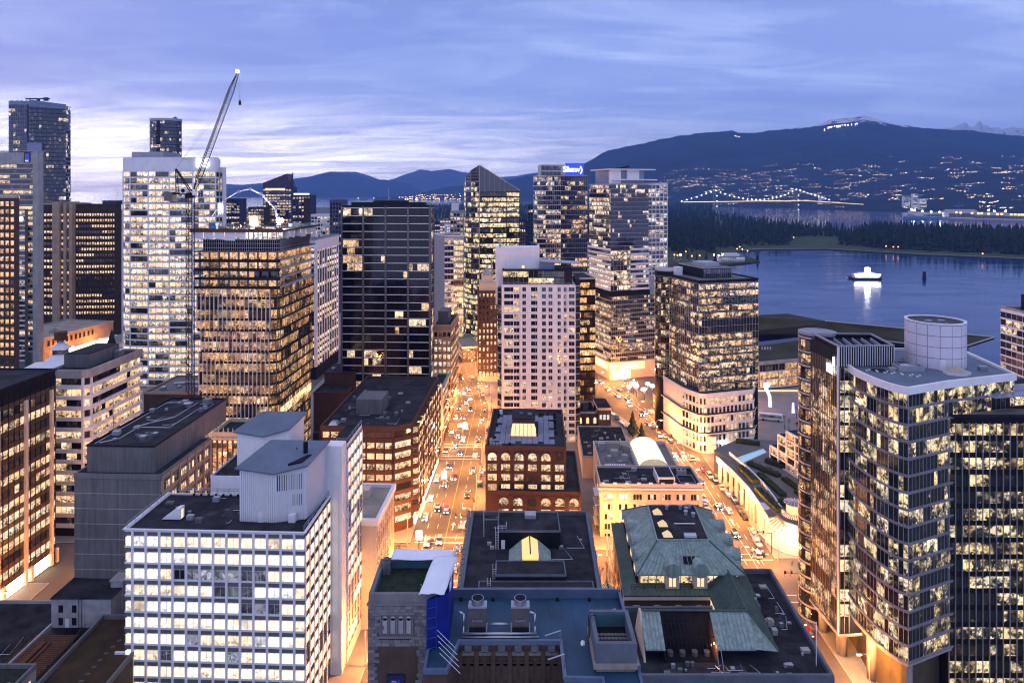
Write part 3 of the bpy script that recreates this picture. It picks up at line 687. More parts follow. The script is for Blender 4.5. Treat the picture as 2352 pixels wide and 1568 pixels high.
for px, py, lab in ((1600, 606, 'conifer at the left end of the small island'), (1622, 603, 'tall conifer beside the pale naval building'), (1740, 601, 'conifer at the tip of the small island'), (1580, 598, 'conifer behind the boat sheds on the island'), (1643, 607, 'conifer at the water edge in front of the naval building')):
    p = gp(px, py, SEA); e = tag(empty('fir_tree', (p.x, p.y, SEA+2)), lab, 'tree', 'firs on the small island'); e.scale = (.5, .5, .5)
    for nm, me in (('crown', fir_me[int(px) % 5]), ('trunk', trunk_me)):
        o = bpy.data.objects.new(nm, me); o.parent = e; COL.objects.link(o)
emit('lamp_orange', (1, .42, .10), 3.5)
lpm = MB().cyl((0, 0), 1.1, 8, 10, 6).mesh('lamp_head', 'lamp_orange'); lpw = MB().cyl((0, 0), 1.1, 8, 10, 6).mesh('lamp_head', 'head_light'); lpp = MB().tube((0, 0, 0), (0, 0, 8), .2, 4).mesh('pole', 'steel')
for i, (px, py, c) in enumerate([(1549, 600, 0), (1556, 601, 0), (1563, 600, 1), (1589, 603, 0), (1607, 602, 0), (1640, 600, 1), (1651, 602, 1), (1693, 585, 0), (1705, 586, 0), (1699, 580, 0), (1823, 556, 0), (1683, 556, 0), (2035, 578, 0), (2052, 580, 0), (2063, 580, 0), (2257, 597, 0), (1575, 592, 0), (1717, 590, 0)]):
    p = gp(px, py, SEA); e = tag(empty('shore_lamp', (p.x, p.y, SEA+2)), 'orange lamp on the park shore across the harbour' if not c else 'white lamp on the island across the harbour', 'lamp', 'orange shore lamps' if not c else 'white island lamps')
    for nm, me in (('pole', lpp), ('lamp_head', lpw if c else lpm)):
        o = bpy.data.objects.new(nm, me); o.parent = e; COL.objects.link(o)
# ---- the air between here and the far hills
hz_m = bpy.data.materials.new('haze'); hz_m.use_nodes = True; t = hz_m.node_tree; t.nodes.clear()
ou = nd(t, 'ShaderNodeOutputMaterial'); pv = nd(t, 'ShaderNodeVolumePrincipled'); t.links.new(pv.outputs[0], ou.inputs['Volume'])
pv.inputs['Color'].default_value = (.20, .42, 1, 1); pv.inputs['Density'].default_value = 5.5e-5; pv.inputs['Anisotropy'].default_value = 0.0
hz_o = kind(MB().box(-24000, 24000, -60, 22000, SEA-4, 1700).build('haze', hz_m), 'stuff'); hz_o['label'] = 'blue evening haze over the inlet'
# ------------------------------------------------------------------ buildings
def rect(x0, x1, y0, y1): return [(x0, y0), (x1, y0), (x1, y1), (x0, y1)]
def vents(b, spots, z, m='steel'):
    for (x, y, w, h) in spots: b.part('roof_vent', MB().box(x-w/2, x+w/2, y-w/2, y+w/2, z, z+h), m, parent=b.rf)
def clutter(b, x0, x1, y0, y1, z, n, seed=1, r=None):
    rr = random.Random(seed); r = r or b.rf
    for i in range(n):
        x, y, w = rr.uniform(x0, x1), rr.uniform(y0, y1), rr.uniform(.3, .9)
        b.part('roof_box', MB().box(x-w, x+w, y-w*.7, y+w*.7, z, z+rr.uniform(.25, 1.1)), rr.choice(['steel', 'concrete', 'alu', 'concrete_dark']), parent=r)
        x, y, w, l = rr.uniform(x0+1, x1-2), rr.uniform(y0+1, y1-2), rr.uniform(.8, 2.6), rr.uniform(.8, 3.4)
        b.part('roof_patch', MB().box(max(x0, x-w), min(x1, x+w), max(y0, y-l), min(y1, y+l), z-.05, z+.012+.004*i), rr.choice(['roof_patch', 'roof_patch', 'roof_grey2']), parent=r)
        if i % 2 == 0: x, y = rr.uniform(x0, x1), rr.uniform(y0, y1); b.part('roof_pipe', MB().path([(x, y, z+.18), (min(x1, x+rr.uniform(1, 5)), y, z+.18), (min(x1, x+3), min(y1, y+rr.uniform(1, 6)), z+.18)], .07, 5), 'steel', parent=r)
mat('roof_patch', (.022, .022, .026), .9, .4, .5); mat('roof_grey2', (.05, .05, .054), .9, .4, .4)
def railing(b, pts, z, h=1.1, m='alu', step=2.5):
    mb = MB()
    for p, q in zip(pts, pts[1:]):
        p, q = Vector((*p[:2], 0)), Vector((*q[:2], 0)); L = (q-p).length; n = max(1, int(L/step))
        for zz_ in (h, h*.55): mb.tube((p.x, p.y, z+zz_), (q.x, q.y, z+zz_), .05, 4)
        for i in range(n+1):
            c = p+(q-p)*(i/n); mb.tube((c.x, c.y, z), (c.x, c.y, z+h), .05, 4)
    b.part('railing', mb, m)

# --- white gridded office block, near left
def white_office():
    b = Bld('white_office_block', 'white gridded office block with grey spandrels and ribbed white rooftop housing', at(287, 140))
    W, D, Z, fh = 37.3, 17.0, 40.8, 3.32; z0 = Z-.75-12*fh
    b.prism('wall', rect(.25, W-.25, .25, D), 0, Z-.4, 'white_panel'); b.roof(rect(0, W, 0, D), Z-.4, ph=.42, pw=.35, pm='white_metal')
    common = dict(sill=.78, wh=1.82, wm=.16, lit=.80, pal='white', st=(.9, 2.3), glass='pane_plain', run=.35, dark=.5)
    for p, q, nb in (((0, 0), (1.75, 0), 1), ((1.75, 0), (35.3, 0), 12), ((35.3, 0), (W, 0), 1)):
        b.facade(p, q, z0, 12, fh, nb, mull=(2, .07, .07, 'white_metal') if nb > 1 else None, litf=lambda f, v: .35 if f < 3 else v, **common)
    for f in range(13):
        b.piece('spandrel', (W, .10, .02, .84), 'grey_spandrel', (0, 0, z0+f*fh-.42), 0)
        b.piece('sill_band', (W, .14, .02, .40), 'white_panel', (0, 0, z0+f*fh+.40), 0)
    for i in range(13):
        b.piece('pier', (.46, .42, .02, Z-z0+.3), 'white_panel', (1.75+i*33.55/12-.23, 0, z0-.4), 0)
    b.facade((W, 0), (W, D), z0, 12, fh, 6, sill=.78, wh=1.9, wm=.16, lit=.92, pal='pale', st=(1.1, 2.4), glass='pane_plain', pier=(.34, .3, 'white_panel'), band=(.75, .1, 'brick_brown', -.3))
    b.box('coping', -.35, W+.35, -.35, .1, Z+.04, Z+.22, 'white_metal'); b.box('coping', W-.05, W+.35, .12, D, Z+.04, Z+.22, 'white_metal'); b.box('coping', -.35, .1, .12, D, Z+.04, Z+.22, 'white_metal')
    railing(b, [(0.2, 0.6), (.2, D), (22, D)], Z+.1); railing(b, [(W-.3, .5), (W-.3, D)], Z+.1)
    clutter(b, 2, 20, 2, 15, Z-.27, 7, 3)
    b.part('roof_hatch', MB().hexa([(5.2, 4.5, Z), (9.2, 4.5, Z), (9.2, 6.2, Z), (5.2, 6.2, Z)], [(8.2, 4.5, Z+2.2), (9.2, 4.5, Z+2.4), (9.2, 6.2, Z+2.4), (8.2, 6.2, Z+2.2)]), 'white_panel')
    b.box('hatch_door', 9.21, 9.27, 4.8, 5.6, Z+.1, Z+2.0, 'glow_soft')
    for i in range(9): b.box('roof_vent', 6+i*1.7, 6.4+i*1.7, D-1.2, D-.8, Z, Z+.35, 'black_metal')
    # ribbed housing with a butterfly roof
    def housing(x0, y0, s, h0, zt, full=True):
        pts = [(x0, y0), (x0+7.6*s, y0-.3), (x0+13.6*s, y0+1.5), (x0+14.6*s, y0+12*s), (x0+2, y0+12.5*s)]
        tops = [zt, zt-.9, zt+.2, zt+1.2, zt+1.0]
        b.part('housing_wall', MB().hexa([(x, y, h0) for x, y in pts], [(x, y, z) for (x, y), z in zip(pts, tops)]), 'white_panel')
        op = inset(pts, -.7)
        b.part('housing_roof', MB().hexa([(x, y, z+.02) for (x, y), z in zip(op, tops)], [(x, y, z+.3) for (x, y), z in zip(op, tops)]), 'roof_slate')
        if not full: return
        def ribs(p, q, za, zb, zb2, n, m='white_metal', w=.2):
            for i in range(n):
                t_ = (i+.5)/n; x = p[0]+(q[0]-p[0])*t_; y = p[1]+(q[1]-p[1])*t_; a = math.atan2(q[1]-p[1], q[0]-p[0])
                b.piece('rib', (w, .2, .02, round(zb+(zb2-zb)*t_-za-.1, 1)), m, (x, y, za), a)
        ribs(pts[0], pts[1], h0, zt, zt-.9, 17); ribs(pts[1], pts[2], h0, zt-.9, zt+.2, 13); ribs(pts[2], pts[3], h0, zt+.2, zt+1.2, 20)
        def along(p, q, t0): return (p[0]+(q[0]-p[0])*t0, p[1]+(q[1]-p[1])*t0)
        a = math.atan2(pts[2][1]-pts[1][1], pts[2][0]-pts[1][0])
        for i in range(12):
            c = along(pts[1], pts[2], .06+i*.073); b.piece('louvre', (.28, .06, .02, 3.3), 'black_metal', (c[0], c[1], zt-4.6), a)
        for i in range(5):
            c = along(pts[1], pts[2], .57+i*.073); b.piece('louvre', (.28, .06, .02, 2.4), 'black_metal', (c[0], c[1], zt-8), a)
        b.box('housing_door', x0+4.1, x0+5.1, y0-.42, y0-.2, h0, h0+2.1, 'white_metal'); b.box('air_unit', x0+10.6, x0+12, y0-.6, y0+.6, h0+.1, h0+1.7, 'white_metal')
        b.part('roof_opening', MB().hexa([(x0+9.6, y0+2, zt-.1), (x0+12.4, y0+2.6, zt+.1), (x0+13.4, y0+6, zt+.5), (x0+12.6, y0+6, zt+.4)], [(x0+9.6, y0+2, zt+.34), (x0+12.4, y0+2.6, zt+.52), (x0+13.4, y0+6, zt+.9), (x0+12.6, y0+6, zt+.86)]), 'black_metal')
        b.part('roof_pipe', MB().tube((x0+11.5, y0+7.5, zt), (x0+11.5, y0+7.5, zt+3), .5, 10).tube((x0+9, y0+9, zt), (x0+9, y0+9, zt+1.2), .12), 'black_metal')
    mat('roof_slate', (.10, .135, .19), .6, .2, .2, fine=.25)
    housing(21.7, 5, 1.0, Z-.28, 51.6)
    # taller rear wing
    b.prism('rear_wall', rect(9.6, 39.2, D+.05, 35), 0, 44.3, 'white_panel'); b.roof(rect(9.4, 39.4, D+.1, 35.2), 44.3, pm='white_metal', pw=.3, ph=.5)
    railing(b, [(9.7, D+.4), (9.7, 35)], 44.4)
    b.box('pylon', 36.2, 39.9, D+.2, 20.8, 0, 52, 'white_panel'); b.box('stair_wall', 37.5, 40.1, 20.85, 34, 0, 51.2, 'white_panel')
    b.facade((40.12, 20.9), (40.12, 34), z0+fh, 14, fh, 5, sill=.8, wh=2, wm=.2, lit=.85, pal='pale', st=(1., 2.2), glass='pane_plain', pier=(.3, .25, 'white_panel'), band=(.7, .1, 'grey_spandrel', -.3))
    b.box('roof', 36.4, 40, 21, 33.8, 51.21, 51.35, 'roof_dark'); railing(b, [(37.6, 20.9), (40, 20.9), (40, 34)], 51.3)
    housing(13.5, 22, .85, 44.35, 53.2, False); b.box('chimney', 31, 32.2, 24, 25.2, 44.4, 52.5, 'black_metal'); b.box('roof_plant', 26, 30, 20, 24, 44.4, 50.5, 'white_metal')
    b.part('roof_stair', MB().tube((24, 21, 45), (29, 19.4, 50), .12, 4).tube((24, 22, 45), (29, 20.4, 50), .12, 4), 'steel')
    b.finish()
white_office()

# --- dark tower at the left edge with tan fins
def dark_left():
    b = Bld('dark_office_tower', 'dark glass office tower with tan stone fins at the left edge', at(127, 203)); Z = 56.8
    b.prism('wall', rect(-45, 0, -72, 0), 0, Z, 'black_metal'); b.roof(rect(-45, .3, -72.3, .3), Z, ph=.6, pm='dark_frame')
    fh = 3.62
    b.facade((0, -72), (0, 0), 4.6, 13, fh, 36, sill=.9, wh=2.1, wm=.14, lit=.62, pal='warm', st=(.8, 2.2), run=.8, pier=(.95, .7, 'cream_stone'), every=5, zoff=-4.5)
    b.facade((0, -72), (0, 0), 4.6, 14, fh, 36, skip=lambda f, i: True, mull=(1, .14, .16, 'black_metal'))
    for f in range(14): b.piece('spandrel', (72, .08, .02, 1.3), 'spandrel_brown', (0, -72, 4.6+f*fh-.5), math.pi/2)
    b.box('lobby_glass', .0, .05, -70, -2, .2, 3.6, 'glow_shop'); b.box('roof_plant', -30, -8, -40, -18, Z, Z+2.4, 'black_metal')
    for i in range(8): b.box('lobby_column', .1, .8, -70+i*10-.4, -70+i*10+.5, 0, 4.1, 'cream_stone')
    b.finish()
mat('spandrel_brown', (.075, .045, .03), .4, .25, .4); dark_left()

# --- office with white bands
def band_office():
    d = 218; b = Bld('banded_office_block', 'pale office block with continuous white balcony bands and dark windows', at(110, d)); W = (204-110)*d/F; D = 30; Z = 52.6; fh = 3.4
    pts = [(0, 0), (W-2, 0), (W, 1.6), (W, D), (0, D)]
    b.prism('wall', inset(pts, .6), 0, Z-.2, 'black_metal'); b.part('roof', MB().prism(inset(pts, .5), Z-.2, Z-.1), 'roof_dark'); b.part('parapet', MB().ring(pts, .5, Z-2.2, Z+.5), 'concrete')
    ip = inset(pts, .55)
    for (p, q, nb) in ((ip[0], ip[1], 6), (ip[1], ip[2], 1), (ip[2], ip[3], 14)):
        b.facade(p, q, Z-2.2-14*fh, 14, fh, nb, sill=1.15, wh=2.2, wm=.06, lit=.6, pal='warm', st=(.8, 2.0), run=.6)
    for f in range(14): b.part('balcony_band', MB().ring(pts, .62, Z-2.2-(f+1)*fh, Z-2.2-(f+1)*fh+1.2), 'white_panel')
    for x, y in ((W-2.2, .05), (W-.7, 1.9)): b.box('column', x, x+.65, y, y+.65, 0, Z-2, 'white_panel')
    b.box('roof_plant', 1, 9.5, 6, 22, Z-.1, Z+4, 'concrete_dark'); b.box('roof_deck', 1.2, 9.3, 6.2, 21.8, Z+4.01, Z+4.2, 'roof_dark'); b.box('cooling_unit', 10, 12, 18, 21, Z-.1, Z+2.5, 'steel')
    b.finish()
band_office()

# --- windowless concrete block
def concrete_block():
    d = 160; b = Bld('concrete_block_building', 'windowless dark board-marked concrete building with lit window strip on its side', at(171, d)); W = (374-171)*d/F; D = 24; Z = 43.8
    b.prism('wall', rect(0, W, 0, D), 0, Z, 'concrete_dark')
    for f in range(12):
        b.piece('formwork_panel', (W/2-.05, .05, .02, 3.35), 'concrete_dark', (0, 0, .4+f*3.55), 0); b.piece('formwork_panel', (W/2-.05, .05, .02, 3.35), 'concrete_dark', (W/2+.05, 0, .4+f*3.55), 0)
    for f in range(12): b.piece('form_joint', (W, .075, .02, .16), 'concrete', (0, 0, .3+f*3.55), 0)
    b.part('cornice', MB().ring(rect(-.15, W+.15, -.15, D), .5, Z-.9, Z+.2), 'concrete_mid'); b.box('roof', .4, W-.4, .4, D-.4, Z, Z+.06, 'roof_dark')
    b.prism('upper_wall', rect(2.2, W-2.3, 1.2, D+14), Z+.07, Z+6.1, 'concrete_dark'); b.part('upper_parapet', MB().ring(rect(2.1, W-2.2, 1.1, D+14.1), .35, Z+6.11, Z+6.6), 'dark_frame'); b.box('upper_roof', 2.5, W-2.6, 1.5, D+13.6, Z+6.11, Z+6.2, 'roof_dark')
    zr = Z+6.3
    b.part('roof_pipe', MB().path([(4, 3, zr), (7, 6, zr), (7, 16, zr), (12, 22, zr), (12, 34, zr)], .14).path([(7, 14, zr), (15, 14, zr), (15, 30, zr)], .14), 'steel'); b.part('roof_pipe', MB().path([(3.2, 2.5, zr), (3.2, 34, zr), (10, 35, zr)], .12), 'steel')
    clutter(b, 3, W-3.5, 2, 34, Z+6.2, 12, 4, b.root.children[0]); vents(b, [(13, 6, 1.4, .9), (14.2, 9, 1.2, .6), (9, 33, 1.6, 1.2), (15, 34, 2, 1.4), (6, 20, .8, .7)], Z+6.2)
    b.part('roof_fan', MB().cyl((11, 31), .9, Z+6.2, Z+7.3, 12).cyl((11, 31), 1.3, Z+7.3, Z+7.6, 12, .4), 'steel')
    b.part('mast', MB().tube((3, 10, zr), (3, 10, zr+8), .06), 'steel')
    for f in range(10):
        for g_ in range(6):
            for k in range(3):
                on = R.random() < .7; b.piece('window', (.75, .04, .05, 2.4), 'pane', (W, 1.2+g_*3.75+k*.98, Z-4.6-f*3.6), math.pi/2, (*R.choice(PAL['warm']), R.uniform(1, 2.2) if on else .05))
    b.facade((W, 0), (W, D), Z-36.2, 10, 3.6, 6, skip=lambda f, i: True, pier=(.75, .35, 'concrete_tan'), band=(1.0, .2, 'concrete_tan', -1.0)); b.finish()
mat('concrete_mid', (.17, .165, .165), .85, .3, .3, .5); concrete_block()

# --- tower under construction
def construction():
    d = 247; b = Bld('unfinished_glass_tower', 'glass tower under construction with white fins and orange lit open floors', at(455, d)); W, D, fh = 29.5, 38.0, 3.9
    Zt = 96.6; zg = 75.3
    b.prism('core', rect(2.2, W-2.2, 2.2, D-2), 0, Zt-3, 'concrete')
    secs = [(0, 36.5, .9), (36.5, 52, 0.0), (52, 59.9, .5), (59.9, zg, -.5)]
    for (za, zb, o) in secs:
        pts = [(o, o), (W-o-3.2, o), (W-o-1, o+1), (W-o, o+3.2), (W-o, D), (o, D)]; b.prism('glass_box', inset(pts, .25), za+.05, zb, 'black_metal')
        nf = max(1, round((zb-za)/fh)); h = (zb-za)/nf
        ip = inset(pts, .25)
        b.facade(ip[0], ip[1], za, nf, h, 17, sill=.62, wh=h-.8, wm=.05, lit=.82, pal='orange', st=(.3, 1.1), glass='pane_amber', run=.55, band=(.55, .06, 'dark_frame'), pier=(.17, .6, 'white_metal'), zoff=.1)
        for i_, nb_ in ((1, 2), (2, 2), (3, 22)): b.facade(ip[i_], ip[i_+1], za, nf, h, nb_, sill=.62, wh=h-.8, wm=.08, lit=.85, pal='orange', st=(.3, .95), glass='pane_amber', run=.6, band=(.45, .06, 'dark_frame'), pier=(.13, .14, 'bronze_fin'), zoff=.1)
    b.facade((W-.85, 4), (W-.85, D), 27.5, 1, 3.6, 20, sill=.3, wh=3, wm=.12, lit=1, pal='yellow', st=(2, 3.4), name='lit_bay')
    # open floors
    n = 4; h = (Zt-8.5-zg)/n
    for f in range(n):
        z = zg+f*h; b.box('floor_slab', -.9, W+.9, -.9, D, z, z+.4, 'concrete'); b.box('slab_edge', -1.0, W+1.0, -1.0, -.92, z-.35, z+.75, 'dark_frame')
        b.facade((1.2, 1.2), (W-1.2, 1.2), z, 1, h, 10, sill=.45, wh=h-.5, wm=.1, lit=.97, pal='orange', st=(.5, 1.3), glass='pane', name='lit_bay')
        b.facade((W-1.2, 1.2), (W-1.2, D), z, 1, h, 14, sill=.45, wh=h-.5, wm=.1, lit=.95, pal='orange', st=(.4, 1.1), glass='pane', name='lit_bay')
        for i in range(9): b.box('column', .4+i*3.55, .9+i*3.55, -.2, .3, z+.4, z+h, 'concrete_dark')
    z = Zt-8.5
    b.box('floor_slab', -1, W+1, -1, D, z, z+.4, 'concrete_dark')
    for i in range(40): b.piece('scaffold_post', (.08, .08, 0, 4.2), 'steel', (-.8+i*.79, -.9, z+.4), 0)
    for i in range(44): b.piece('scaffold_post', (.08, .08, 0, 4.2), 'steel', (W+.9, -.6+i*.88, z+.4), math.pi/2)
    b.part('scaffold_rail', MB().box(-1, W+1, -1.05, -.95, z+1.6, z+1.72).box(-1, W+1, -1.05, -.95, z+3.2, z+3.32).box(W+.95, W+1.05, -1, D, z+1.6, z+1.72), 'steel')
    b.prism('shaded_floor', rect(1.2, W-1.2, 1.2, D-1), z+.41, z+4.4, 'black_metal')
    # tarpaulins round the top storey, in sagging strips
    def sheetstrip(p, q, n, za, zb):
        mb = MB(); rr = random.Random(5)
        for i in range(n):
            t0, t1 = i/n, (i+.93)/n; sag = rr.uniform(.1, 1.4); o = rr.uniform(.0, .4)
            A = [p[0]+(q[0]-p[0])*t0+o*.5, p[1]+(q[1]-p[1])*t0-o]; B_ = [p[0]+(q[0]-p[0])*t1+o*.5, p[1]+(q[1]-p[1])*t1-o]
            mb.hexa([(A[0], A[1], za+sag), (B_[0], B_[1], za+sag*.3), (B_[0], B_[1]+.06, za+sag*.3), (A[0], A[1]+.06, za+sag)], [(A[0], A[1], zb), (B_[0], B_[1], zb), (B_[0], B_[1]+.06, zb), (A[0], A[1]+.06, zb)])
        return mb
    b.part('tarpaulin', sheetstrip((-1.2, -1.3), (W*.62, -1.3), 5, z+4.2, Zt-.9), 'tarp'); b.part('tarpaulin', sheetstrip((W+1.2, 1), (W+1.2, D), 6, z+4.2, Zt-.9), 'tarp')
    b.prism('top_storey', rect(1, W-1, 1, D-1), z+4.41, Zt-1, 'concrete'); b.facade((1, 1), (W-1, 1), z+4.4, 1, 3.3, 16, sill=.3, wh=2.6, wm=.2, lit=1, pal='white', st=(1.4, 3)); b.facade((W-1, 1), (W-1, D-1), z+4.4, 1, 3.3, 20, sill=.3, wh=2.6, wm=.2, lit=1, pal='white', st=(1, 2.4))  # glowing panes stand in for work lamps behind the tarpaulins
    b.box('deck', -2, W+2, -2, D+1, Zt-1, Zt-.4, 'dark_frame'); b.box('deck_edge', -2.1, W+2.1, -2.1, -2.02, Zt-1.2, Zt+.1, 'wood')
    railing(b, [(-2, -2), (W+2, -2), (W+2, D)], Zt-.4, 1.3, 'glass_green', 1.6)
    rr = random.Random(8)
    for i in range(34): x, y, s = rr.uniform(0, W), rr.uniform(-1, D-3), rr.uniform(.4, 1.5); b.box('site_stack', x-s, x+s, y-s*.5, y+s*.5, Zt-.4, Zt-.4+rr.uniform(.4, 1.6), rr.choice(['wood', 'concrete', 'tarp', 'steel', 'wood']))
    for i in range(26): x, y = rr.uniform(0, W), rr.uniform(0, D-2); b.part('rebar', MB().tube((x, y, Zt-.4), (x, y, Zt+rr.uniform(1, 2.6)), .07, 4), 'wood')
    b.box('stair_core', 13.5, 16.8, 12, 15, Zt-.4, Zt+4.2, 'concrete_tan'); b.box('site_cabin', 3, 5.5, 2, 4, Zt-.4, Zt+2, 'crane_blue')
    b.finish(); return b
mat('bronze_fin', (.10, .08, .07), .45); mat('glass_green', (.25, .5, .45), .3, .1); cons = construction()
# floodlight masts on its deck (the two stars)
for i, (x, y, zt, lab) in enumerate(((585, 513, 101.5, 'dazzling floodlight on the unfinished tower roof, the nearer to the crane'), (643, 507, 103.5, 'dazzling floodlight on the unfinished tower roof, beside the pump boom end'))):
    d = (H-zt)*F/(y-HY) if False else 256; p = at(x, d, 0); z = zz(y, d)
    e = tag(empty('site_floodlight', (p.x, p.y, 96.2)), lab, 'floodlight')
    MB().tube((0, 0, 0), (0, 0, z-96.2), .12).build('pole', 'steel', e); MB().box(-1.1, 1.1, -.35, -.05, z-96.9, z-95.4).build('lamp_head', 'head_light', e)
    l = bpy.data.lights.new('site_light', 'POINT'); l.energy = 22000; l.color = (1, .93, .8); l.shadow_soft_size = .6
    lo = bpy.data.objects.new('bulb', l); lo.parent = e; lo.location = (0, -.6, z-96.2); lo.rotation_euler = (math.radians(25), 0, 0); COL.objects.link(lo)
# concrete pump boom arching over the deck
e = tag(empty('concrete_pump_boom', (cons.o.x+14, cons.o.y+14, 96.2)), 'white folding concrete pump boom arching over the unfinished tower', 'pump boom')
def rel(x, y, d): p = at(x, d, zz(y, d)); return p-Vector((cons.o.x+14, cons.o.y+14, 96.2))
pb = [rel(640, 515, 262), rel(632, 480, 262), rel(600, 446, 262), rel(575, 434, 262), rel(548, 440, 262), rel(515, 460, 262), rel(486, 498, 262)]
for i in range(len(pb)-1): MB().tube(pb[i], pb[i+1], .42-.04*i, 6, .38-.04*i).build('boom_section', 'white_metal', e)
for q in pb[1:-1]: MB().tube(q+Vector((0, -.5, 0)), q+Vector((0, .5, 0)), .6, 8).build('joint', 'steel', e)
MB().tube(pb[0], (pb[0].x, pb[0].y, 0), .5, 8).build('mast', 'white_metal', e)

# --- luffing tower crane
def tower_crane():
    d = 240; base = at(437, d); e = tag(empty('tower_crane', (base.x, base.y, 0)), 'tall luffing tower crane with lattice mast beside the unfinished tower', 'crane')
    mat('crane_red', (.035, .02, .028), .85, .2, .5)
    ztop = zz(455, d); wd = 1.0
    m = MB()
    for sx in (-wd, wd):
        for sy in (-wd, wd): m.tube((sx, sy, 0), (sx, sy, ztop), .14, 4)
    m.build('mast_leg', 'crane_red', e); br_ = MB(); n = int(ztop/2.4)
    for i in range(n):
        z0, z1 = i*2.4, (i+1)*2.4; s = 1 if i % 2 else -1
        for sy in (-wd, wd): br_.tube((-wd*s, sy, z0), (wd*s, sy, z1), .08, 3); br_.tube((-wd, sy, z1), (wd, sy, z1), .07, 3)
        for sx in (-wd, wd): br_.tube((sx, -wd*s, z0), (sx, wd*s, z1), .08, 3)
    kind(br_.build('mast_lattice', 'crane_red', e), 'stuff')
    MB().cyl((0, 0), 1.7, ztop, ztop+1.2, 14).build('slewing_ring', 'black_metal', e)
    pj = Vector((1.2, 0, ztop+1.8)); tip = at(546, d*.99, zz(170, d*.99))-base; tip = Vector((tip.x, tip.y, tip.z))
    ap = at(404, d*1.0, zz(388, d))-base
    jb = MB(); ax_ = (tip-pj); L = ax_.length; u = ax_/L; w = u.cross(Vector((0, 1, 0))).normalized(); v = Vector((0, 1, 0)); n = 42
    pts = []
    for i in range(n+1):
        t_ = i/n; s = .85*min(1, t_*6+.25)*min(1, (1-t_)*5+.35); c = pj+ax_*t_; pts.append([c+w*s+v*s*.7, c+w*s-v*s*.7, c-w*s])
    for i in range(n):
        for q in range(3):
            jb.tube(pts[i][q], pts[i+1][q], .15, 4); jb.tube(pts[i][q], pts[i+1][(q+1) % 3], .055, 3); jb.tube(pts[i][q], pts[i][(q+1) % 3], .05, 3)
    jb.build('jib', 'crane_red', e)
    af = MB()
    for sy in (-.9, .9): af.tube((1, sy, ztop+1.2), (ap.x, sy*.4, ap.z), .2, 4); af.tube((-4.5, sy, ztop+2), (ap.x, sy*.4, ap.z), .16, 4)
    for i in range(6): t_ = (i+.5)/6; af.tube((1+(ap.x-1)*t_, -.7, ztop+1.2+(ap.z-ztop-1.2)*t_), (-4.5+(ap.x+4.5)*t_, .7, ztop+2+(ap.z-ztop-2)*t_), .09, 3)
    af.build('apex_frame', 'crane_red', e)
    MB().box(-8.5, 2, -1.3, 1.3, ztop+1.2, ztop+1.9).build('machine_deck', 'black_metal', e); MB().box(-8.6, -5.6, -1.4, 1.4, ztop-1.0, ztop+2.2).build('counterweight', 'concrete_dark', e)
    cb = MB().box(1.7, 3.4, -2.1, -.5, ztop+1.0, ztop+3.1).build('cab', 'white_metal', e); MB().box(1.9, 3.2, -2.16, -2.1, ztop+1.9, ztop+2.9).build('cab_window', 'pane', cb)
    sg = MB().box(-2.6, -.6, -2.0, -1.7, ztop+1.6, ztop+3.6).build('sign_board', 'white_panel', e); MB().cyl((0, 0), .7, 0, .06, 16).build('emblem', 'black_metal', sg, loc=(-1.6, -2.02, ztop+2.6)).rotation_euler = (math.pi/2, 0, 0)
    s2 = MB().box(3.7, 5.2, -1.9, -1.7, ztop+.4, ztop+2.6).build('sign_board', 'black_metal', e); text_part('R', 1.2, 'white_panel', s2, (4.45, -1.93, ztop+2.0), ext=.02); text_part('4', 1.2, 'white_panel', s2, (4.45, -1.93, ztop+1.0), ext=.02)
    st_ = pj+ax_*.78; MB().tube(ap, st_, .06, 4).tube(ap, pj+ax_*.93, .05, 4).build('luffing_rope', 'steel', e)
    hk = at(551, d*.99, zz(236, d*.99))-base; MB().tube(tip, (hk.x, hk.y, hk.z), .05, 4).tube((tip.x+.7, tip.y, tip.z), (hk.x+.1, hk.y, hk.z), .05, 4).build('hoist_rope', 'steel', e)
    hb = MB().cyl((hk.x, hk.y), .55, hk.z-.8, hk.z+.8, 8, .3).build('hook_block', 'crane_red', e); MB().tube((hk.x, hk.y, hk.z-.8), (hk.x, hk.y, hk.z-6.5), .05, 4).build('sling', 'steel', hb)
    MB().box(tip.x-.3, tip.x+.5, tip.y-.7, tip.y-.3, tip.z+.4, tip.z+1.2).build('tip_floodlight', 'head_light', e)
    for q in ((30, .9), (58, .9)): MB().tube((1, 0, q[0]), (4.5, 3, q[0]), .2, 4).build('wall_tie', 'crane_red', e)
    # the dazzling light at its tip
    l = bpy.data.lights.new('tip_light', 'POINT'); l.energy = 900; l.color = (1, .95, .85); l.shadow_soft_size = .5
    lo = bpy.data.objects.new('bulb', l); lo.parent = e; lo.location = (tip.x+.2, tip.y-1.2, tip.z+1); COL.objects.link(lo)
tower_crane()

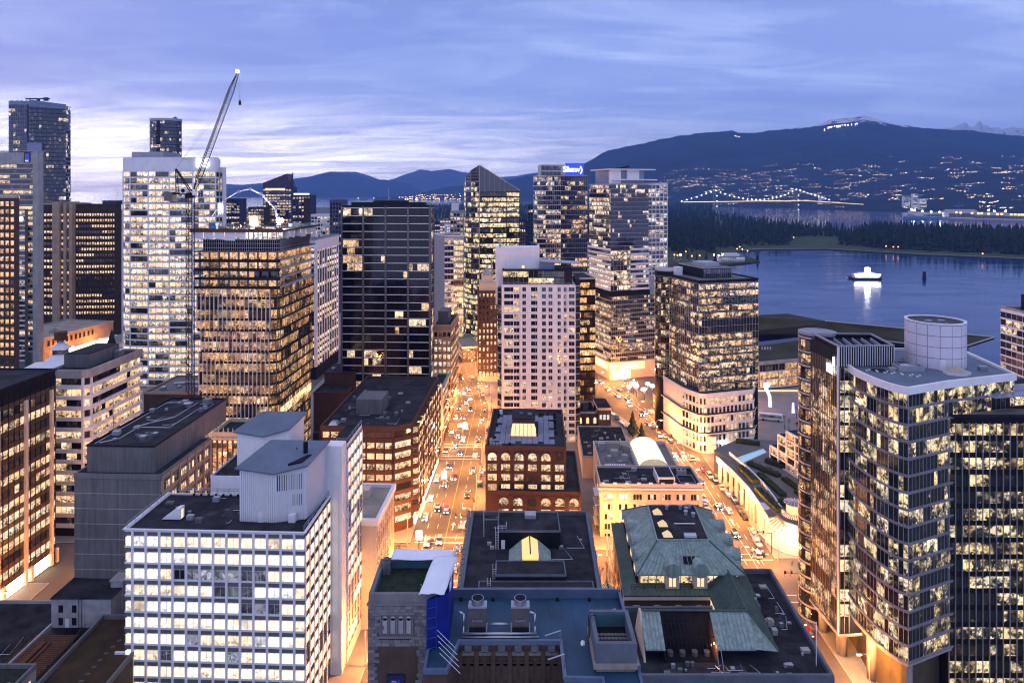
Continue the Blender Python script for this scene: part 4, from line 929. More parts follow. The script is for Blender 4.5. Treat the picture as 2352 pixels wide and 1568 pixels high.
# --- rounded white banded tower with B5 sign
def b5():
    d = 385; b = Bld('rounded_office_tower', 'bright rounded office tower with white bands and a B5 sign on its crown', at(261, d), math.radians(-3)); W = 58; Z = zz(393, d); fh = 3.66
    pts = [(0, 30), (-.3, 20), (0, 11), (1.4, 6.2), (4.5, 2.6), (9, .8), (20, .0), (32, .2), (45, 1.4), (57, 3.6), (57.5, 5.5), (46, 32), (12, 36)]
    nf = 33; z0 = Z-nf*fh
    b.prism('wall', inset(pts, .5), 0, Z, 'dark_frame'); b.prism('crown', pts, Z+.3, Z+7.2, 'white_panel'); b.roof(inset(pts, .05), Z+7.21, ph=.6, pm='white_metal')
    ip = inset(pts, .45)
    for i, nb in ((1, 3), (2, 1), (3, 1), (4, 1), (5, 3), (6, 3), (7, 4), (8, 4)):
        b.facade(ip[i], ip[i+1], z0, nf, fh, nb, sill=.62, wh=2.6, wm=.1, lit=.72, pal='pale', st=(.8, 2.6), glass='pane', run=.5, dark=.3)
    b.cap = 300
    for f in range(nf+1): b.part('floor_band', MB().ring(pts, .75, z0+f*fh-.42, z0+f*fh+.42), 'white_panel')
    for i in (3, 5, 6, 7, 8, 9): b.box('column', pts[i][0]-.25, pts[i][0]+.35, pts[i][1]-.05, pts[i][1]+.5, 0, Z+.2, 'white_metal')
    for i in range(16): b.box('crown_panel', 9.6+i*3.0, 12.4+i*3.0, .2, 1.0, Z+7.3, Z+7.31, 'white_metal')
    text_part('B5', 7.2, 'glow_sign', b.root, (50.5, 1.7, Z+4.3), .14, bold=.07, ext=.25)
    b.prism('roof_screen', rect(3, 22, 12, 30), Z+7.4, Z+11.5, 'alu')
    for i in range(12): b.part('roof_post', MB().tube((4+i*1.6, 12, Z+11), (4+i*1.6+R.uniform(-1, 1), 12, Z+12.5+R.random()*2.4), .08, 4), 'steel')
    # slab behind on its right
    b.prism('rear_slab', rect(50.5, 56.4, 14, 18), 0, Z+2.5, 'white_panel'); b.facade((52.5, 13.9), (56.2, 13.9), z0, nf, fh, 2, sill=.6, wh=2.4, wm=.5, lit=.3, pal='pale'); b.box('blue_screen', 53.8, 56.4, 13.4, 13.7, Z-24, Z-19, 'glow_screen')
    b.finish()
b5()

# --- left group: bank tower, brown grid block, two high glass towers
def left_group():
    d = 400; b = Bld('bank_tower', 'stepped grey bank tower with horizontal window stripes and a dark emblem near its top', at(-30, d), G0, cap=300); W = (92+30)*d/F; Z = zz(350, d)
    b.prism('wall', rect(0, W-3.2, .2, 4), 0, Z, 'concrete_dark'); b.box('corner_column', W-3.2, W, -.4, 4, 0, Z+.4, 'concrete'); b.box('crown', -.1, W-3.3, -.1, 4, Z-6.5, Z-.1, 'concrete'); b.roof(rect(0, W, 0, 4), Z+.41, ph=.5)
    fh = 3.05; nf = 36
    b.facade((0, 0), (W-3.3, 0), Z-6.8-nf*fh, nf, fh, 14, sill=.9, wh=1.7, wm=.03, lit=.5, pal='warm', st=(.9, 2.2), run=.75, band=(1.0, .15, 'concrete', -.2))
    b.box('bay_front', 10, W-6.2, -2.6, .1, 0, zz(480, d), 'concrete_dark'); b.facade((10, -2.65), (W-6.2, -2.65), zz(480, d)-1-30*2.9, 30, 2.9, 8, sill=.8, wh=1.8, wm=.03, lit=.22, pal='warm', st=(.8, 2), band=(.7, .15, 'white_panel', -.2)); b.box('lit_floor', 11.5, W-7.2, -2.8, -2.7, zz(508, d), zz(498, d), 'glow_shop')
    sg = b.box('sign_panel', 22.6, 26.4, -.35, -.12, Z-5.9, Z+.0, mat('navy', (.01, .015, .07), .4)); text_part('RBC', 1.3, 'glow_blue', sg, (24.5, -.4, Z-5.1), ext=.03)
    b.part('emblem', MB().hexa([(23.3, -.42, Z-4.3), (25.7, -.42, Z-4.3), (25.7, -.36, Z-4.3), (23.3, -.36, Z-4.3)], [(23.3, -.42, Z-.8), (25.7, -.42, Z-.8), (25.7, -.36, Z-.8), (23.3, -.36, Z-.8)]), 'glow_blue_dim'); b.finish()
    d = 340; b = Bld('brown_window_tower', 'brown tower slice with square orange lit windows at the left edge', at(-60, d), G0); W = (37+60)*d/F; Z = zz(455, d)
    b.prism('wall', rect(0, W, .1, 3), 0, Z, 'brick_brown'); b.roof(rect(0, W, 0, 3), Z); b.facade((0, 0), (W, 0), Z-1-25*3.9, 25, 3.9, 8, sill=1, wh=2.2, wm=.55, lit=.7, pal='orange', st=(1.0, 2.4), run=.3); b.finish()
    d = 520; b = Bld('brown_grid_block', 'brown gridded office block with tan blank shafts between its window fields', at(78, d), math.radians(-6)); Z = zz(470, d); fh = 4.4; nf = 18
    X = lambda x: (x-78)*d/F
    b.prism('wall', rect(0, X(127), .1, 40), 0, Z, 'brown_frame'); b.prism('wall', [(X(144), 2.5), (X(258), 9), (X(258), 16), (X(144), 16)], 0, Z-.5, 'brown_frame')
    b.box('shaft', X(126), X(144), -1.2, 20, 0, Z+2, 'concrete_tan'); b.box('shaft', X(151.5), X(158), -.4, 20, 0, Z+1.4, 'concrete_tan'); b.box('shaft', X(163.5), X(172), .3, 20, 0, Z+1, 'concrete_tan')
    b.roof(rect(-.1, X(127), 0, 40), Z+.01); b.roof([(X(144), 2.4), (X(258)+.2, 8.9), (X(258)+.2, 16), (X(144), 16)], Z-.48, pm='brown_frame')
    zb = Z-5-nf*fh
    b.facade((0, 0), (X(126), 0), zb, nf, fh, 6, sill=.8, wh=1.9, wm=.42, lit=.72, pal='warm', st=(1.0, 2.2), band=(.9, .35, 'brown_frame'), pier=(.4, .3, 'brown_frame'), run=.8)
    b.facade((X(172), 4.0), (X(258), 8.9), zb, nf, fh, 15, sill=.8, wh=1.9, wm=.36, lit=.66, pal='warm', st=(1.0, 2.4), band=(.9, .4, 'brown_frame'), pier=(.4, .35, 'brown_frame'), run=.85)
    b.facade((X(144.5), .4), (X(151), .4), zb, nf, fh, 1, sill=.8, wh=1.9, wm=.3, lit=.7, pal='warm'); b.facade((X(158.4), .8), (X(163), .8), zb, nf, fh, 1, sill=.8, wh=1.9, wm=.2, lit=.7, pal='warm')
    b.box('roof_plant', X(215), X(250), 14, 24, Z, Z+3, 'navy'); b.part('roof_mast', MB().tube((X(247), 16, Z+3), (X(247), 16, Z+13), .15, 4), 'steel'); b.finish()
    # tall glass tower
    d = 700; b = Bld('tall_glass_tower', 'tall dark blue glass tower with ragged glass crown, highest at the far left', at(20, d), math.radians(8), cap=300); Z = zz(240, d); W = 36; D2 = 34
    pts = [(0, 0), (18, -2), (20, -2), (50, 9), (50, 19), (0, 24)]; W = 33
    b.prism('wall', inset(pts, .3), 0, Z, 'navy'); fh = 4.1; nf = 27; zb = Z-nf*fh
    b.facade(pts[0], pts[1], zb, nf, fh, 8, sill=.4, wh=3.5, wm=.1, lit=.14, pal='pale', st=(.6, 1.6), glass='pane_blue', band=(.25, .1, 'alu'), pier=(.12, .18, 'alu'), run=.5)
    b.facade(pts[2], pts[3], zb, nf, fh, 15, sill=.4, wh=3.5, wm=.1, lit=.10, pal='pale', st=(.6, 1.6), glass='pane_blue', band=(.2, .1, 'dark_frame'), run=.5)
    b.facade(pts[3], pts[4], zb, nf, fh, 6, sill=.4, wh=3.2, wm=.15, lit=.3, pal='white', st=(.6, 1.8), glass='pane_blue', band=(.8, .3, 'alu'), run=.5)
    for i in range(13): b.box('crown_screen', i*1.55, i*1.55+1.35, -.2-i*.1, .1-i*.1, Z, Z+3.6+(i % 3)*.3, 'glass_dull')
    for i in range(26): t_ = i/26; x, y = pts[2][0]+(pts[3][0]-pts[2][0])*t_, pts[2][1]+(pts[3][1]-pts[2][1])*t_; b.box('crown_screen', x, x+1.5, y, y+.3, Z-2-i*.04, Z+5-i*.12, 'glass_dull')
    b.box('roof', 1, 48, 8, 18, Z, Z+.5, 'roof_dark'); b.box('sky_terrace', W*.56, W*.56+14, -2.6, -1, zz(358, d), zz(328, d), 'glass_dull'); b.box('lit_terrace', W*.56, W*.56+14, -2.7, -1.2, zz(374, d), zz(359, d), 'glow_soft')
    b.finish()
    e = tag(empty('roof_crane', (at(88, d+8).x, d+8, Z)), 'small hammerhead maintenance crane on top of the tall glass tower', 'crane'); MB().box(-1.2, 1.2, -1, 1, 0, 7).build('mast', 'navy', e); MB().box(-13, 12, -.7, .7, 6.2, 7.4).build('jib', 'navy', e); MB().box(6, 10, -1, 1, 4.6, 8.2).build('counterweight', 'navy', e)
    # oval tower
    d = 800; b = Bld('oval_glass_tower', 'dark rounded glass tower rising behind the B5 tower', at(368, d), 0, cap=200); r = 18.4; Z = zz(277, d)
    pts = [(r*math.cos(a), 13*math.sin(a)+13) for a in [2*math.pi*i/24 for i in range(24)]]
    b.prism('wall', inset(pts, .3), 0, Z, 'navy'); b.roof(pts, Z+.01, ph=3.0, pm='alu', pw=.4)
    for i in range(12, 24): b.facade(pts[i], pts[(i+1) % 24], Z-30*4, 30, 4, 2, sill=.4, wh=3.3, wm=.06, lit=.12 if 16 < i < 22 else .22, pal='pale', st=(.6, 1.8), glass='pane_blue', band=(.4, .25 if i < 16 else .1, 'alu' if i < 16 else 'dark_frame'))
    b.part('roof_fin', MB().tube((14, 8, Z+3), (14, 8, Z+6), .3).box(11, 16, 7.6, 8.4, Z+3, Z+4.4), 'navy'); b.finish()
emit('glow_blue_dim', (.05, .08, .5), .5); mat('brown_frame', (.055, .036, .026), .8, .25, .3); mat('glass_dull', (.16, .19, .32), .25, .2, .3, ior=1.8); left_group()

# --- white column building
def column_block():
    d = 400; b = Bld('white_column_tower', 'white tower with tall arched column strips beside the black tower', at(710, d), G0); Z = zz(568, d); X = (726-710)*d/F
    W = 4.6; D = 44
    b.prism('wall', rect(0, W-.4, .4, D), 0, Z, 'black_metal'); b.box('crown', -.1, W, 0, D, Z, Z+4.2, 'white_panel'); b.roof(rect(-.1, W, 0, D), Z+4.21)
    b.facade((W-.4, .4), (W-.4, D), Z-20*3.5, 20, 3.5, 9, sill=.8, wh=2.2, wm=.4, lit=.55, pal='pale', st=(1.0, 2.4), pier=(1.4, .35, 'white_panel'), run=.4)
    b.facade((0, .4), (W-.4, .4), Z-20*3.5, 20, 3.5, 1, sill=.8, wh=2.2, wm=.5, lit=.5, pal='warm', st=(1.0, 2.0), pier=(1.2, .7, 'white_panel'))
    for i in range(9): b.part('arch_head', MB().tube((W-.3, 2.8+i*4.84, Z-.6), (W-.06, 2.8+i*4.84, Z-.6), 1.5, 14), 'white_panel')
    b.part('roof_drum', MB().tube((0, 6, Z+5.5), (4, 6, Z+5.5), 2.2, 16), 'steel'); b.finish()
column_block()

# --- black tower
def black_tower():
    d = 314; b = Bld('black_office_tower', 'huge black glass office tower with four vertical strips and thin pale floor lines', at(783, d)); W = 41.5; D = 10; Z = zz(476, d); fh = 3.62; nf = 28
    b.prism('wall', rect(.3, W-.3, .3, D), 0, Z, 'black_metal'); b.roof(rect(0, W, 0, D), Z+.01, ph=.7, pm='dark_frame')
    z0 = Z-.4-nf*fh; q = W/4
    for k in range(4):
        b.facade((.3+k*q if k else .9, .3), ((k+1)*q-.3, .3), z0, nf, fh, 5, sill=.35, wh=3.05, wm=.05, lit=.085, pal='warm', st=(.7, 2.2), glass='pane_black', run=.35, dark=.035)
    for f in range(nf+1):
        for k in range(4): b.piece('floor_line', (q-.8, .25, .02, .34), 'line_pale', (k*q+.4, .3, z0+f*fh-.05), 0)
    for k in range(5): b.piece('vertical_strip', (.75, .7, .02, Z-z0+.5), 'strip_grey', (min(max(k*q-.37, 0), W-.75), .3, z0), 0)
    b.facade((W-.3, .3), (W-.3, D), z0, nf, fh, 5, sill=.4, wh=2.9, wm=.06, lit=.3, pal='warm', st=(.8, 2.4), glass='pane_black', band=(.25, .2, 'line_pale'), pier=(.6, .5, 'strip_grey'), every=5)
    b.box('roof_plant', 4, 38, 3, 9, Z+.2, Z+2.2, 'dark_frame'); b.box('roof_plant', 14, 30, 4, 8, Z+2.21, Z+3.0, 'dark_frame'); b.part('roof_mast', MB().tube((21, 5, Z), (21, 5, Z+9), .1, 4).tube((36, 5, Z), (36, 5, Z+7), .1, 4), 'steel')
    b.box('annex', 10, 33, -9, .2, 0, 22, 'black_metal'); b.box('annex_roof', 9.6, 33.4, -9.4, .2, 22.01, 22.3, 'roof_dark'); b.box('annex_louvre', 13, 27, -9.12, -9.02, 17, 20.5, 'dark_frame'); vents(b, [(18, -5, 1.2, 2.2), (22, -6, .8, 3), (27, -4, .8, 2.6)], 22.3)
    b.finish()
mat('line_pale', (.66, .66, .72), .45, .1); mat('strip_grey', (.12, .12, .14), .4, .2, .2, .3, metal=.3); black_tower()
def LW(b): return lambda X, Y: b.loc(X, Y)
# --- brick corner office with cut corner
def brick_corner():
    d = 221; b = Bld('brick_corner_office', 'red brick office with cut corner and wide lit window bands beside the street', at(735, d)); X = lambda x: (x-735)*d/F
    W = X(945); Z = 33.5; fh = 3.42
    pts = [(0, 0), (X(905), 0), (W, 4.2), (W, 60), (0, 60)]
    b.prism('wall', inset(pts, .4), 0, Z, 'brick_red'); b.part('roof', MB().prism(inset(pts, .6), Z, Z+.1), 'roof_dark'); b.part('parapet', MB().ring(pts, .6, Z-.9, Z+.7), 'brick_red')
    ip = inset(pts, .35); nf = 9; z0 = Z-.9-nf*fh
    b.facade(ip[0], ip[1], z0, nf, fh, 8, sill=1.25, wh=1.85, wm=.3, lit=.85, pal='warm', st=(1.1, 2.4), pier=(.5, .3, 'brick_red'), band=(1.3, .3, 'brick_red', -.05)); b.facade(ip[1], ip[2], z0, nf, fh, 1, sill=1.25, wh=1.9, wm=.6, lit=.9, pal='warm', st=(1.2, 2.6), band=(1.3, .3, 'brick_red', -.05))
    # saw-tooth bays along the street
    for i in range(10):
        y0 = 5.5+i*5.4; b.prism('bay', [(W-.5, y0), (W+1.3, y0+1.2), (W+1.3, y0+4.2), (W-.5, y0+5.2)], 4.2, Z-1, 'brick_red')
        b.facade((W+1.3, y0+1.2), (W+1.3, y0+4.2), z0+fh, nf-1, fh, 1, sill=1.25, wh=1.8, wm=.25, lit=.7, pal='warm', st=(.9, 2.0)); b.facade((W-.5, y0), (W+1.3, y0+1.2), z0+fh, nf-1, fh, 1, sill=1.25, wh=1.8, wm=.2, lit=.6, pal='warm', st=(.9, 2.0))
    b.box('roof_plant', 8, 17, 14, 24, Z, Z+5.2, 'concrete_dark'); clutter(b, 2, 24, 3, 40, Z+.1, 12, 5, b.root.children[1]); vents(b, [(18, 9, 1.4, .8), (20, 9.5, 1, .7), (6, 6, 1.6, 1), (22, 14, 1.2, .9)], Z+.1); b.part('skylight', MB().hexa([(2, 2, Z+.1), (5, 2, Z+.1), (5, 6, Z+.1), (2, 6, Z+.1)], [(2.6, 3, Z+1), (4.4, 3, Z+1), (4.4, 5, Z+1), (2.6, 5, Z+1)]), 'steel')
    b.box('shop_front', W-.1, W+.35, 6, 58, .3, 3.4, 'glow_shop'); b.part('awning', MB().hexa([(W+.3, 4.5, 3.3), (W+2.4, 4.5, 3), (W+2.4, 16, 3), (W+.3, 16, 3.3)], [(W+.3, 4.5, 3.9), (W+2.4, 4.5, 3.15), (W+2.4, 16, 3.15), (W+.3, 16, 3.9)]), 'tarp'); b.finish()
brick_corner()
# --- cream block with small side windows
def cream():
    d = 172; b = Bld('cream_corner_building', 'plain cream walled building with white cornice and small stacked windows', at(770, d)); W = (862-770)*d/F; D = 21; Z = 27.2
    b.prism('wall', rect(0, W, 0, D), 0, Z-.4, 'cream_stone'); b.part('cornice', MB().ring(rect(-.2, W+.9, -.25, D+.2), .9, Z-1.1, Z+.5), 'white_panel'); b.box('roof', .4, W, .5, D-.4, Z-.4, Z-.3, 'roof_tan'); b.box('roof_hut', 2, 5.2, 13, 16, Z-.3, Z+2, 'cream_stone')
    for f in range(8):
        b.piece('window', (1.15, .05, .05, 1.9), 'pane_plain', (W-7.0, 0, Z-4.5-f*3.1), 0, (1, .85, .6, 2.0)); b.piece('window_frame', (1.35, .035, .02, 2.1), 'dark_frame', (W-7.1, 0, Z-4.6-f*3.1), 0)
    b.facade((W, 0), (W, D), Z-2-7*3.3, 7, 3.3, 9, sill=.9, wh=2.0, wm=.35, lit=.7, pal='warm', st=(1, 2.2), pier=(.5, .35, 'cream_stone'), band=(.6, .2, 'cream_stone')); b.finish()
mat('roof_tan', (.30, .27, .22), .9, .3, .2, fine=.3); cream()
# --- small pieces left of the black tower
def small_left():
    d = 300; b = Bld('red_brick_hall', 'dark red brick hall with flat roofs between glass tower and black tower', at(720, d)); W = 15; Z = zz(905, d)
    b.prism('wall', rect(0, W, 0, 30), 0, Z, 'brick_red'); b.roof(rect(-.1, W+.1, -.1, 30), Z+.01, pm='brick_red'); b.prism('upper_wall', rect(1, W, 12, 28), Z+.2, Z+6, 'brick_red'); b.box('upper_roof', .8, W+.2, 11.8, 28.2, Z+6.01, Z+6.4, 'roof_dark'); vents(b, [(4, 16, 1.6, 1.2), (9, 20, 1.2, 1.6)], Z+6.4); b.finish()
    d = 232; b = Bld('terracotta_building', 'ornate terracotta topped old building with arched lit windows', at(486, d)); W = 9.5; Z = zz(1000, d)
    b.prism('wall', rect(0, W, 0, 14), 0, Z, 'cream_stone'); b.roof(rect(-.1, W+.1, -.1, 14), Z+.01, pm='cream_stone', ph=1.2)
    for i in range(6): b.part('finial', MB().cyl((.6+i*1.65, .3), .28, Z+1.2, Z+2.6, 8, .1), 'cream_stone')
    for i in range(5):
        for f in range(6):
            z = Z-4.2-f*3.3; b.piece('window', (1.1, .05, .05, 2.0), 'pane', (.45+i*1.8, 0, z), 0, (*R.choice(PAL['orange']), 1.6 if R.random() < .7 else .1))
            if f == 0: b.part('arch_window', MB().tube((1.0+i*1.8, -.05, z+2.0), (1.0+i*1.8, .02, z+2.0), .55, 14), 'glow_soft')
        b.box('pilaster', .02+i*1.8, .4+i*1.8, -.3, .02, 0, Z-.5, 'brick_red')
    b.box('cornice', -.3, W+.3, -.45, .02, Z-1.3, Z-.6, 'cream_stone'); b.finish()
    # low civic mall and pavilion in front of the bank tower
    b = Bld('shopping_podium', 'long low concrete podium with dark slots and glowing shop fronts behind the left towers', (-300, 421), math.radians(79.8)); Z = 16
    b.prism('wall', rect(0, 72, 0, 40), 0, Z, 'concrete_tan'); b.roof(rect(-.2, 72.2, -.2, 40), Z+.01, m='roof_tan', ph=1.0, pm='concrete')
    for i in range(11): b.box('slot', 16+i*3.6, 17.6+i*3.6, -.12, .1, Z-5, Z-1.6, 'black_metal')
    b.box('shop_front', 30, 71, -.5, .05, .5, 6.5, 'glow_shop'); b.box('canopy', 28, 71.5, -4, .1, 6.6, 7.2, 'white_metal'); vents(b, [(14, 8, 2, 1.2), (20, 9, 2, 1.2), (32, 12, 2.4, 1.6), (38, 16, 1.6, 1.4), (26, 20, 2.4, 1.8)], Z+.1); b.finish()
    d = 262; b = Bld('metal_roof_pavilion', 'stepped pavilion with pale metal hipped roof in front of the podium', at(30, d), math.radians(10)); Z = zz(838, d)
    b.prism('wall', rect(0, 20, 0, 18), 0, Z-4, 'cream_stone'); b.facade((0, 0), (20, 0), Z-16, 3, 4, 6, sill=.6, wh=2.6, wm=.6, lit=.9, pal='orange', st=(1, 2)); b.box('roof_deck', -.5, 20.5, -.5, 18.5, Z-3.99, Z-3.4, 'white_metal')
    b.part('hip_roof', MB().hexa([(6, 3, Z-3.39), (19, 3, Z-3.39), (19, 16, Z-3.39), (6, 16, Z-3.39)], [(10, 7, Z+1.6), (15, 7, Z+1.6), (15, 12, Z+1.6), (10, 12, Z+1.6)]), 'white_metal'); b.box('lantern', 10.4, 14.6, 7.4, 11.6, Z+1.61, Z+3.6, 'pane'); b.part('lantern_roof', MB().hexa([(9.6, 6.6, Z+3.61), (15.4, 6.6, Z+3.61), (15.4, 12.4, Z+3.61), (9.6, 12.4, Z+3.61)], [(11.6, 8.6, Z+6.2), (13.4, 8.6, Z+6.2), (13.4, 10.4, Z+6.2), (11.6, 10.4, Z+6.2)]), 'white_metal')
    b.part('crown_sculpture', MB().cyl((12.5, 9.5), 2.3, Z+7.2, Z+10.4, 10), 'wood'); b.part('dish', MB().tube((12.5, 9.5, Z+6), (12.5, 9.5, Z+7.3), .4), 'steel')
    for x in (1, 5): b.box('lit_bay', x, x+1.6, -.3, -.05, 1, Z-5, 'glow_soft')
    b.finish()
    d = 280; b = Bld('flat_roof_annex', 'low dark flat roofed annex behind the concrete building', at(330, d)); Z = zz(905, d); b.prism('wall', rect(0, 24, 0, 26), 0, Z, 'brick_brown'); b.roof(rect(-.1, 24.1, -.1, 26), Z+.01, m='roof_grey', pm='concrete_tan'); vents(b, [(5, 6, 2, 1.4), (10, 9, 1.4, 1), (15, 14, 2.4, 1.2), (19, 6, 1.6, 1.8)], Z+.1)
    b.part('roof_duct', MB().tube((6, 12, Z+1), (15, 16, Z+1), .5, 8), 'steel'); b.finish()
small_left()
# --- left side of the far street
def street_left_row():
    d = 330; b = Bld('ribbed_corner_block', 'grey brown office block with vertical ribs along the far left kerb of the street', at(996, d)); X = lambda x: (x-996)*d/F; Z = zz(750, d); W = X(1036)
    b.prism('wall', rect(0, W, 0, 30), 0, Z, 'concrete_tan'); b.roof(rect(-.1, W+.1, -.1, 30), Z+.01, pm='concrete_tan'); b.facade((0, 0), (W, 0), Z-2-15*3.6, 15, 3.6, 4, sill=.9, wh=2.0, wm=.4, lit=.5, pal='pale', st=(.8, 2.0), band=(1.1, .5, 'concrete_tan')); b.facade((W, 0), (W, 30), Z-2-15*3.6, 15, 3.6, 8, sill=.9, wh=2, wm=.5, lit=.5, pal='warm', st=(.8, 2), band=(1.1, .4, 'concrete_tan')); b.box('roof_plant', 1, 6, 8, 20, Z+.1, Z+6, 'concrete_dark')
    b.finish()
    d = 300; b = Bld('corniced_old_building', 'narrow old building with green copper cornice beside the black tower', at(990, d)); X = lambda x: (x-990)*d/F; W = X(1018); Z = zz(885, d); b.prism('wall', rect(0, W, 0, 18), 0, Z, 'brick_red'); b.part('cornice', MB().ring(rect(-.6, W+.8, -.6, 18.4), 1.2, Z-.6, Z+.7), 'copper'); b.box('roof', .3, W-.3, .3, 17.6, Z, Z+.1, 'roof_dark'); b.facade((W, 0), (W, 18), 4, 6, (Z-5)/6, 5, sill=.8, wh=2, wm=.6, lit=.6, pal='warm', st=(.8, 2.), band=(.4, .2, 'cream_stone')); b.facade((0, 0), (W, 0), 4, 6, (Z-5)/6, 2, sill=.8, wh=2, wm=.7, lit=.4, pal='warm'); b.box('quoin', W-.9, W+.08, -.08, .02, 0, Z-.8, 'cream_stone'); b.finish()
    d = 372; b = Bld('low_shop_row', 'low shop row with striped awnings on the far left kerb', at(1020, d)); W = 5.2; b.prism('wall', rect(0, W, 0, 28), 0, 7.5, 'cream_stone'); b.roof(rect(-.1, W+.1, -.1, 28), 7.51, m='roof_tan'); b.box('shop_front', W, W+.06, 1, 27, .3, 3.4, 'glow_shop')
    for i in range(7): b.part('awning', MB().hexa([(W, 1+i*3.8, 3.6), (W+2, 1+i*3.8, 3.2), (W+2, 4.2+i*3.8, 3.2), (W, 4.2+i*3.8, 3.6)], [(W, 1+i*3.8, 4.3), (W+2, 1+i*3.8, 3.4), (W+2, 4.2+i*3.8, 3.4), (W, 4.2+i*3.8, 4.3)]), 'dark_frame')
    b.finish()
    d = 470; b = Bld('slim_glass_block', 'slim pale glass office block left of the curved glass tower', at(1021, d), math.radians(10)); Z = zz(543, d); pts = [(0, 0), (13, -1), (13, 22), (-6, 24)]
    b.prism('wall', inset(pts, .2), 0, Z, 'alu'); b.roof(pts, Z+.01, pm='white_metal'); b.facade((0, 0), (6.2, -.5), Z-2-18*4, 18, 4, 3, sill=.6, wh=2.6, wm=.08, lit=.35, pal='pale', st=(.6, 1.5), glass='pane_blue', band=(1.0, .1, 'white_panel')); b.facade((6.2, -.5), (13, -1), Z-2-18*4, 18, 4, 6, sill=.6, wh=2.8, wm=.06, lit=.8, pal='yellow', st=(.8, 1.8), pier=(.12, .2, 'alu')); b.finish()
    d = 440; b = Bld('brick_low_block', 'low brick block at the far street bend with lit stone front', at(1062, d), math.radians(14)); W = 12; Z = zz(800, d); b.prism('wall', rect(0, W, 0, 40), 0, Z, 'brick_brown'); b.roof(rect(-.2, W+.2, -.2, 40), Z+.01, m='roof_tan', pm='cream_stone'); b.facade((0, 0), (W, 0), 1, 3, (Z-1.5)/3, 4, sill=.8, wh=2, wm=.6, lit=.7, pal='orange', st=(1, 2)); b.facade((0, 30), (0, 0), 1, 3, (Z-1.5)/3, 10, sill=.8, wh=2, wm=.6, lit=.7, pal='orange', st=(1, 2)); b.finish()
    d = 395; b = Bld('deco_brown_tower', 'brown art deco tower with stepped pale crown and square lit windows', at(1098, d), math.radians(4)); X = lambda x: (x-1098)*d/F; W = X(1142); Z = zz(668, d)
    b.prism('wall', rect(0, W, 0, 18), 0, Z, 'brick_brown'); b.prism('crown_step', rect(.8, W-1, .8, 16), Z, Z+4.4, 'cream_stone'); b.prism('crown_step', rect(2.2, W-2.4, 2, 14), Z+4.41, Z+8.4, 'cream_stone'); b.part('cap', MB().hexa([(3, 3, Z+8.41), (W-3, 3, Z+8.41), (W-3, 12, Z+8.41), (3, 12, Z+8.41)], [(5, 6, Z+13), (W-5, 6, Z+13), (W-5, 9, Z+13), (5, 9, Z+13)]), 'concrete'); b.part('cap_spire', MB().tube((W-3, 5, Z+8), (W-3, 5, Z+20), .9, 6, .1), 'concrete')
    b.facade((0, 0), (W, 0), 3, 14, (Z-4)/14, 5, sill=1, wh=1.9, wm=.62, lit=.6, pal='warm', st=(1, 2.2), run=.3, pier=(.4, .25, 'brick_brown')); b.box('base_course', -.2, W+.2, -.2, .02, 0, 5, 'cream_stone'); b.finish()
street_left_row()
# --- glass tower with slanting curved top
def slant_tower():
    d = 480; b = Bld('slant_topped_tower', 'lit glass tower with curved slanting dark crown at centre', at(1101, d), 0); X = lambda x: (x-1101)*d/F
    A, B_, C, D_ = (X(1066)-1, 15), (0, 0), (X(1194), 7), (X(1187), 34); L1 = [(A[0], A[1]+12), A, (X(1072)-1.2, 9), (X(1084)-.8, 3.6), B_]
    zP, zR, zL = zz(379, d), zz(437, d), zz(414, d)
    outline = L1[1:]+[C, D_, (A[0]+2, 40)]
    zt = zz(441, d); b.prism('wall', inset(outline, .3), 0, zt, 'dark_frame')
    tops = {0: zz(418, d), 1: zz(405, d), 2: zz(390, d), 3: zP, 4: zR, 5: zR-3, 6: zz(425, d)}
    b.part('crown', MB().hexa([(x, y, zt+.01) for x, y in outline], [(x, y, tops[i]) for i, (x, y) in enumerate(outline)]), 'crown_glass')
    fh = 3.62; nf = 29; z0 = zt-nf*fh; op = outline
    b.facade(B_, C, z0, nf, fh, 15, sill=.5, wh=2.7, wm=.05, lit=.72, pal='yellow', st=(.9, 2.6), run=.7, band=(.35, .12, 'dark_frame'), glass='pane_wavy', pier=(.35, .3, 'dark_frame'), every=5)
    for p, q, nb in ((outline[0], outline[1], 3), (outline[1], outline[2], 3), (outline[2], outline[3], 4)): b.facade(p, q, z0, nf+2, fh, nb, sill=.5, wh=2.7, wm=.06, lit=.55, pal='yellow', st=(.6, 2.2), run=.4, band=(.3, .12, 'alu'), glass='pane_blue')
    for i in range(9):
        t_ = i/8; b.part('crown_rib', MB().tube((C[0]*t_, C[1]*t_-.1, zt), (C[0]*t_, C[1]*t_-.1, zP+(zR-zP)*t_), .12, 4), 'alu')
    for i in range(5):
        a_, c_ = outline[min(i, 3)], tops[min(i, 3)]; b.part('crown_rib', MB().tube((a_[0]-.1, a_[1]-.1, zt), (a_[0]-.1, a_[1]-.1, c_), .14, 4), 'alu')
    for f in range(8):
        z = zt+f*2; b.part('crown_rib', MB().tube((outline[2][0]-.1, outline[2][1]-.1, z), (outline[3][0], outline[3][1]-.15, z), .08, 4).tube((outline[1][0]-.1, outline[1][1]-.1, z), (outline[2][0]-.1, outline[2][1]-.1, z), .08, 4), 'alu')
    b.part('crown_edge', MB().tube((B_[0], B_[1]-.1, zP), (C[0], C[1]-.1, zR), .35, 6).tube((B_[0], B_[1]-.1, 0), (B_[0], B_[1]-.1, zP), .3, 6), 'alu'); b.finish()
mat('crown_glass', (.012, .014, .03), .1, .2, ior=1.9); slant_tower()
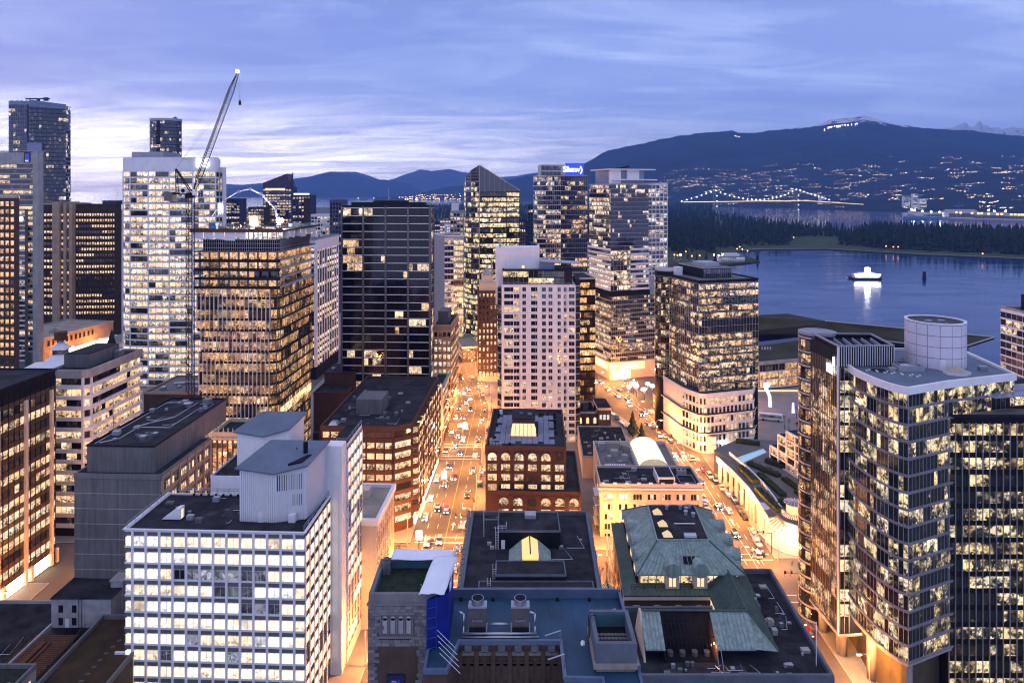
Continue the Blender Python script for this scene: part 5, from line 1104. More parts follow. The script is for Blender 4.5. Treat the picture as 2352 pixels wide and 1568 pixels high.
# --- white hotel tower
def white_hotel():
    d = 300; b = Bld('white_hotel_tower', 'white panelled hotel tower with small dark windows and dark glass penthouse', at(1152, d), math.radians(-1)); X = lambda x: (x-1152)*d/F; W = X(1322); Z = zz(654, d); fh = 2.98; D = 22
    for x0, x1, o in ((1152, 1191, 0), (1191, 1234, .5), (1234, 1296, 0), (1296, 1322, .5)):
        b.box('wall', X(x0), X(x1)-.02, o, D, 0, Z, 'white_panel')
    nf = 23; z0 = Z-.6-nf*fh
    cols = [(485, 540), (545, 578), (597, 618), (650, 690), (717, 740), (757, 780), (812, 831), (850, 866), (882, 916)]
    cx_ = lambda c: X((1700+c*.653)*.5742)
    for f in range(nf):
        for i, (a, c) in enumerate(cols):
            x0, x1 = cx_(a), cx_(c); y = .5 if (X(1191) < x0 < X(1234) or x0 > X(1296)) else 0
            on = R.random() < (.20 if i > 1 else .34); cc = R.choice(PAL['warm']); kk = R.uniform(.5, 2.0) if on else R.choice((0, 0, .01, .05))
            b.piece('window', (x1-x0, .05, .04, 1.75), 'pane', (x0, y, z0+f*fh+.7), 0, (*cc, kk))
            b.piece('window_frame', (.06, .09, .02, 1.75), 'white_metal', (x0+(x1-x0)*(.5 if x1-x0 < 2.6 else .66), y, z0+f*fh+.7), 0)
        b.piece('panel_joint', (W, .02, .01, .05), 'concrete', (0, -.01, z0+f*fh+.2), 0)
    # glass flanks
    b.prism('glass_flank', [(X(1140)+.4, 3.5), (0.02, 1.2), (.02, 18), (X(1140)+.4, 18)], 0, Z-2, 'dark_frame'); b.facade((X(1140)+.4, 3.5), (0.0, 1.2), z0, nf-1, fh, 2, sill=.2, wh=2.5, wm=.06, lit=.35, pal='warm', st=(.3, 1.2), band=(.3, .1, 'alu'), glass='pane_wavy')
    b.prism('glass_flank', [(W, 1.2), (X(1333), 2.4), (X(1333), 18), (W, 18)], 0, Z+2, 'dark_frame'); b.facade((W, 1.2), (X(1333), 2.4), z0, nf, fh, 2, sill=.2, wh=2.5, wm=.06, lit=.25, pal='warm', st=(.3, 1.2), band=(.3, .1, 'alu'), glass='pane_wavy')
    # penthouse
    b.prism('penthouse', rect(.6, W-1.5, 1.2, D-2), Z+.01, Z+6, 'dark_frame'); b.facade((.6, 1.2), (W-5, 1.2), Z, 2, 3, 12, sill=.3, wh=2.5, wm=.06, lit=.4, pal='yellow', st=(.8, 1.8), mull=(1, .08, .1, 'alu'))
    b.roof(rect(.3, W-1, .9, D-1.6), Z+6.01, ph=.5, pm='dark_frame'); railing(b, [(.4, .2), (W-.4, .2)], Z, 1.0)
    b.box('roof_block', -3.0, X(1240), 8, 18, Z-10, zz(568, d+8), 'white_panel'); b.box('roof_room', X(1241), X(1275), 6, 14, Z+6.1, Z+9.6, 'glass_dull'); b.part('roof_canopy', MB().hexa([(X(1240), 4, Z+9.8), (W+2, 3, Z+8.8), (W+3, 13, Z+8.8), (X(1240), 14, Z+9.8)], [(X(1240), 4, Z+10.2), (W+2, 3, Z+9.1), (W+3, 13, Z+9.1), (X(1240), 14, Z+10.2)]), 'alu')
    b.box('rooftop_flood', X(1199), X(1204), 2.2, 2.5, Z+7.1, Z+8.2, 'lamp_orange'); b.part('finial', MB().tube((-1, 10, zz(568, d+8)), (-1, 10, zz(545, d+8)), .7, 6, .1), 'concrete'); b.finish()
white_hotel()
# --- high residential towers
def shaw():
    d = 520; b = Bld('lettered_glass_tower', 'blue glass tower with glowing Shaw lettering on its roof block', at(1234, d), math.radians(6)); X = lambda x: (x-1234)*d/F; W = X(1351); Z = zz(405, d); fh = 3.66; nf = 26; z0 = Z-nf*fh
    b.prism('wall', rect(.2, W-.2, .3, 26), 0, Z, 'navy'); b.roof(rect(0, W, 0, 26), Z+.01)
    b.facade((0, .2), (X(1254), .2), z0, nf, fh, 3, sill=.4, wh=2.7, wm=.1, lit=.45, pal='pale', st=(.6, 1.6), glass='pane_blue', band=(.5, .9, 'white_panel')); b.facade((X(1254), .2), (X(1289), .2), z0, nf, fh, 7, sill=.4, wh=2.8, wm=.08, lit=.40, pal='pale', st=(.5, 1.8), glass='pane_blue', band=(.35, .15, 'white_panel'), pier=(.15, .15, 'alu'))
    b.facade((X(1289), .2), (W, .2), z0, nf, fh, 13, sill=.4, wh=2.8, wm=.06, lit=.26, pal='warm', st=(.4, 1.6), glass='pane_blue', band=(.3, .12, 'alu'), mull=(1, .1, .1, 'alu'))
    b.facade((0, 20), (0, .2), z0, nf, fh, 5, sill=.4, wh=2.7, wm=.1, lit=.4, pal='pale', glass='pane_blue', band=(.5, .3, 'white_panel'))
    zb = zz(378, d); b.prism('roof_block', rect(X(1244), W-2.5, 2, 20), Z+.1, zb, 'alu'); b.facade((X(1244), 2), (X(1290), 2), Z+.1, 2, (zb-Z)/2, 5, sill=.2, wh=3.2, wm=.1, lit=.2, pal='white', glass='pane_blue')
    sg = b.box('sign_box', X(1301), X(1343), 1.2, 4, zz(404, d), zz(374, d), 'sign_blue'); text_part('Shaw)', 6.2, 'glow_sign', sg, (X(1318), 1.0, zz(389, d)), ext=.2, bold=.08); b.box('slab_edge', -.5, W+2, -.6, 2, Z-.4, Z-.05, 'wood'); b.finish()
emit('sign_blue', (.04, .08, .9), .8); shaw()
def pacific():
    d = 400; th = math.radians(19); b = Bld('banded_hotel_tower', 'tall dark glass tower with pale banded middle and flat white roof slab', at(1402, d), th); W1, W2, Lf = 25.5, 42, 29; Z = zz(424, d)
    b.prism('wall', rect(.2, W1, .2, Lf), 0, Z, 'navy'); b.prism('rear_wall', rect(W1+.02, W2, 6, Lf+6), 0, Z+.5, 'alu'); b.roof(rect(0, W1, 0, Lf), Z+.01, ph=.6); b.roof(rect(W1+.1, W2+.1, 5.9, Lf+6), Z+.52, ph=.6, pm='white_metal')
    z1 = zz(576, d); z2 = zz(668, d); z3 = zz(832, d)
    n1 = 15; h1 = (Z-z1)/n1
    b.facade((0, .2), (W1, .2), z1, n1, h1, 20, sill=.3, wh=h1-.5, wm=.05, lit=.17, pal='pale', st=(.6, 2.2), glass='pane_blue', run=.4, band=(.22, .12, 'alu'), dark=.12); b.facade((.2, Lf), (.2, 0), z1, n1, h1, 14, sill=.3, wh=h1-.5, wm=.08, lit=.4, pal='pale', st=(.6, 2.2), glass='pane_blue', run=.4, band=(.3, .25, 'alu'))
    n2 = 8; h2 = (z1-z2)/n2
    b.facade((0, .2), (W1*.52, .2), z2, n2, h2, 6, sill=.2, wh=h2-.4, wm=.06, lit=.6, pal='pale', st=(.6, 2.0), glass='pane_wavy', run=.5, pier=(.12, .15, 'alu'), band=(.2, .15, 'alu')); b.facade((W1*.52, .2), (W1, .2), z2, n2, h2, 7, sill=.9, wh=h2-1.3, wm=.05, lit=.35, pal='pale', st=(.6, 1.6), band=(1.1, 1.0, 'white_panel', 0)); b.facade((.2, Lf), (.2, 0), z2, n2, h2, 8, sill=.8, wh=h2-1.3, wm=.1, lit=.7, pal='pale', st=(.8, 2.2), band=(1.2, 1.1, 'white_panel', 0))
    b.box('ledge', -1.0, W1+.3, -1.0, Lf, z2-3.2, z2-.5, 'black_metal')
    n3 = 15; h3 = (z2-3.2-z3)/n3
    b.facade((.5, -.2), (W1+5, -.2), z3, n3, h3, 22, sill=.4, wh=h3-.9, wm=.05, lit=.42, pal='warm', st=(.4, 1.8), glass='pane_wavy', run=.45, band=(.45, .15, 'concrete'), mull=(1, .07, .08, 'alu')); b.prism('hotel_wall', rect(.2, W1+5, -.18, .15), 0, z2-3.3, 'dark_frame'); b.facade((.2, Lf), (.2, 0), z3, n3, h3, 12, sill=.4, wh=h3-.9, wm=.06, lit=.55, pal='warm', st=(.5, 1.8), band=(.6, .3, 'concrete'))
    b.facade((W1+.1, 5.9), (W2, 5.9), zz(640, d), 22, (Z-zz(640, d))/22, 6, sill=.3, wh=2.0, wm=.12, lit=.32, pal='white', st=(.5, 1.6), glass='pane_blue', run=.4, band=(.5, .2, 'white_panel'), pier=(.4, .25, 'white_panel'))
    # roof pavilion with white slabs
    zc = zz(414, d); b.prism('roof_pavilion', rect(1, 24, 3, 22), Z+.1, zz(389, d), 'glass_dull'); b.box('roof_slab', -1.5, 30, -.5, 24, zz(390, d), zz(387.5, d), 'white_metal'); b.box('roof_slab', 2, 31, -.8, 24, zc, zc+.7, 'white_metal'); b.box('roof_corner', .6, 7.5, 1.2, 3.2, Z+.2, zz(390, d), 'white_panel'); b.box('roof_screen', 12, 20, 1.6, 3, zc+.8, zz(390, d), 'white_panel'); b.part('roof_crane', MB().box(8, 16, 8, 9.4, zz(387, d), zz(384, d)).tube((9, 8.5, zz(387, d)), (17, 8.5, zz(380, d)), .5), 'dark_frame')
    # base with glowing canopy
    b.prism('podium', [(-1, -1.5), (23, -1.5), (34, -3), (34, Lf), (-1, Lf)], 0, z3, 'cream_stone'); b.box('canopy_light', -1.2, 22, -1.9, -1.55, z3-4.8, z3-.4, 'glow_soft'); b.box('entrance', 1, 12, -1.8, -1.55, .2, 5.2, 'glow_shop'); b.box('side_light', -1.3, -1.02, 1, Lf, z3-4.8, z3-.4, 'glow_soft')
    text_part('Fairmont', 2.6, 'glow_white', b.root, (12, -2.1, z3-2.5), ext=.1); text_part('Fairmont', 2.2, 'glow_white', b.root, (-1.5, 9, z3-2.5), -math.pi/2, ext=.1); b.finish()
pacific()
def amber_block():
    d = 345; b = Bld('amber_glass_block', 'dark glass office sliver with amber lit floors right of the white hotel', at(1328, d), math.radians(8)); W = (1369-1328)*d/F; Z = zz(642, d)
    b.prism('wall', rect(.2, W-.2, .2, 26), 0, Z, 'black_metal'); b.roof(rect(0, W, 0, 26), Z+.01); b.facade((0, .2), (W, .2), Z-1-16*3.8, 16, 3.8, 6, sill=.6, wh=2.6, wm=.06, lit=.75, pal='orange', st=(.4, 1.4), glass='pane_amber', run=.5, band=(.6, .1, 'black_metal')); b.facade((0, 26), (0, .2), Z-1-16*3.8, 16, 3.8, 6, sill=.6, wh=2.6, wm=.06, lit=.6, pal='orange', st=(.4, 1.2), glass='pane_amber'); b.finish()
    d = 318; b = Bld('brick_club_house', 'brick club house with arched windows and flat black roofs beside the hotel', at(1322, d), math.radians(2)); X = lambda x: (x-1322)*d/F; Z = zz(950, d)
    b.prism('wall', rect(0, X(1372), 0, 16), 0, Z, 'brick_brown'); b.roof(rect(-.1, X(1372), -.1, 16), Z+.01); b.prism('wing_wall', rect(X(1372)+.02, X(1402), -2, 12), 0, Z+3, 'brick_brown'); b.box('wing_cornice', X(1371), X(1403), -2.3, 12, Z+2.2, Z+3.2, 'cream_stone'); b.box('wing_roof', X(1372), X(1402), -1.8, 12, Z+3.21, Z+3.4, 'roof_dark')
    for i in range(3): b.part('arch_window', MB().box(1.6+i*3.4, 2.9+i*3.4, -.06, .02, 2, 4.2).tube((2.25+i*3.4, -.06, 4.2), (2.25+i*3.4, .01, 4.2), .65, 14), 'glow_soft'); b.box('pilaster', .3+i*3.4, 1.0+i*3.4, -.5, .02, 0, Z, 'brick_brown')
    for i in range(3): b.box('window', X(1376)+i*1.7, X(1376)+1.1+i*1.7, -2.1, -2.0, Z-2.2, Z, 'pane')
    b.part('chimney_row', MB().box(3, 4, 4, 5, Z, Z+3).box(7, 8.4, 6, 7, Z, Z+3.4).box(9, 10, 3, 4, Z, Z+2.6), 'black_metal'); b.finish()
amber_block()
# --- glass tower on white podium
def podium_tower():
    th = math.radians(16); d = 290; b = Bld('glass_tower_on_podium', 'dark glass office tower with amber lit floors on a white gridded podium', at(1605, d), th); W, Lf = 29.5, 27; Z = zz(648, d); zp = zz(905, d); fh = 3.08; nf = int((Z-zp-.5)/fh)
    b.prism('wall', rect(.2, W-.2, .2, Lf), 0, Z, 'black_metal'); b.roof(rect(0, W, 0, Lf+3), Z+.01, ph=.7, pm='dark_frame', m='roof_grey')
    z0 = Z-.7-nf*fh
    lf = lambda f, v: .10 if f in (nf-6, nf-7) else v
    b.facade((0, .2), (W, .2), z0, nf, fh, 20, sill=.45, wh=2.2, wm=.05, lit=.85, pal='warm', st=(.7, 2.0), glass='pane_wavy', run=.75, band=(.16, .16, 'alu'), mull=(1, .07, .12, 'alu'), litf=lf); b.facade((.2, Lf), (.2, 0), z0, nf, fh, 16, sill=.45, wh=2.2, wm=.05, lit=.6, pal='warm', st=(.5, 1.6), glass='pane_wavy', run=.7, band=(.16, .16, 'alu'), mull=(1, .07, .12, 'alu'), litf=lf)
    # round bay at the far left
    cxx, cyy, r = 2.6, Lf+4, 6.2; arc = [(cxx+r*math.cos(a), cyy+r*math.sin(a)) for a in [math.radians(110+i*20) for i in range(10)]]
    b.part('round_bay', MB().cyl((cxx, cyy), r-.15, 0, Z+1.6, 28), 'black_metal', True)
    for i in range(9): b.facade(arc[i], arc[i+1], z0, nf, fh, 2, sill=.45, wh=2.2, wm=.05, lit=.55, pal='warm', st=(.5, 1.6), glass='pane_wavy', band=(.16, .1, 'alu'))
    b.part('bay_cap', MB().cyl((cxx, cyy), r, Z+1.61, Z+2.3, 28), 'alu')
    b.prism('penthouse', rect(8, 22, 9, Lf+4), Z+.1, Z+4.4, 'dark_frame'); b.facade((8, 9), (22, 9), Z+.2, 2, 2, 14, sill=.1, wh=1.7, wm=.05, lit=0, pal='warm', glass='pane_blue', mull=(1, .1, .1, 'alu')); b.roof(rect(7.9, 22.1, 8.9, Lf+4), Z+4.41, m='roof_grey', ph=.4); b.box('plant_room', 11, 19, 14, 24, Z+4.5, Z+6.5, 'alu'); b.box('hoist', 2, 5, 22, 25, Z+.2, Z+4, 'white_metal')
    # white podium
    pp = [(-3.4, 8), (-1.2, -2.2), (1.5, -3.6), (W-5, -3.2), (W+1.8, 3.5), (W+1.8, 24), (-2, 30)]
    b.prism('podium_wall', inset(pp, .2), 0, zp, 'white_panel'); b.part('podium_roof', MB().prism(inset(pp, .3), zp+.001, zp+.1), 'roof_grey'); b.part('podium_edge', MB().ring(pp, .4, zp-.5, zp+1.0), 'white_panel')
    n_ = 6; h_ = (zp-.6)/n_
    for i, nb in ((0, 5), (1, 2), (2, 12), (3, 5), (4, 9)): b.facade(pp[i], pp[i+1], .1, n_, h_, nb, sill=.9, wh=h_-1.5, wm=.42, lit=.45, pal='warm', st=(.7, 2.0), run=.3)
    for i in (1, 2): b.part('balcony_rail', MB().ring(inset(pp, -.5), .12, .9+h_*(2*i-.1), 1.5+h_*(2*i-.1)), 'dark_frame'); b.part('balcony_slab', MB().ring(inset(pp, -.6), 1.2, .55+h_*(2*i-.1), .95+h_*(2*i-.1)), 'white_panel')
    b.box('entrance_light', 8, 11, -4.4, -3.9, 3.6, 4.2, 'glow_white'); b.box('shop_front', 12, 22, -3.6, -3.3, .2, 3.2, 'glow_shop'); b.finish()
    # curved street arcade joining it
    b = Bld('street_arcade', 'white curved street arcade with glazed bays below the podium tower', gp(1508, 938), 0); L = LW(b)
    ar = [gp(1500, 932), gp(1530, 965), gp(1560, 997), gp(1592, 1030)]
    for i in range(3):
        p, q = L(*ar[i][:2]), L(*ar[i+1][:2]); b.part('wall', MB().hexa([(p[0], p[1], 0), (q[0], q[1], 0), (q[0]+7, q[1]+6, 0), (p[0]+7, p[1]+8, 0)], [(p[0], p[1], 6.5), (q[0], q[1], 6.5), (q[0]+7, q[1]+6, 6.5), (p[0]+7, p[1]+8, 6.5)]), 'white_panel'); b.facade(p, q, .3, 2, 3.1, 5, sill=.5, wh=2.1, wm=.5, lit=.8, pal='orange', st=(.8, 2.0))
        b.part('roof', MB().hexa([(p[0]-.3, p[1]-.3, 6.51), (q[0]-.3, q[1]-.3, 6.51), (q[0]+7, q[1]+6, 6.51), (p[0]+7, p[1]+8, 6.51)], [(p[0]-.3, p[1]-.3, 7), (q[0]-.3, q[1]-.3, 7), (q[0]+7, q[1]+6, 7), (p[0]+7, p[1]+8, 7)]), 'roof_grey')
    b.finish()
    c = gp(1627, 1035); b = Bld('glass_drum', 'round glazed drum with spoked glass cap at the podium corner', c, 0); b.part('drum', MB().cyl((0, 0), 3.2, 0, 7.2, 20), 'glow_soft'); b.part('cap', MB().cyl((0, 0), 3.6, 7.21, 8.4, 20, .4), 'glass_dull')
    for i in range(12): a = i*math.pi/6; b.part('mullion', MB().tube((3.3*math.cos(a), 3.3*math.sin(a), 0), (3.3*math.cos(a), 3.3*math.sin(a), 7.2), .12, 4), 'white_metal')
    for z in (.1, 3.4, 6.9): b.part('ring_beam', MB().cyl((0, 0), 3.45, z, z+.3, 20), 'white_metal')
podium_tower()
# --- convention hall with grass roof
def convention():
    b = Bld('grass_roof_hall', 'low convention hall with angular dark grass roofs and orange lit glass front', gp(1741, 900), 0); L = lambda x, y, z: (*b.loc(*gp(x, y, z)[:2]), z)
    A, B_ = L(1700, 834, 16), L(1905, 817, 16.2); C, D_ = L(1905, 772, 18), L(1700, 800, 17)
    b.part('lower_roof', MB().hexa([(p[0], p[1], p[2]-1.2) for p in (A, B_, C, D_)], [A, B_, C, D_]), 'meadow'); b.part('roof_edge', MB().hexa([(A[0], A[1]-.6, 14.2), (B_[0], B_[1]-.6, 14.2), (B_[0], B_[1]-.05, 14.2), (A[0], A[1]-.05, 14.2)], [(A[0], A[1]-.6, 16.1), (B_[0], B_[1]-.6, 16.3), (B_[0], B_[1]-.05, 16.3), (A[0], A[1]-.05, 16.1)]), 'concrete')
    up = [L(1640, 765, 15), L(1853, 762, 15), L(2195, 802, 15), L(2284, 774, 20), L(1895, 737, 22), L(1810, 720, 23), L(1680, 726, 22)]
    mb = MB(); low = [(p[0], p[1], p[2]-1.5) for p in up]; mb.hexa(low, up); b.part('upper_roof', mb, 'meadow')
    b.part('roof_rim', MB().tube(up[1], up[2], .5, 4).tube(up[2], up[3], .5, 4).tube(up[3], up[4], .5, 4), 'concrete')
    lo2 = inset([(p[0], p[1]) for p in up], 6); b.prism('hall_wall', lo2, 0, 14.5, 'navy'); b.prism('mid_wall', [(D_[0], D_[1]+1), (C[0], C[1]+1), (C[0], C[1]+14), (D_[0], D_[1]+14)], 0, 16, 'navy')
    b.part('strut', MB().tube((up[2][0]-6, up[2][1]+5, 2), (up[2][0]+3, up[2][1]+6, 14), .6, 6), 'white_panel')
    for i in range(4): b.part('roof_vent', MB().cyl((D_[0]+12+i*1.6, D_[1]-3, ), .4, 17, 18.4, 8), 'white_panel')
    a2, b2 = (A[0], A[1]+1.2), (B_[0], B_[1]+1.2); b.prism('front_wall', [a2, b2, (C[0], C[1]-.5), (D_[0], D_[1]-.5)], 0, 14.4, 'dark_frame')
    b.facade(a2, b2, 1, 3, 4.4, 14, sill=.4, wh=3.6, wm=.06, lit=.97, pal='orange', st=(.7, 1.5), run=.4, pier=(.5, .4, 'concrete_tan'), every=3, mull=(2, .08, .15, 'alu'), band=(.5, .5, 'white_panel')); b.box('lobby_light', a2[0]+10, b2[0], a2[1]-.5, a2[1]-.1, .3, 1.1, 'glow_soft'); b.finish()
    # lit plaza sculpture
    p = gp(1769, 934); e = tag(empty('lit_sculpture', p), 'tall leaning blue lit ice sculpture on the plaza', 'sculpture'); d = p.y
    q = [Vector((0, 0, 0)), Vector((-.3, 0, 3.2)), Vector((-.6, 0, 5.6)), Vector((-2.6, 0, 9.6))]
    MB().hexa([(-.7, -.5, 0), (.7, -.5, 0), (.7, .5, 0), (-.7, .5, 0)], [(-1.0, -.5, 5.6), (.4, -.5, 5.6), (.4, .5, 5.6), (-1.0, .5, 5.6)]).build('lower_arm', 'ice_glow', e)
    MB().hexa([(-1.0, -.5, 5.62), (.4, -.5, 5.62), (.4, .5, 5.62), (-1.0, .5, 5.62)], [(-3.2, -.6, 9.8), (-1.4, -.6, 9.8), (-1.4, .6, 9.8), (-3.2, .6, 9.8)]).build('upper_arm', 'ice_glow', e); MB().hexa([(-3.3, -.9, 9.85), (-1.1, -.9, 9.85), (-1.1, .9, 9.85), (-3.3, .9, 9.85)], [(-3.0, -.9, 12.4), (.2, -.9, 12.0), (.2, .9, 12.0), (-3.0, .9, 12.4)]).build('head', 'ice_glow2', e)
    p = gp(1822, 950); e = tag(empty('lit_obelisk', p), 'short blue lit glass marker on the plaza', 'sculpture'); MB().hexa([(-.7, -.3, 0), (.7, -.3, 0), (.7, .3, 0), (-.7, .3, 0)], [(-.5, -.3, 5.2), (.3, -.3, 5.6), (.3, .3, 5.6), (-.5, .3, 5.2)]).build('panel', 'ice_glow2', e); MB().box(-1, 1, -.5, .5, -.02, .3).build('base', 'concrete', e)
    # parked coach
    p = gp(1770, 965); e = tag(empty('coach_bus', p, math.radians(72)), 'white coach parked behind the podium tower', 'bus'); bo = MB(); bo.hexa([(-1.3, -5.5, .5), (1.3, -5.5, .5), (1.3, 5.5, .5), (-1.3, 5.5, .5)], [(-1.2, -5.3, 3.3), (1.2, -5.3, 3.3), (1.2, 5.3, 3.3), (-1.2, 5.3, 3.3)]); bo.build('body', 'white_metal', e); MB().box(-1.33, 1.33, -4.8, 4.8, 1.7, 2.8).build('window_band', 'pane', e)
    for y in (-3.4, 3.4):
        for s in (-1.25, 1.25): MB().tube((s-.12, y, .5), (s+.12, y, .5), .5, 12).build('wheel', 'black_metal', e)
    for i, (x, y, lab) in enumerate(((1845, 975, 'long stone planter on the plaza'), (1862, 960, 'planter with shrubs near the round tower end'), (1850, 1000, 'low stone planter closest to the hotel terrace'))):
        p = gp(x, y); e = tag(empty('planter', p, .5), lab, 'planter'); MB().box(-4, 4, -1.6, 1.6, 0, .8).build('box', 'concrete_tan', e); MB().box(-3.7, 3.7, -1.3, 1.3, .8, 1.4).build('shrub', 'hedge', e)
emit('ice_glow', (.35, .45, 1), 2.6); emit('ice_glow2', (.20, .24, 1), 4.0); convention()
# --- brick block with arched windows
def arch_brick():
    d = 215; b = Bld('arched_brick_block', 'dark red brick block with rows of arched lit windows and paved roof terrace', at(1115, d)); X = lambda x: (x-1115)*d/F; W = X(1300); D = 37; Z = 29.2
    b.prism('wall', rect(0, W, .3, D), 0, Z, 'brick_red'); b.part('roof', MB().prism(rect(.4, W-.4, .6, D-.4), Z, Z+.08), 'roof_dark'); b.part('parapet', MB().ring(rect(-.05, W+.05, .0, D), .5, Z-.6, Z+.8), 'brick_red')
    # terrace paving, slab by slab
    mbp = MB(); k = 0
    for i in range(11):
        for j in range(13):
            if 7 < 2.6+i*1.8 < 15.5 and j > 2 and j < 10: continue
            if (i in (0, 10) or j in (0, 12)) and (i*7+j*3) % 4 == 0: continue
            b.piece('paving_slab', (1.68, 0, 2.0, .06), 'slab_lilac', (2.2+i*1.8, 4.2+j*2.15, Z+.085), 0)
    zc = Z-1.0
    def arches(x0, n, bw, zt, rows, y, wd):
        for i in range(n):
            xa = x0+i*bw; w = bw*wd
            for r in range(rows):
                z = zt-2.9-r*3.15; on = R.random() < .85; c = R.choice(PAL['warm']); kk = R.uniform(.9, 2.0) if on else .1
                if r == 0:
                    me = MB(); n_ = 10; pts = [(xa-w/2, y-.05, z), (xa+w/2, y-.05, z), (xa+w/2, y-.05, z+1.2)]+[(xa+w/2*math.cos(a), y-.05, z+1.2+w/2*.9*math.sin(a)) for a in [math.pi*q/n_ for q in range(1, n_)]]+[(xa-w/2, y-.05, z+1.2)]
                    me.poly(pts); bk = [(p[0], y+.02, p[2]) for p in pts]; nn = len(pts)
                    s0 = len(me.v); me.v += bk
                    for q in range(nn): me.f.append((q, s0+q, s0+(q+1) % nn, (q+1) % nn))
                    o = b.part('arch_window', me, None); m_ = o.data; m_.materials.append(MATS['pane']); uv = m_.uv_layers.new(name='UVMap')
                    for l in m_.loops: v = m_.vertices[l.vertex_index].co; uv.data[l.index].uv = (v.x-xa, v.z-z)
                    o.color = (*c, kk)
                    # brick surround as a ring of voussoirs
                    vs = MB()
                    for q in range(12):
                        a0, a1 = math.pi*q/12+.02, math.pi*(q+1)/12-.02; ri, ro = w/2, w/2+.35
                        P = lambda rr, a, yy: (xa+rr*math.cos(a), yy, z+1.2+rr*.9*math.sin(a))
                        vs.hexa([P(ri, a0, y-.3), P(ro, a0, y-.3), P(ro, a0, y+.01), P(ri, a0, y+.01)], [P(ri, a1, y-.3), P(ro, a1, y-.3), P(ro, a1, y+.01), P(ri, a1, y+.01)])
                    b.part('arch_ring', vs, 'brick_red')
                else: b.piece('window', (w, .05, .04, 2.0), 'pane', (xa-w/2, y, z), 0, (*c, kk))
                b.piece('window_bar', (.07, .09, .02, 2.0), 'dark_frame', (xa, y, z), 0)
                if r: b.piece('window_bar', (.07, .09, .02, 2.0), 'dark_frame', (xa-w/4, y, z), 0)
            for s in (-1, 1): b.piece('pilaster', (bw*(1-wd)/2-.08, .42, .02, rows*3.15+.2), 'brick_red', (xa+(w/2 if s > 0 else -bw/2+.04), y, zt-rows*3.15+.1), 0)
    arches(W/12, 6, W/6, Z-.9, 4, .3, .66)
    # projecting lower storeys
    W2 = X(1332); x2 = X(1143); z2 = Z-12.6; b.prism('lower_wall', rect(x2, W2, -3.6, 30), 0, z2, 'brick_red'); b.part('lower_roof', MB().box(x2+.4, W2-.4, -3.2, .0, z2, z2+.08).box(W+.1, W2-.4, .0, 29.6, z2, z2+.08), 'roof_dark'); b.part('lower_parapet', MB().ring(rect(x2, W2, -3.6, 30), .4, z2+.0, z2+.9), 'brick_red')
    n = 6; bw = (W2-x2)/n
    W_ = W; arches(x2+bw/2, n, bw, z2-.6, 3, -3.62, .66)
    b.facade((W, .3), (W, D), z2, 4, 3.15, 6, sill=.6, wh=2, wm=.9, lit=.6, pal='warm')
    # roof house with glazed front
    b.box('roof_house', 8, 15.4, 13, 23, Z+.1, Z+5, 'brick_brown'); b.box('roof_house_top', 7.8, 15.6, 12.8, 23.2, Z+5.01, Z+5.3, 'roof_dark'); b.part('glass_front', MB().hexa([(7.4, 11, Z+.1), (16, 11, Z+.1), (16, 12.95, Z+.1), (7.4, 12.95, Z+.1)], [(7.6, 11.6, Z+2.4), (15.8, 11.6, Z+2.4), (15.4, 12.95, Z+3.6), (8, 12.95, Z+3.6)]), 'glow_soft')
    for i in range(7): b.part('glass_bar', MB().tube((7.5+i*1.4, 10.95, Z+.1), (7.7+i*1.36, 11.55, Z+2.45), .06, 4).tube((7.7+i*1.36, 11.55, Z+2.45), (8+i*1.22, 12.9, Z+3.65), .06, 4), 'dark_frame')
    b.box('roof_hatch', 10.2, 11.4, 17, 18, Z+5.31, Z+5.8, 'roof_slate'); b.box('roof_hatch', 13, 14.4, 16, 18, Z+5.31, Z+5.7, 'roof_slate')
    for x, y in ((1.6, 2.2), (2.6, 2.0), (3.6, 2.0), (4.6, 2.0), (1.2, 4.8), (1.9, 4.6), (1.4, 6)): b.part('roof_barrel', MB().cyl((x, y), .42, Z+.1, Z+1.1, 10), 'concrete')
    rr = random.Random(2)
    for i in range(24): s = rr.choice((0, 1)); x, y = (rr.choice((2.4, W-3)), rr.uniform(5, 32)) if s else (rr.uniform(3, W-3), rr.choice((3.2, 32.5))); b.box('planter', x-.4, x+.4, y-.4, y+.4, Z+.15, Z+.7, 'black_metal')
    b.box('water_tank', 2.6, 3.6, 32, 33, Z+.15, Z+1.7, 'white_panel'); b.finish()
mat('slab_lilac', (.22, .23, .30), .85, .25, .4, fine=.3); arch_brick()
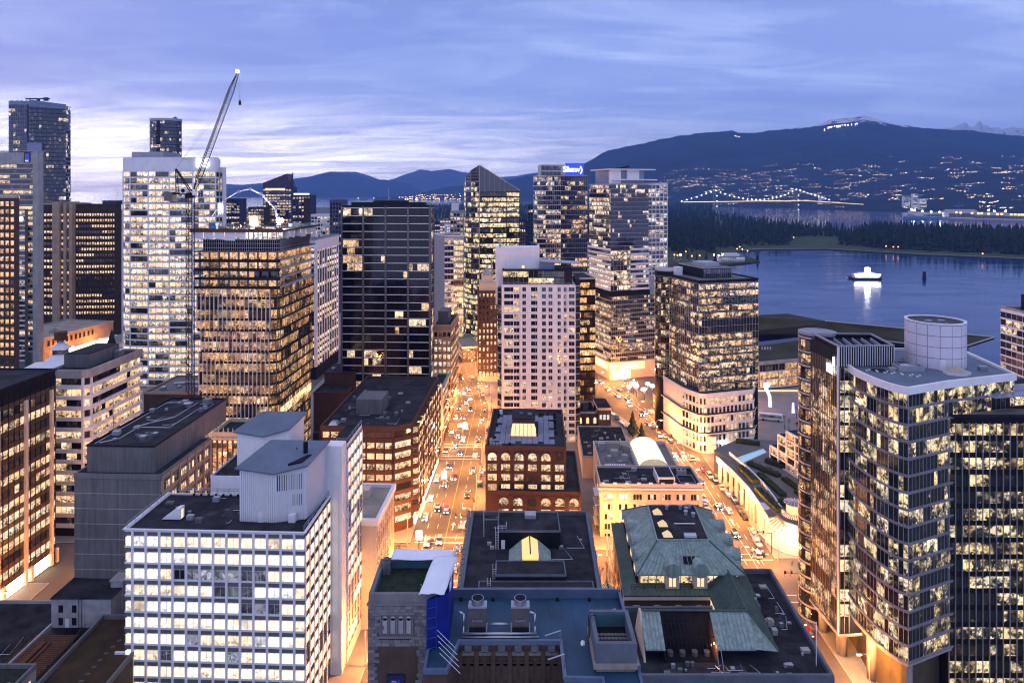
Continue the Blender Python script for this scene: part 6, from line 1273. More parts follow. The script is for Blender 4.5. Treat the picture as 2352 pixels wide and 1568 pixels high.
# --- beige wall with dark roof, white department building with glass barrel roof
def middle_block():
    d = 262; b = Bld('beige_hall', 'windowless beige hall with wide dark flat roof behind the arched brick block', at(1338, d)); X = lambda x: (x-1338)*d/F; W = X(1452); Z = zz(1050, d); b.prism('wall', rect(0, W, 0, 34), 0, Z, 'cream_stone')
    for i in range(5):
        for j in range(5): b.piece('wall_panel', (W/5-.08, .06, .02, Z/5-.08), 'cream_stone', (i*W/5+.04, 0, j*Z/5+.04), 0)
    b.roof(rect(-.15, W+.15, -.15, 34.2), Z+.01, pm='concrete', ph=.5); clutter(b, 2, 17, 3, 32, Z+.13, 8, 11); b.box('lit_window', X(1404), X(1414), -.12, -.05, Z-6.5, Z-3.5, 'glow_shop'); b.part('roof_light', MB().hexa([(12, 8, Z+.1), (14.6, 8, Z+.1), (14.6, 10.6, Z+.1), (12, 10.6, Z+.1)], [(12.8, 8.8, Z+1.2), (13.8, 8.8, Z+1.2), (13.8, 9.8, Z+1.2), (12.8, 9.8, Z+1.2)]), 'glow_soft'); b.finish()
    d = 206+12; b = Bld('white_department_block', 'white stone department block with triple windows and black flat roof', at(1378, d), math.radians(-1)); X = lambda x: (x-1378)*d/F; W = X(1612); Z = zz(1117, d); D = 15
    b.prism('wall', rect(0, W, .2, D), 0, Z, 'rose_stone'); b.roof(rect(-.1, W+.1, 0, D), Z+.01, pm='rose_stone', ph=.9); b.box('cornice', -.25, W+.25, -.3, .15, Z-.9, Z-.4, 'white_panel')
    for i in range(9): b.box('parapet_tab', .5+i*3.8, 1.6+i*3.8, -.2, .4, Z+.9, Z+1.3, 'white_panel')
    for f in range(6):
        for i in range(7):
            for k_ in range(3):
                on = R.random() < .62; b.piece('window', (.78, .05, .04, 1.75), 'pane_plain', (1.5+i*4.58+k_*.95, .2, Z-4.2-f*3.15), 0, (*R.choice(PAL['pale']), R.uniform(.8, 1.8) if on else .06))
    b.facade((0, .2), (W, .2), Z-20.5, 6, 3.15, 7, skip=lambda f, i: True, pier=(1.1, .3, 'rose_stone'), band=(.5, .2, 'rose_stone'))
    b.facade((0, D), (0, .2), Z-20.5, 6, 3.15, 5, sill=.8, wh=1.8, wm=.5, lit=.5, pal='pale'); fe = MB()
    for f in range(6): z = Z-20+f*3.15; fe.box(-1.4, -.05, 3, 9, z, z+.08); fe.tube((-1.3, 3, z+1), (-1.3, 9, z+1), .04, 4).tube((-.8, 3.4, z), (-.8, 8.6, z+3.15), .06, 4)
    b.part('fire_escape', fe, 'white_metal')
    clutter(b, 2, 17, 2, 13, Z+.13, 8, 12); b.box('stair_house', 18.6, 24, 0.6, 9, Z+.2, Z+2.8, 'white_panel'); b.box('stair_roof', 18.9, 23.7, .9, 8.7, Z+2.81, Z+2.9, 'roof_dark'); b.box('stair_louvre', 19, 23.6, .52, .58, Z+.5, Z+2.2, 'dark_frame'); b.part('pipe_loop', MB().path([(26, 2, Z+.6), (31, 2, Z+.6), (31, 8, Z+.6), (26, 8, Z+.6), (26, 2, Z+.6)], .1).box(26.6, 29.5, 8.4, 10.6, Z+.2, Z+1.8), 'alu'); b.part('roof_fan', MB().cyl((27.3, 9.5), .5, Z+1.81, Z+1.95, 12).cyl((28.7, 9.5), .5, Z+1.81, Z+1.95, 12), 'black_metal'); b.finish()
    d = 236; b = Bld('glass_barrel_roof_building', 'white building with glowing glass barrel roof and rooftop plant', at(1380, d), math.radians(-1)); X = lambda x: (x-1380)*d/F; W = X(1562); Z = zz(1082, d); D = 26
    b.prism('wall', rect(0, W, 0, D), 0, Z, 'rose_stone'); b.roof(rect(-.1, W+.1, -.1, D), Z+.01, pm='rose_stone', m='roof_grey', ph=1.1)
    x0, x1 = X(1470), X(1538); r = (x1-x0)/2; cx = (x0+x1)/2; n = 8; ny = 7
    for j in range(ny):
        for i in range(n):
            a0, a1 = math.pi*(.08+.84*i/n), math.pi*(.08+.84*(i+1)/n); y0, y1 = 2+j*3.1, 2+(j+1)*3.1-.12; q = lambda a, y, o=0: (cx-r*math.cos(a+o), y, Z+.3+3.2*math.sin(a+o))
            b.part('glass_pane', MB().hexa([q(a0, y0, .012), q(a1, y0, -.012), q(a1, y1, -.012), q(a0, y1, .012)], [tuple(Vector(q(a0, y0, .012))+Vector((0, 0, .06))), tuple(Vector(q(a1, y0, -.012))+Vector((0, 0, .06))), tuple(Vector(q(a1, y1, -.012))+Vector((0, 0, .06))), tuple(Vector(q(a0, y1, .012))+Vector((0, 0, .06)))]), 'barrel_glass')
    rb = MB()
    for j in range(ny+1): rb.path([(cx-r*math.cos(math.pi*(.05+.9*i/12)), 2+j*3.1-.06, Z+.3+3.26*math.sin(math.pi*(.05+.9*i/12))) for i in range(13)], .09, 4)
    b.part('glass_rib', rb, 'white_metal'); b.box('barrel_kerb', x0-.5, x1+.5, 1.4, 2+ny*3.1+.4, Z+.15, Z+.6, 'concrete')
    for (xx, yy, w, h) in ((2.5, 20, 2.4, 2.6), (6.5, 14, 2.6, 2.2), (9.5, 9, 2, 2.4), (4, 10, 1.6, 1.6), (7.5, 6, 1.4, 1.4), (11, 16, 1.8, 3.2), (10.8, 21, 2.2, 1.6)): b.box('plant_unit', xx-w/2, xx+w/2, yy-w/2, yy+w/2, Z+.15, Z+h, R.choice(['alu', 'concrete', 'steel']))
    for i in range(5): b.part('cooling_fan', MB().cyl((12.6, 4+i*2.0), .75, Z+.2, Z+1.6, 12), 'steel')
    for i in range(9): b.box('skylight_slat', 2+i*.8, 2.5+i*.8, 1.5, 4.5, Z+.15, Z+.9, 'white_metal')
    b.part('exhaust', MB().tube((9.2, 19, Z+.2), (9.2, 19, Z+4.5), .3, 8).tube((3, 7, Z+.2), (3, 7, Z+3.2), .15, 6), 'steel'); b.finish()
mat('rose_stone', (.60, .50, .46), .8, .12, .3, .35); emit('barrel_glass', (1, .88, .62), 1.15); middle_block()
# --- copper mansard building and its neighbour
def seams(b, name, quad, n, m, r=.09):
    """standing seams laid on a roof slope given as bottom-left, bottom-right, top-right, top-left"""
    a, c, e, f = [Vector(p) for p in quad]
    for i in range(1, n):
        t_ = i/n; p = a+(c-a)*t_; q = f+(e-f)*t_; mb = MB().tube(p+Vector((0, 0, .05)), q+Vector((0, 0, .05)), r, 4); b.part(name, mb, m)
def copper_hall():
    b = Bld('copper_mansard_hall', 'brick hall with broad green copper mansard roof, dormers and black flat top', (24.4, 149), 0); L = lambda X, Y: (X-24.4, Y-149)
    wall = [L(24.4, 149), L(53.4, 149), L(55.6, 182), L(26.4, 182)]; zl = 22
    b.prism('wall', inset(wall, .5), 0, zl-.3, 'brick_red'); b.part('cornice', MB().ring(wall, .9, zl-1.1, zl-.2), 'cream_stone')
    ml = inset(wall, 1.0); inner = [L(27.6, 152), L(51.2, 152), L(52.6, 180), L(29.2, 180)]
    for i in range(4):
        j = (i+1) % 4; A, B_, C, D_ = (*wall[i], zl-.2), (*wall[j], zl-.2), (*inner[j], zl+.9), (*inner[i], zl+.9)
        b.part('copper_ledge', MB().hexa([(p[0], p[1], p[2]-.2) for p in (A, B_, C, D_)], [A, B_, C, D_]), 'copper_dark'); seams(b, 'ledge_seam', (A, B_, C, D_), 26, 'copper_dark', .05)
    core = [L(28.6, 152.4), L(50.4, 152.4), L(51.8, 179.6), L(30, 179.6)]; ze = 25.6; zt = 30
    b.prism('attic_wall', core, zl-.5, ze, 'cream_stone'); b.facade(core[0], core[1], zl+.6, 1, 2.8, 12, sill=.2, wh=2.2, wm=.1, lit=1, pal='yellow', st=(.9, 1.5)); b.facade(core[3], core[0], zl+.6, 1, 2.8, 8, sill=.2, wh=2.2, wm=.5, lit=.6, pal='yellow', st=(.4, .9))
    ev = [L(27.6, 150.6), L(51.4, 150.6), L(52.8, 180.6), L(29.0, 180.6)]; tp = [L(33.3, 156.6), L(45.2, 156.6), L(46.4, 174), L(34.6, 174)]
    for i, n in ((0, 22), (1, 24), (3, 24), (2, 24)):
        j = (i+1) % 4; A, B_, C, D_ = (*ev[i], ze), (*ev[j], ze), (*tp[j], zt), (*tp[i], zt)
        b.part('copper_slope', MB().hexa([(p[0], p[1], p[2]-.3) for p in (A, B_, C, D_)], [A, B_, C, D_]), 'copper')
        if i != 2: seams(b, 'roof_seam', (A, B_, C, D_), n, 'copper_seam', .12)
    for i in range(4): b.part('hip_roll', MB().tube((*ev[i], ze+.1), (*tp[i], zt+.1), .16, 6), 'copper_dark')
    b.prism('flat_top', tp, zt-.3, zt+.05, 'roof_dark'); b.part('flat_edge', MB().ring(inset(tp, -.15), .3, zt-.2, zt+.3), 'copper')
    for y in (159, 164, 170): c = L(36.2, y); b.part('pyramid_light', MB().hexa([(c[0]-1.1, c[1]-1.1, zt+.06), (c[0]+1.1, c[1]-1.1, zt+.06), (c[0]+1.1, c[1]+1.1, zt+.06), (c[0]-1.1, c[1]+1.1, zt+.06)], [(c[0]-.1, c[1]-.1, zt+1.2), (c[0]+.1, c[1]-.1, zt+1.2), (c[0]+.1, c[1]+.1, zt+1.2), (c[0]-.1, c[1]+.1, zt+1.2)]), 'amber_dome')
    c = L(41.2, 158.2); b.part('roof_cowl', MB().tube((c[0]-1.4, c[1], zt+.2), (c[0]+1.4, c[1], zt+.2), .8, 10), 'steel'); c = L(39, 164); b.box('roof_pipe', c[0], c[0]+5, c[1], c[1]+.18, zt+.2, zt+.4, 'white_panel')
    for X_, Y_ in ((43, 169), (43.6, 171), (44.6, 168), (42.4, 172), (44.8, 172.5), (39, 172)): c = L(X_, Y_); b.part('roof_vent', MB().cyl(c, .4, zt+.05, zt+.9, 8).cyl(c, .55, zt+.9, zt+1.05, 8), 'alu')
    # roof light in the front slope
    q = lambda u, v: tuple(Vector((*ev[0], ze)).lerp(Vector((*ev[1], ze)), u).lerp(Vector((*tp[0], zt)).lerp(Vector((*tp[1], zt)), u), v)+Vector((0, -.12, .12)))
    b.part('roof_window', MB().hexa([q(.44, .30), q(.66, .30), q(.66, .52), q(.44, .52)], [tuple(Vector(p)+Vector((0, -.1, .12))) for p in (q(.44, .30), q(.66, .30), q(.66, .52), q(.44, .52))]), 'black_metal')
    for i in range(5): u = .44+.22*i/4; b.part('roof_window_bar', MB().tube(Vector(q(u, .30))+Vector((0, -.1, .15)), Vector(q(u, .52))+Vector((0, -.1, .15)), .05, 4), 'alu')
    # stone dormers with barrel tops
    def dormer(x, y, rz):
        e = empty('dormer', (x, y, 0), rz); e.parent = b.root
        MB().box(-1.5, 1.5, 0, 3, zl+.5, ze+.9).build('dormer_wall', 'cream_stone', e); MB().tube((0, -.2, ze+.9), (0, 3.6, ze+.9), 1.6, 16).build('dormer_roof', 'copper', e)
        for s in (-.75, .1): MB().box(s, s+.62, -.06, 0, zl+1.0, ze+.4).build('dormer_window', 'glow_soft', e)
    for X_ in (35.4, 41.6): dormer(*L(X_, 150.5), 0)
    for Y_ in (157, 163.5, 170.5): dormer(*L(27.9+(Y_-150)*.045, Y_), -math.pi/2); dormer(*L(51.7+(Y_-150)*.045, Y_), math.pi/2)
    railing(b, [L(26.4, 150.6), L(50, 150.6)], zl+.4, 1.0, 'dark_frame')
    # arches of the brick storey
    for i in range(6):
        x = 2.8+i*4.6; b.part('arch_window', MB().box(x-1.3, x+1.3, .38, .52, 14.5, 17.6).tube((x, .38, 17.6), (x, .5, 17.6), 1.3, 18), 'glow_soft'); vs = MB()
        for q_ in range(11):
            a0, a1 = math.pi*q_/11+.02, math.pi*(q_+1)/11-.02; P = lambda rr, a, yy: (x+rr*math.cos(a), yy, 17.6+rr*math.sin(a)); vs.hexa([P(1.35, a0, .15), P(2.0, a0, .15), P(2.0, a0, .5), P(1.35, a0, .5)], [P(1.35, a1, .15), P(2.0, a1, .15), P(2.0, a1, .5), P(1.35, a1, .5)])
        b.part('arch_ring', vs, 'cream_stone')
    b.facade(L(24.9, 181), L(24.9, 150), 3, 5, 3.6, 7, sill=.6, wh=2.2, wm=1.2, lit=.5, pal='orange'); b.finish()
emit('amber_dome', (1, .7, .35), .55); mat('copper_seam', (.20, .30, .27), .6, .3, .5); copper_hall()
def copper_wing():
    b = Bld('flat_roof_court_building', 'dark flat roofed building with L-shaped green copper gables and a framed skylight pit', (23.6, 127), 0); L = lambda X, Y: (X-23.6, Y-127); Z = 19
    pts = [L(23.6, 127), L(60, 127), L(61.8, 163), L(53.9, 163), L(53.4, 148.6), L(23.9, 148.2)]
    b.prism('wall', inset(pts, .3), 0, Z, 'brick_brown'); b.part('roof', MB().prism(inset(pts, .6), Z, Z+.1), 'roof_dark'); b.part('parapet', MB().ring(pts, .6, Z-.5, Z+1.1), 'stone_slate'); b.part('cornice', MB().ring(inset(pts, -.4), .5, Z-1.6, Z-.7), 'cream_stone')
    zr, ze = 26, 22; clutter(b, 3, 34, 1.2, 4, Z+.1, 9, 8, b.root.children[1]); clutter(b, 30.5, 35, 5, 33, Z+.1, 8, 9, b.root.children[1])
    # gable running away from the view
    A0, A1 = L(48.2, 157.6), L(47.1, 136.8); l0, l1 = L(43.4, 157.6), L(42.6, 137.2); r0, r1 = L(53.2, 157), L(51.2, 131.0)
    def slope(nm, q, n, m='copper_dark'):
        b.part(nm, MB().hexa([(p[0], p[1], p[2]-.25) for p in q], q), m); seams(b, 'roof_seam', q, n, 'copper_seam' if m == 'copper' else m, .1)
    slope('copper_slope', [(*l1, ze), (*l0, ze), (*A0, zr), (*A1, zr)], 30); slope('copper_slope', [(*r0, ze), (*r1, ze), (*A1, zr), (*A0, zr)], 34)
    b.part('gable_wall', MB().hexa([(*l0, ze-3), (*r0, ze-3), (r0[0], r0[1]-.4, ze-3), (l0[0], l0[1]-.4, ze-3)], [(A0[0]-.2, A0[1], zr-.3), (A0[0]+.2, A0[1], zr-.3), (A0[0]+.2, A0[1]-.4, zr-.3), (A0[0]-.2, A0[1]-.4, zr-.3)]), 'cream_stone')
    b.prism('gable_base', [L(43.6, 137.4), L(51, 137.4), L(52.6, 157.2), L(44.2, 157.2)], Z-.5, ze-.3, 'cream_stone'); b.facade(L(43.5, 157), L(43.4, 139), Z+.3, 1, 2.8, 10, sill=.2, wh=2.2, wm=.2, lit=.9, pal='yellow', st=(.6, 1.3))
    # cross gable facing the view, with the pit left open
    def xslope(xa, xb, nm='copper_slope', n=8): slope(nm, [(*L(xa, 131.6), ze-.2), (*L(xb, 131.6), ze-.2), (*L(xb, 137), zr), (*L(xa, 137), zr)], n, 'copper')
    xslope(25.8, 29.6, n=5); xslope(39.6, 47.1, n=9)
    b.part('copper_slope', MB().poly([(*L(47.1, 131.6), ze-.2), (*L(51.2, 131.0), ze-.2), (*L(47.1, 137), zr)]), 'copper'); seams(b, 'roof_seam', [(*L(47.1, 131.6), ze-.15), (*L(51.0, 131.1), ze-.15), (*L(47.2, 136.9), zr), (*L(47.1, 137), zr)], 6, 'copper', .05)
    slope('rear_slope', [(*L(42.6, 142), ze), (*L(25.8, 142), ze), (*L(25.8, 137.05), zr), (*L(42.6, 137.05), zr)], 18)
    b.part('ridge_roll', MB().tube((*L(25.8, 137), zr+.1), (*A1, zr+.1), .2, 6).tube((*A1, zr+.1), (*A0, zr+.1), .2, 6).tube((*A1, zr+.1), (*r1, ze+.1), .16, 6), 'copper_dark')
    b.part('gable_end', MB().hexa([(*L(25.5, 131.8), Z), (*L(25.9, 131.8), Z), (*L(25.9, 142), Z), (*L(25.5, 142), Z)], [(*L(25.5, 136.4), zr+.2), (*L(25.9, 136.4), zr+.2), (*L(25.9, 137.6), zr+.2), (*L(25.5, 137.6), zr+.2)]), 'cream_stone')
    b.prism('pit_floor', [L(29.7, 132), L(39.5, 132), L(39.5, 136.6), L(29.7, 136.6)], Z-.2, Z+.25, 'black_metal'); b.part('pit_wall', MB().box(*[v for pr in ((L(29.5, 0)[0], L(29.7, 0)[0]), (L(0, 131.7)[1], L(0, 137)[1])) for v in pr], Z, ze), 'dark_frame')
    b.part('pit_wall', MB().hexa([(*L(39.55, 131.7), Z), (*L(39.8, 131.7), Z), (*L(39.8, 137), Z), (*L(39.55, 137), Z)], [(*L(39.55, 131.7), ze-.3), (*L(39.8, 131.7), ze-.3), (*L(39.8, 137), zr-.1), (*L(39.55, 137), zr-.1)]), 'rust_panel'); b.prism('pit_back', [L(29.7, 136.8), L(39.5, 136.8), L(39.5, 137), L(29.7, 137)], Z, zr-.3, 'dark_frame')
    for i in range(13): x = 29.9+i*.79; b.part('pit_bar', MB().tube((*L(x, 131.7), ze-.1), (*L(x, 136.9), zr), .06, 4), 'dark_frame')
    for t_ in (.3, .65): b.part('pit_bar', MB().tube((*L(29.7, 131.7+5.2*t_), ze+(zr-ze)*t_), (*L(39.6, 131.7+5.2*t_), ze+(zr-ze)*t_), .06, 4), 'dark_frame')
    for i in range(4): c = L(31+i*2.4, 133.8); b.part('pit_fan', MB().cyl(c, .6, Z+.26, Z+1.1, 12), 'steel')
    c = L(39.3, 132.6); b.part('pit_lamp', MB().cyl(c, .15, ze+.2, ze+.5, 8), 'lamp_orange')
    l = bpy.data.lights.new('pit_light', 'POINT'); l.energy = 260; l.color = (1, .5, .2); l.shadow_soft_size = .15; lo = bpy.data.objects.new('bulb', l); lo.parent = b.root; lo.location = (c[0]-.4, c[1]-.3, ze+.3); COL.objects.link(lo)
    c = L(39.8, 130.4); b.part('roof_ladder', MB().tube((c[0]-.4, c[1]-1.2, Z), (c[0]-.4, c[1]+1, ze), .07, 4).tube((c[0]+.4, c[1]-1.2, Z), (c[0]+.4, c[1]+1, ze), .07, 4), 'steel')
    vents(b, [(L(52.5, 141)[0]+1.4, L(0, 143)[1], .8, 1.6), (L(54, 141)[0], L(0, 140.5)[1], 1.1, 1.0), (L(42, 0)[0], L(0, 130)[1], .8, .4), (L(33, 0)[0], L(0, 129.6)[1], .4, .3), (L(29, 0)[0], L(0, 129)[1], .4, .4), (L(50, 0)[0], L(0, 128.6)[1], .5, .5), (L(57, 0)[0], L(0, 134)[1], .4, .4)], Z+.1, 'concrete')
    c = L(58.4, 131); b.part('flagpole', MB().tube((c[0], c[1], Z), (c[0], c[1], Z+8.5), .09, 6), 'white_metal')
    for i in range(58): b.piece('dentil', (.4, .25, .02, .4), 'cream_stone', (.3+i*.62, -.4, Z-2.2), 0)
    b.finish()
mat('stone_slate', (.12, .14, .17), .8, .25, .3, fine=.3); mat('rust_panel', (.30, .12, .05), .6, .3); copper_wing()
# --- black flat roof with glowing ridge skylight
def flat_skylight():
    b = Bld('black_flat_roof_building', 'wide black flat roofed building with a glowing amber ridge skylight', (-11.2, 146), 0); L = lambda X, Y: (X+11.2, Y-146); Z = 24
    pts = [L(-11.2, 146), L(19, 146), L(20.2, 182), L(-10.8, 182)]
    b.prism('wall', inset(pts, .3), 0, Z, 'stone_grey'); b.part('roof', MB().prism(inset(pts, .7), Z, Z+.1), 'roof_dark'); b.part('parapet', MB().ring(pts, .7, Z-.6, Z+1.0), 'stone_slate'); b.part('cornice', MB().ring(inset(pts, -.6), .7, Z-1.9, Z-.8), 'stone_grey')
    for i in range(16): b.piece('cornice_block', (1.9, .5, .3, .7), 'stone_grey', (L(-11.3, 0)[0], 36-i*2.2, Z+.3), -math.pi/2)
    clutter(b, 2, 29, 4, 34, Z+.1, 16, 10, b.root.children[1])
    def boxroof(x0, x1, y0, y1, h, m='black_metal'):
        p, q = L(x0, y0), L(x1, y1); b.box('upper_wall', p[0], q[0], p[1], q[1], Z+.1, Z+h, m); b.box('upper_roof', p[0]+.25, q[0]-.25, p[1]+.25, q[1]-.25, Z+h, Z+h+.06, 'roof_dark'); b.part('upper_edge', MB().ring(rect(p[0]-.1, q[0]+.1, p[1]-.1, q[1]+.1), .28, Z+h-.2, Z+h+.22), 'stone_slate')
        for i in range(int((q[0]-p[0])/.8)): b.piece('wall_rib', (.1, .08, .02, h-.4), 'dark_frame', (p[0]+.4+i*.8, p[1], Z+.15), 0)
    boxroof(-3.4, 11.6, 164.4, 174, 4.2); boxroof(-3.6, 11.8, 149.4, 155.2, 2.0); boxroof(-7.2, 17.6, 146.6, 149.2, .8)
    zr = Z+3.6; q = lambda x, y, z: (*L(x, y), z)
    for s, n in ((-1, 10), (1, 10)):
        for i in range(n):
            y0, y1 = 155.4+i*.82, 155.4+(i+1)*.82-.07; b.part('skylight_pane', MB().hexa([q(4.2, y0, zr), q(4.2+s*1.9, y0, zr-1.0), q(4.2+s*1.9, y1, zr-1.0), q(4.2, y1, zr)], [q(4.2, y0, zr+.06), q(4.2+s*1.9, y0, zr-.94), q(4.2+s*1.9, y1, zr-.94), q(4.2, y1, zr+.06)]), 'amber_pane')
        b.part('skylight_slope', MB().hexa([q(4.2+s*1.95, 155.3, Z+.1), q(4.2+s*5, 155.3, Z+.1), q(4.2+s*5, 163, Z+.1), q(4.2+s*1.95, 163.8, Z+.1)], [q(4.2+s*1.95, 155.3, zr-1.02), q(4.2+s*4.9, 155.3, Z+.5), q(4.2+s*4.9, 163, Z+.5), q(4.2+s*1.95, 163.8, zr-1.02)]), 'copper')
    b.part('skylight_ridge', MB().tube(q(4.2, 155.3, zr+.1), q(4.2, 163.8, zr+.1), .14, 6), 'dark_frame'); p = L(4.2, 155.5); b.box('skylight_core', p[0]-1.8, p[0]+1.8, p[1], p[1]+8, Z+.1, zr-1.05, 'amber_pane')
    ld = MB()
    for x, y, h in ((-3.6, 164, 4.6), (-3.9, 151.4, 2.6), (-5, 147.5, 1.6)):
        c = L(x, y); ld.tube((c[0]-.35, c[1], Z), (c[0]-.35, c[1], Z+h+1), .05, 4).tube((c[0]+.35, c[1], Z), (c[0]+.35, c[1], Z+h+1), .05, 4)
        for r in range(int(h/.4)): ld.tube((c[0]-.35, c[1], Z+.3+r*.4), (c[0]+.35, c[1], Z+.3+r*.4), .03, 4)
    b.part('ladder', ld, 'white_metal'); c = L(-3.4, 165); railing(b, [(c[0], c[1]), (c[0]+2, c[1]), (c[0]+2, c[1]+2)], Z+4.2, 1.1, 'white_metal', 1)
    c = L(-2.6, 164.3); b.box('roof_door', c[0], c[0]+.9, c[1]-.06, c[1], Z+.1, Z+2.2, 'white_panel'); c = L(4.6, 172); b.box('roof_cowl', c[0]-1.4, c[0]+1.4, c[1]-1.4, c[1]+1, Z+4.2, Z+5.2, 'alu'); c = L(-7, 170); b.part('flagpole', MB().tube((c[0], c[1], Z), (c[0], c[1], Z+7), .08, 6), 'white_metal'); b.finish()
    # glass canopy over the lane
    b = Bld('glass_lane_canopy', 'small hipped glass canopy glowing over the lane between roofs', (20.5, 153), 0)
    A = [(0, 0, 14), (4.2, 0, 14), (4.2, 13, 14), (0, 13, 14)]; t_ = [(2.1, 3, 17), (2.1, 10, 17)]
    for pts in ((A[0], A[1], t_[0]), (A[2], A[3], t_[1])): b.part('glass_pane', MB().poly(pts), 'canopy_glass')
    for (a, c, e, f) in ((A[1], A[2], t_[1], t_[0]), (A[3], A[0], t_[0], t_[1])): b.part('glass_pane', MB().poly((a, c, e, f)), 'canopy_glass'); seams(b, 'glazing_bar', (a, c, e, f), 16, 'dark_frame', .07)
    seams(b, 'glazing_bar', (A[0], A[1], t_[0], t_[0]), 6, 'dark_frame', .06); b.part('frame', MB().tube(A[0], A[1], .12).tube(A[1], A[2], .12).tube(A[2], A[3], .12).tube(A[3], A[0], .12).tube(*t_, .12), 'dark_frame')
    for p in A: b.part('post', MB().tube((p[0], p[1], 0), p, .15), 'dark_frame')
emit('amber_pane', (1, .66, .26), .85); emit('canopy_glass', (1, .72, .42), .5); flat_skylight()
# --- stone bank building with blue roof, nearest to the view
S = .68
def bank():
    b = Bld('stone_bank_building', 'old grey stone bank building with blue membrane roof and square stone tower', (-18.0, 85), 0); sc = lambda X, Y: (X*S+18.0, Y*S-85); zf = lambda z: H-(H-z)*S
    Zr = zf(26.0); Zp = zf(27)
    roof = [sc(-13, 127.2), sc(-10.4, 118.5), sc(-9.9, 127.0), sc(8.9, 127.2), sc(9.6, 117.4), sc(16.4, 117.4), sc(21.8, 118.5), sc(21.6, 141.6), sc(-13.2, 141.6)]
    roof = [sc(-15.6, 119.5), sc(-11.2, 119.5), sc(-9.7, 127.2), sc(8.9, 127.2), sc(9.0, 117.6), sc(15.4, 117.4), sc(15.4, 110), sc(22.4, 110), sc(22.4, 141.6), sc(-13.2, 141.6), sc(-15.6, 137)]
    b.prism('wall', inset(roof, .15), 0, Zr-.05, 'brick_brown'); b.prism('roof', inset(roof, .3), Zr-.05, Zr, 'roof_blue'); b.part('coping', MB().ring(roof, .34, Zr-.3, Zr+.28), 'coping_blue')
    p, q = sc(-13.2, 141.6), sc(22.4, 141.6); b.box('rear_parapet', p[0], q[0], p[1]-.3, p[1]+.05, Zr+.0, Zp+.55, 'coping_blue')
    p, q = sc(21.9, 119), sc(22.45, 141); b.box('side_parapet', p[0], q[0], p[1], q[1], Zr+.0, Zp+.3, 'coping_blue')
    a, c = sc(-9, 129), sc(20, 140); 
    for i in range(13): a = sc(-9+i*2.35, 128); c = sc(-9+i*2.35, 140.6); b.box('roof_seam', a[0], a[0]+.04, a[1], c[1], Zr, Zr+.03, 'roof_blue')
    for i in range(5): a = sc(-10.5+i*6.6, 140.4); b.box('roof_drain', a[0]-.2, a[0]+.2, a[1]-.2, a[1]+.2, Zr, Zr+.3, 'black_metal')
    # twin cooling units with silver pipework
    for k_, X_ in ((0, -6.6), (1, 1.6)):
        e = empty('cooling_unit', (*sc(X_, 130.6), Zr)); e.parent = b.root; w = 1.15
        MB().hexa([(-w, -1.0, .2), (w, -1.0, .2), (w, 1.2, .2), (-w, 1.2, .2)], [(-w, -.2, 3.0), (w, -.2, 3.0), (w, 1.2, 3.0), (-w, 1.2, 3.0)]).build('casing', 'unit_brown', e); MB().box(-w-.1, w+.1, -.9, 1.3, 0, .3).build('skid', 'steel', e); MB().box(-w-.05, w+.05, -.1, 1.25, 3.0, 3.25).build('top_plate', 'alu', e); MB().cyl((0, .6), .8, 3.25, 4.0, 18).build('fan_stack', 'steel', e)
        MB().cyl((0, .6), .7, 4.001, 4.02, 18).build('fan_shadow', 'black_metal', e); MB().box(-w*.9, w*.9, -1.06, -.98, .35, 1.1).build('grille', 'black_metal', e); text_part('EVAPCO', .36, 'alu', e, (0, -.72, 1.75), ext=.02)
    a = sc(-8.6, 129.2); c = sc(4.2, 129.2); pp = MB().tube((a[0]-.6, a[1]-.3, Zr+.5), (c[0]+.3, a[1]-.3, Zr+.5), .17, 8).tube((a[0]-.6, a[1]-.6, Zr+.22), (c[0]+.6, a[1]-.6, Zr+.22), .15, 8)
    for x in (a[0]-.4, c[0]+.1): pp.path([(x, a[1]-.3, Zr+.5), (x, a[1]+.2, Zr+1.2), (x, a[1]+.4, Zr+2.6), (x+(.7 if x < 0 else -.7), a[1]+.5, Zr+2.8)], .15, 8)
    m_ = sc(-3.6, 130.6); n_ = sc(-1.2, 130.6); pp.tube((m_[0]-.6, m_[1]-.4, Zr+1.2), (n_[0]+.6, m_[1]-.4, Zr+1.2), .16, 8); b.part('pipework', pp, 'steel', True)
    # courtyard walls
    y0 = sc(0, 127.2)[1]; x0, x1 = sc(-9.7, 0)[0], sc(8.9, 0)[0]; n = 6
    for i in range(n+1): b.box('buttress', x0+i*(x1-x0)/n-.28, x0+i*(x1-x0)/n+.28, y0-.25, y0+.2, 0, Zr-1.0, 'brick_brown')
    for i in range(n):
        xm = x0+(i+.5)*(x1-x0)/n; b.box('stone_cap', xm-.45, xm+.45, y0-.3, y0+.16, Zr-.95, Zr-.32, 'stone_dark')
        for s in (-.5, .5):
            for z, h in ((Zr-4.6, 2.0),): b.part('blind_arch', MB().box(xm+s-.3, xm+s+.3, y0-.05, y0+.16, z, z+h).tube((xm+s, y0-.05, z+h), (xm+s, y0+.16, z+h), .3, 12), 'brick_brown')
        for f in range(4):
            z = Zr-8.9-f*3.6; on = (i in (0, 1, 4, 5)) if f == 0 else R.random() < .5
            o = b.part('arch_window', MB().box(xm-.52, xm+.52, y0-.06, y0+.16, z, z+1.6).tube((xm, y0-.06, z+1.6), (xm, y0+.16, z+1.6), .52, 14), 'glow_soft' if on else 'black_metal')
            MB().box(xm-.03, xm+.03, y0-.1, y0-.06, z, z+2.1).box(xm-.52, xm+.52, y0-.1, y0-.06, z+.9, z+.96).build('window_bar', 'dark_frame', o)
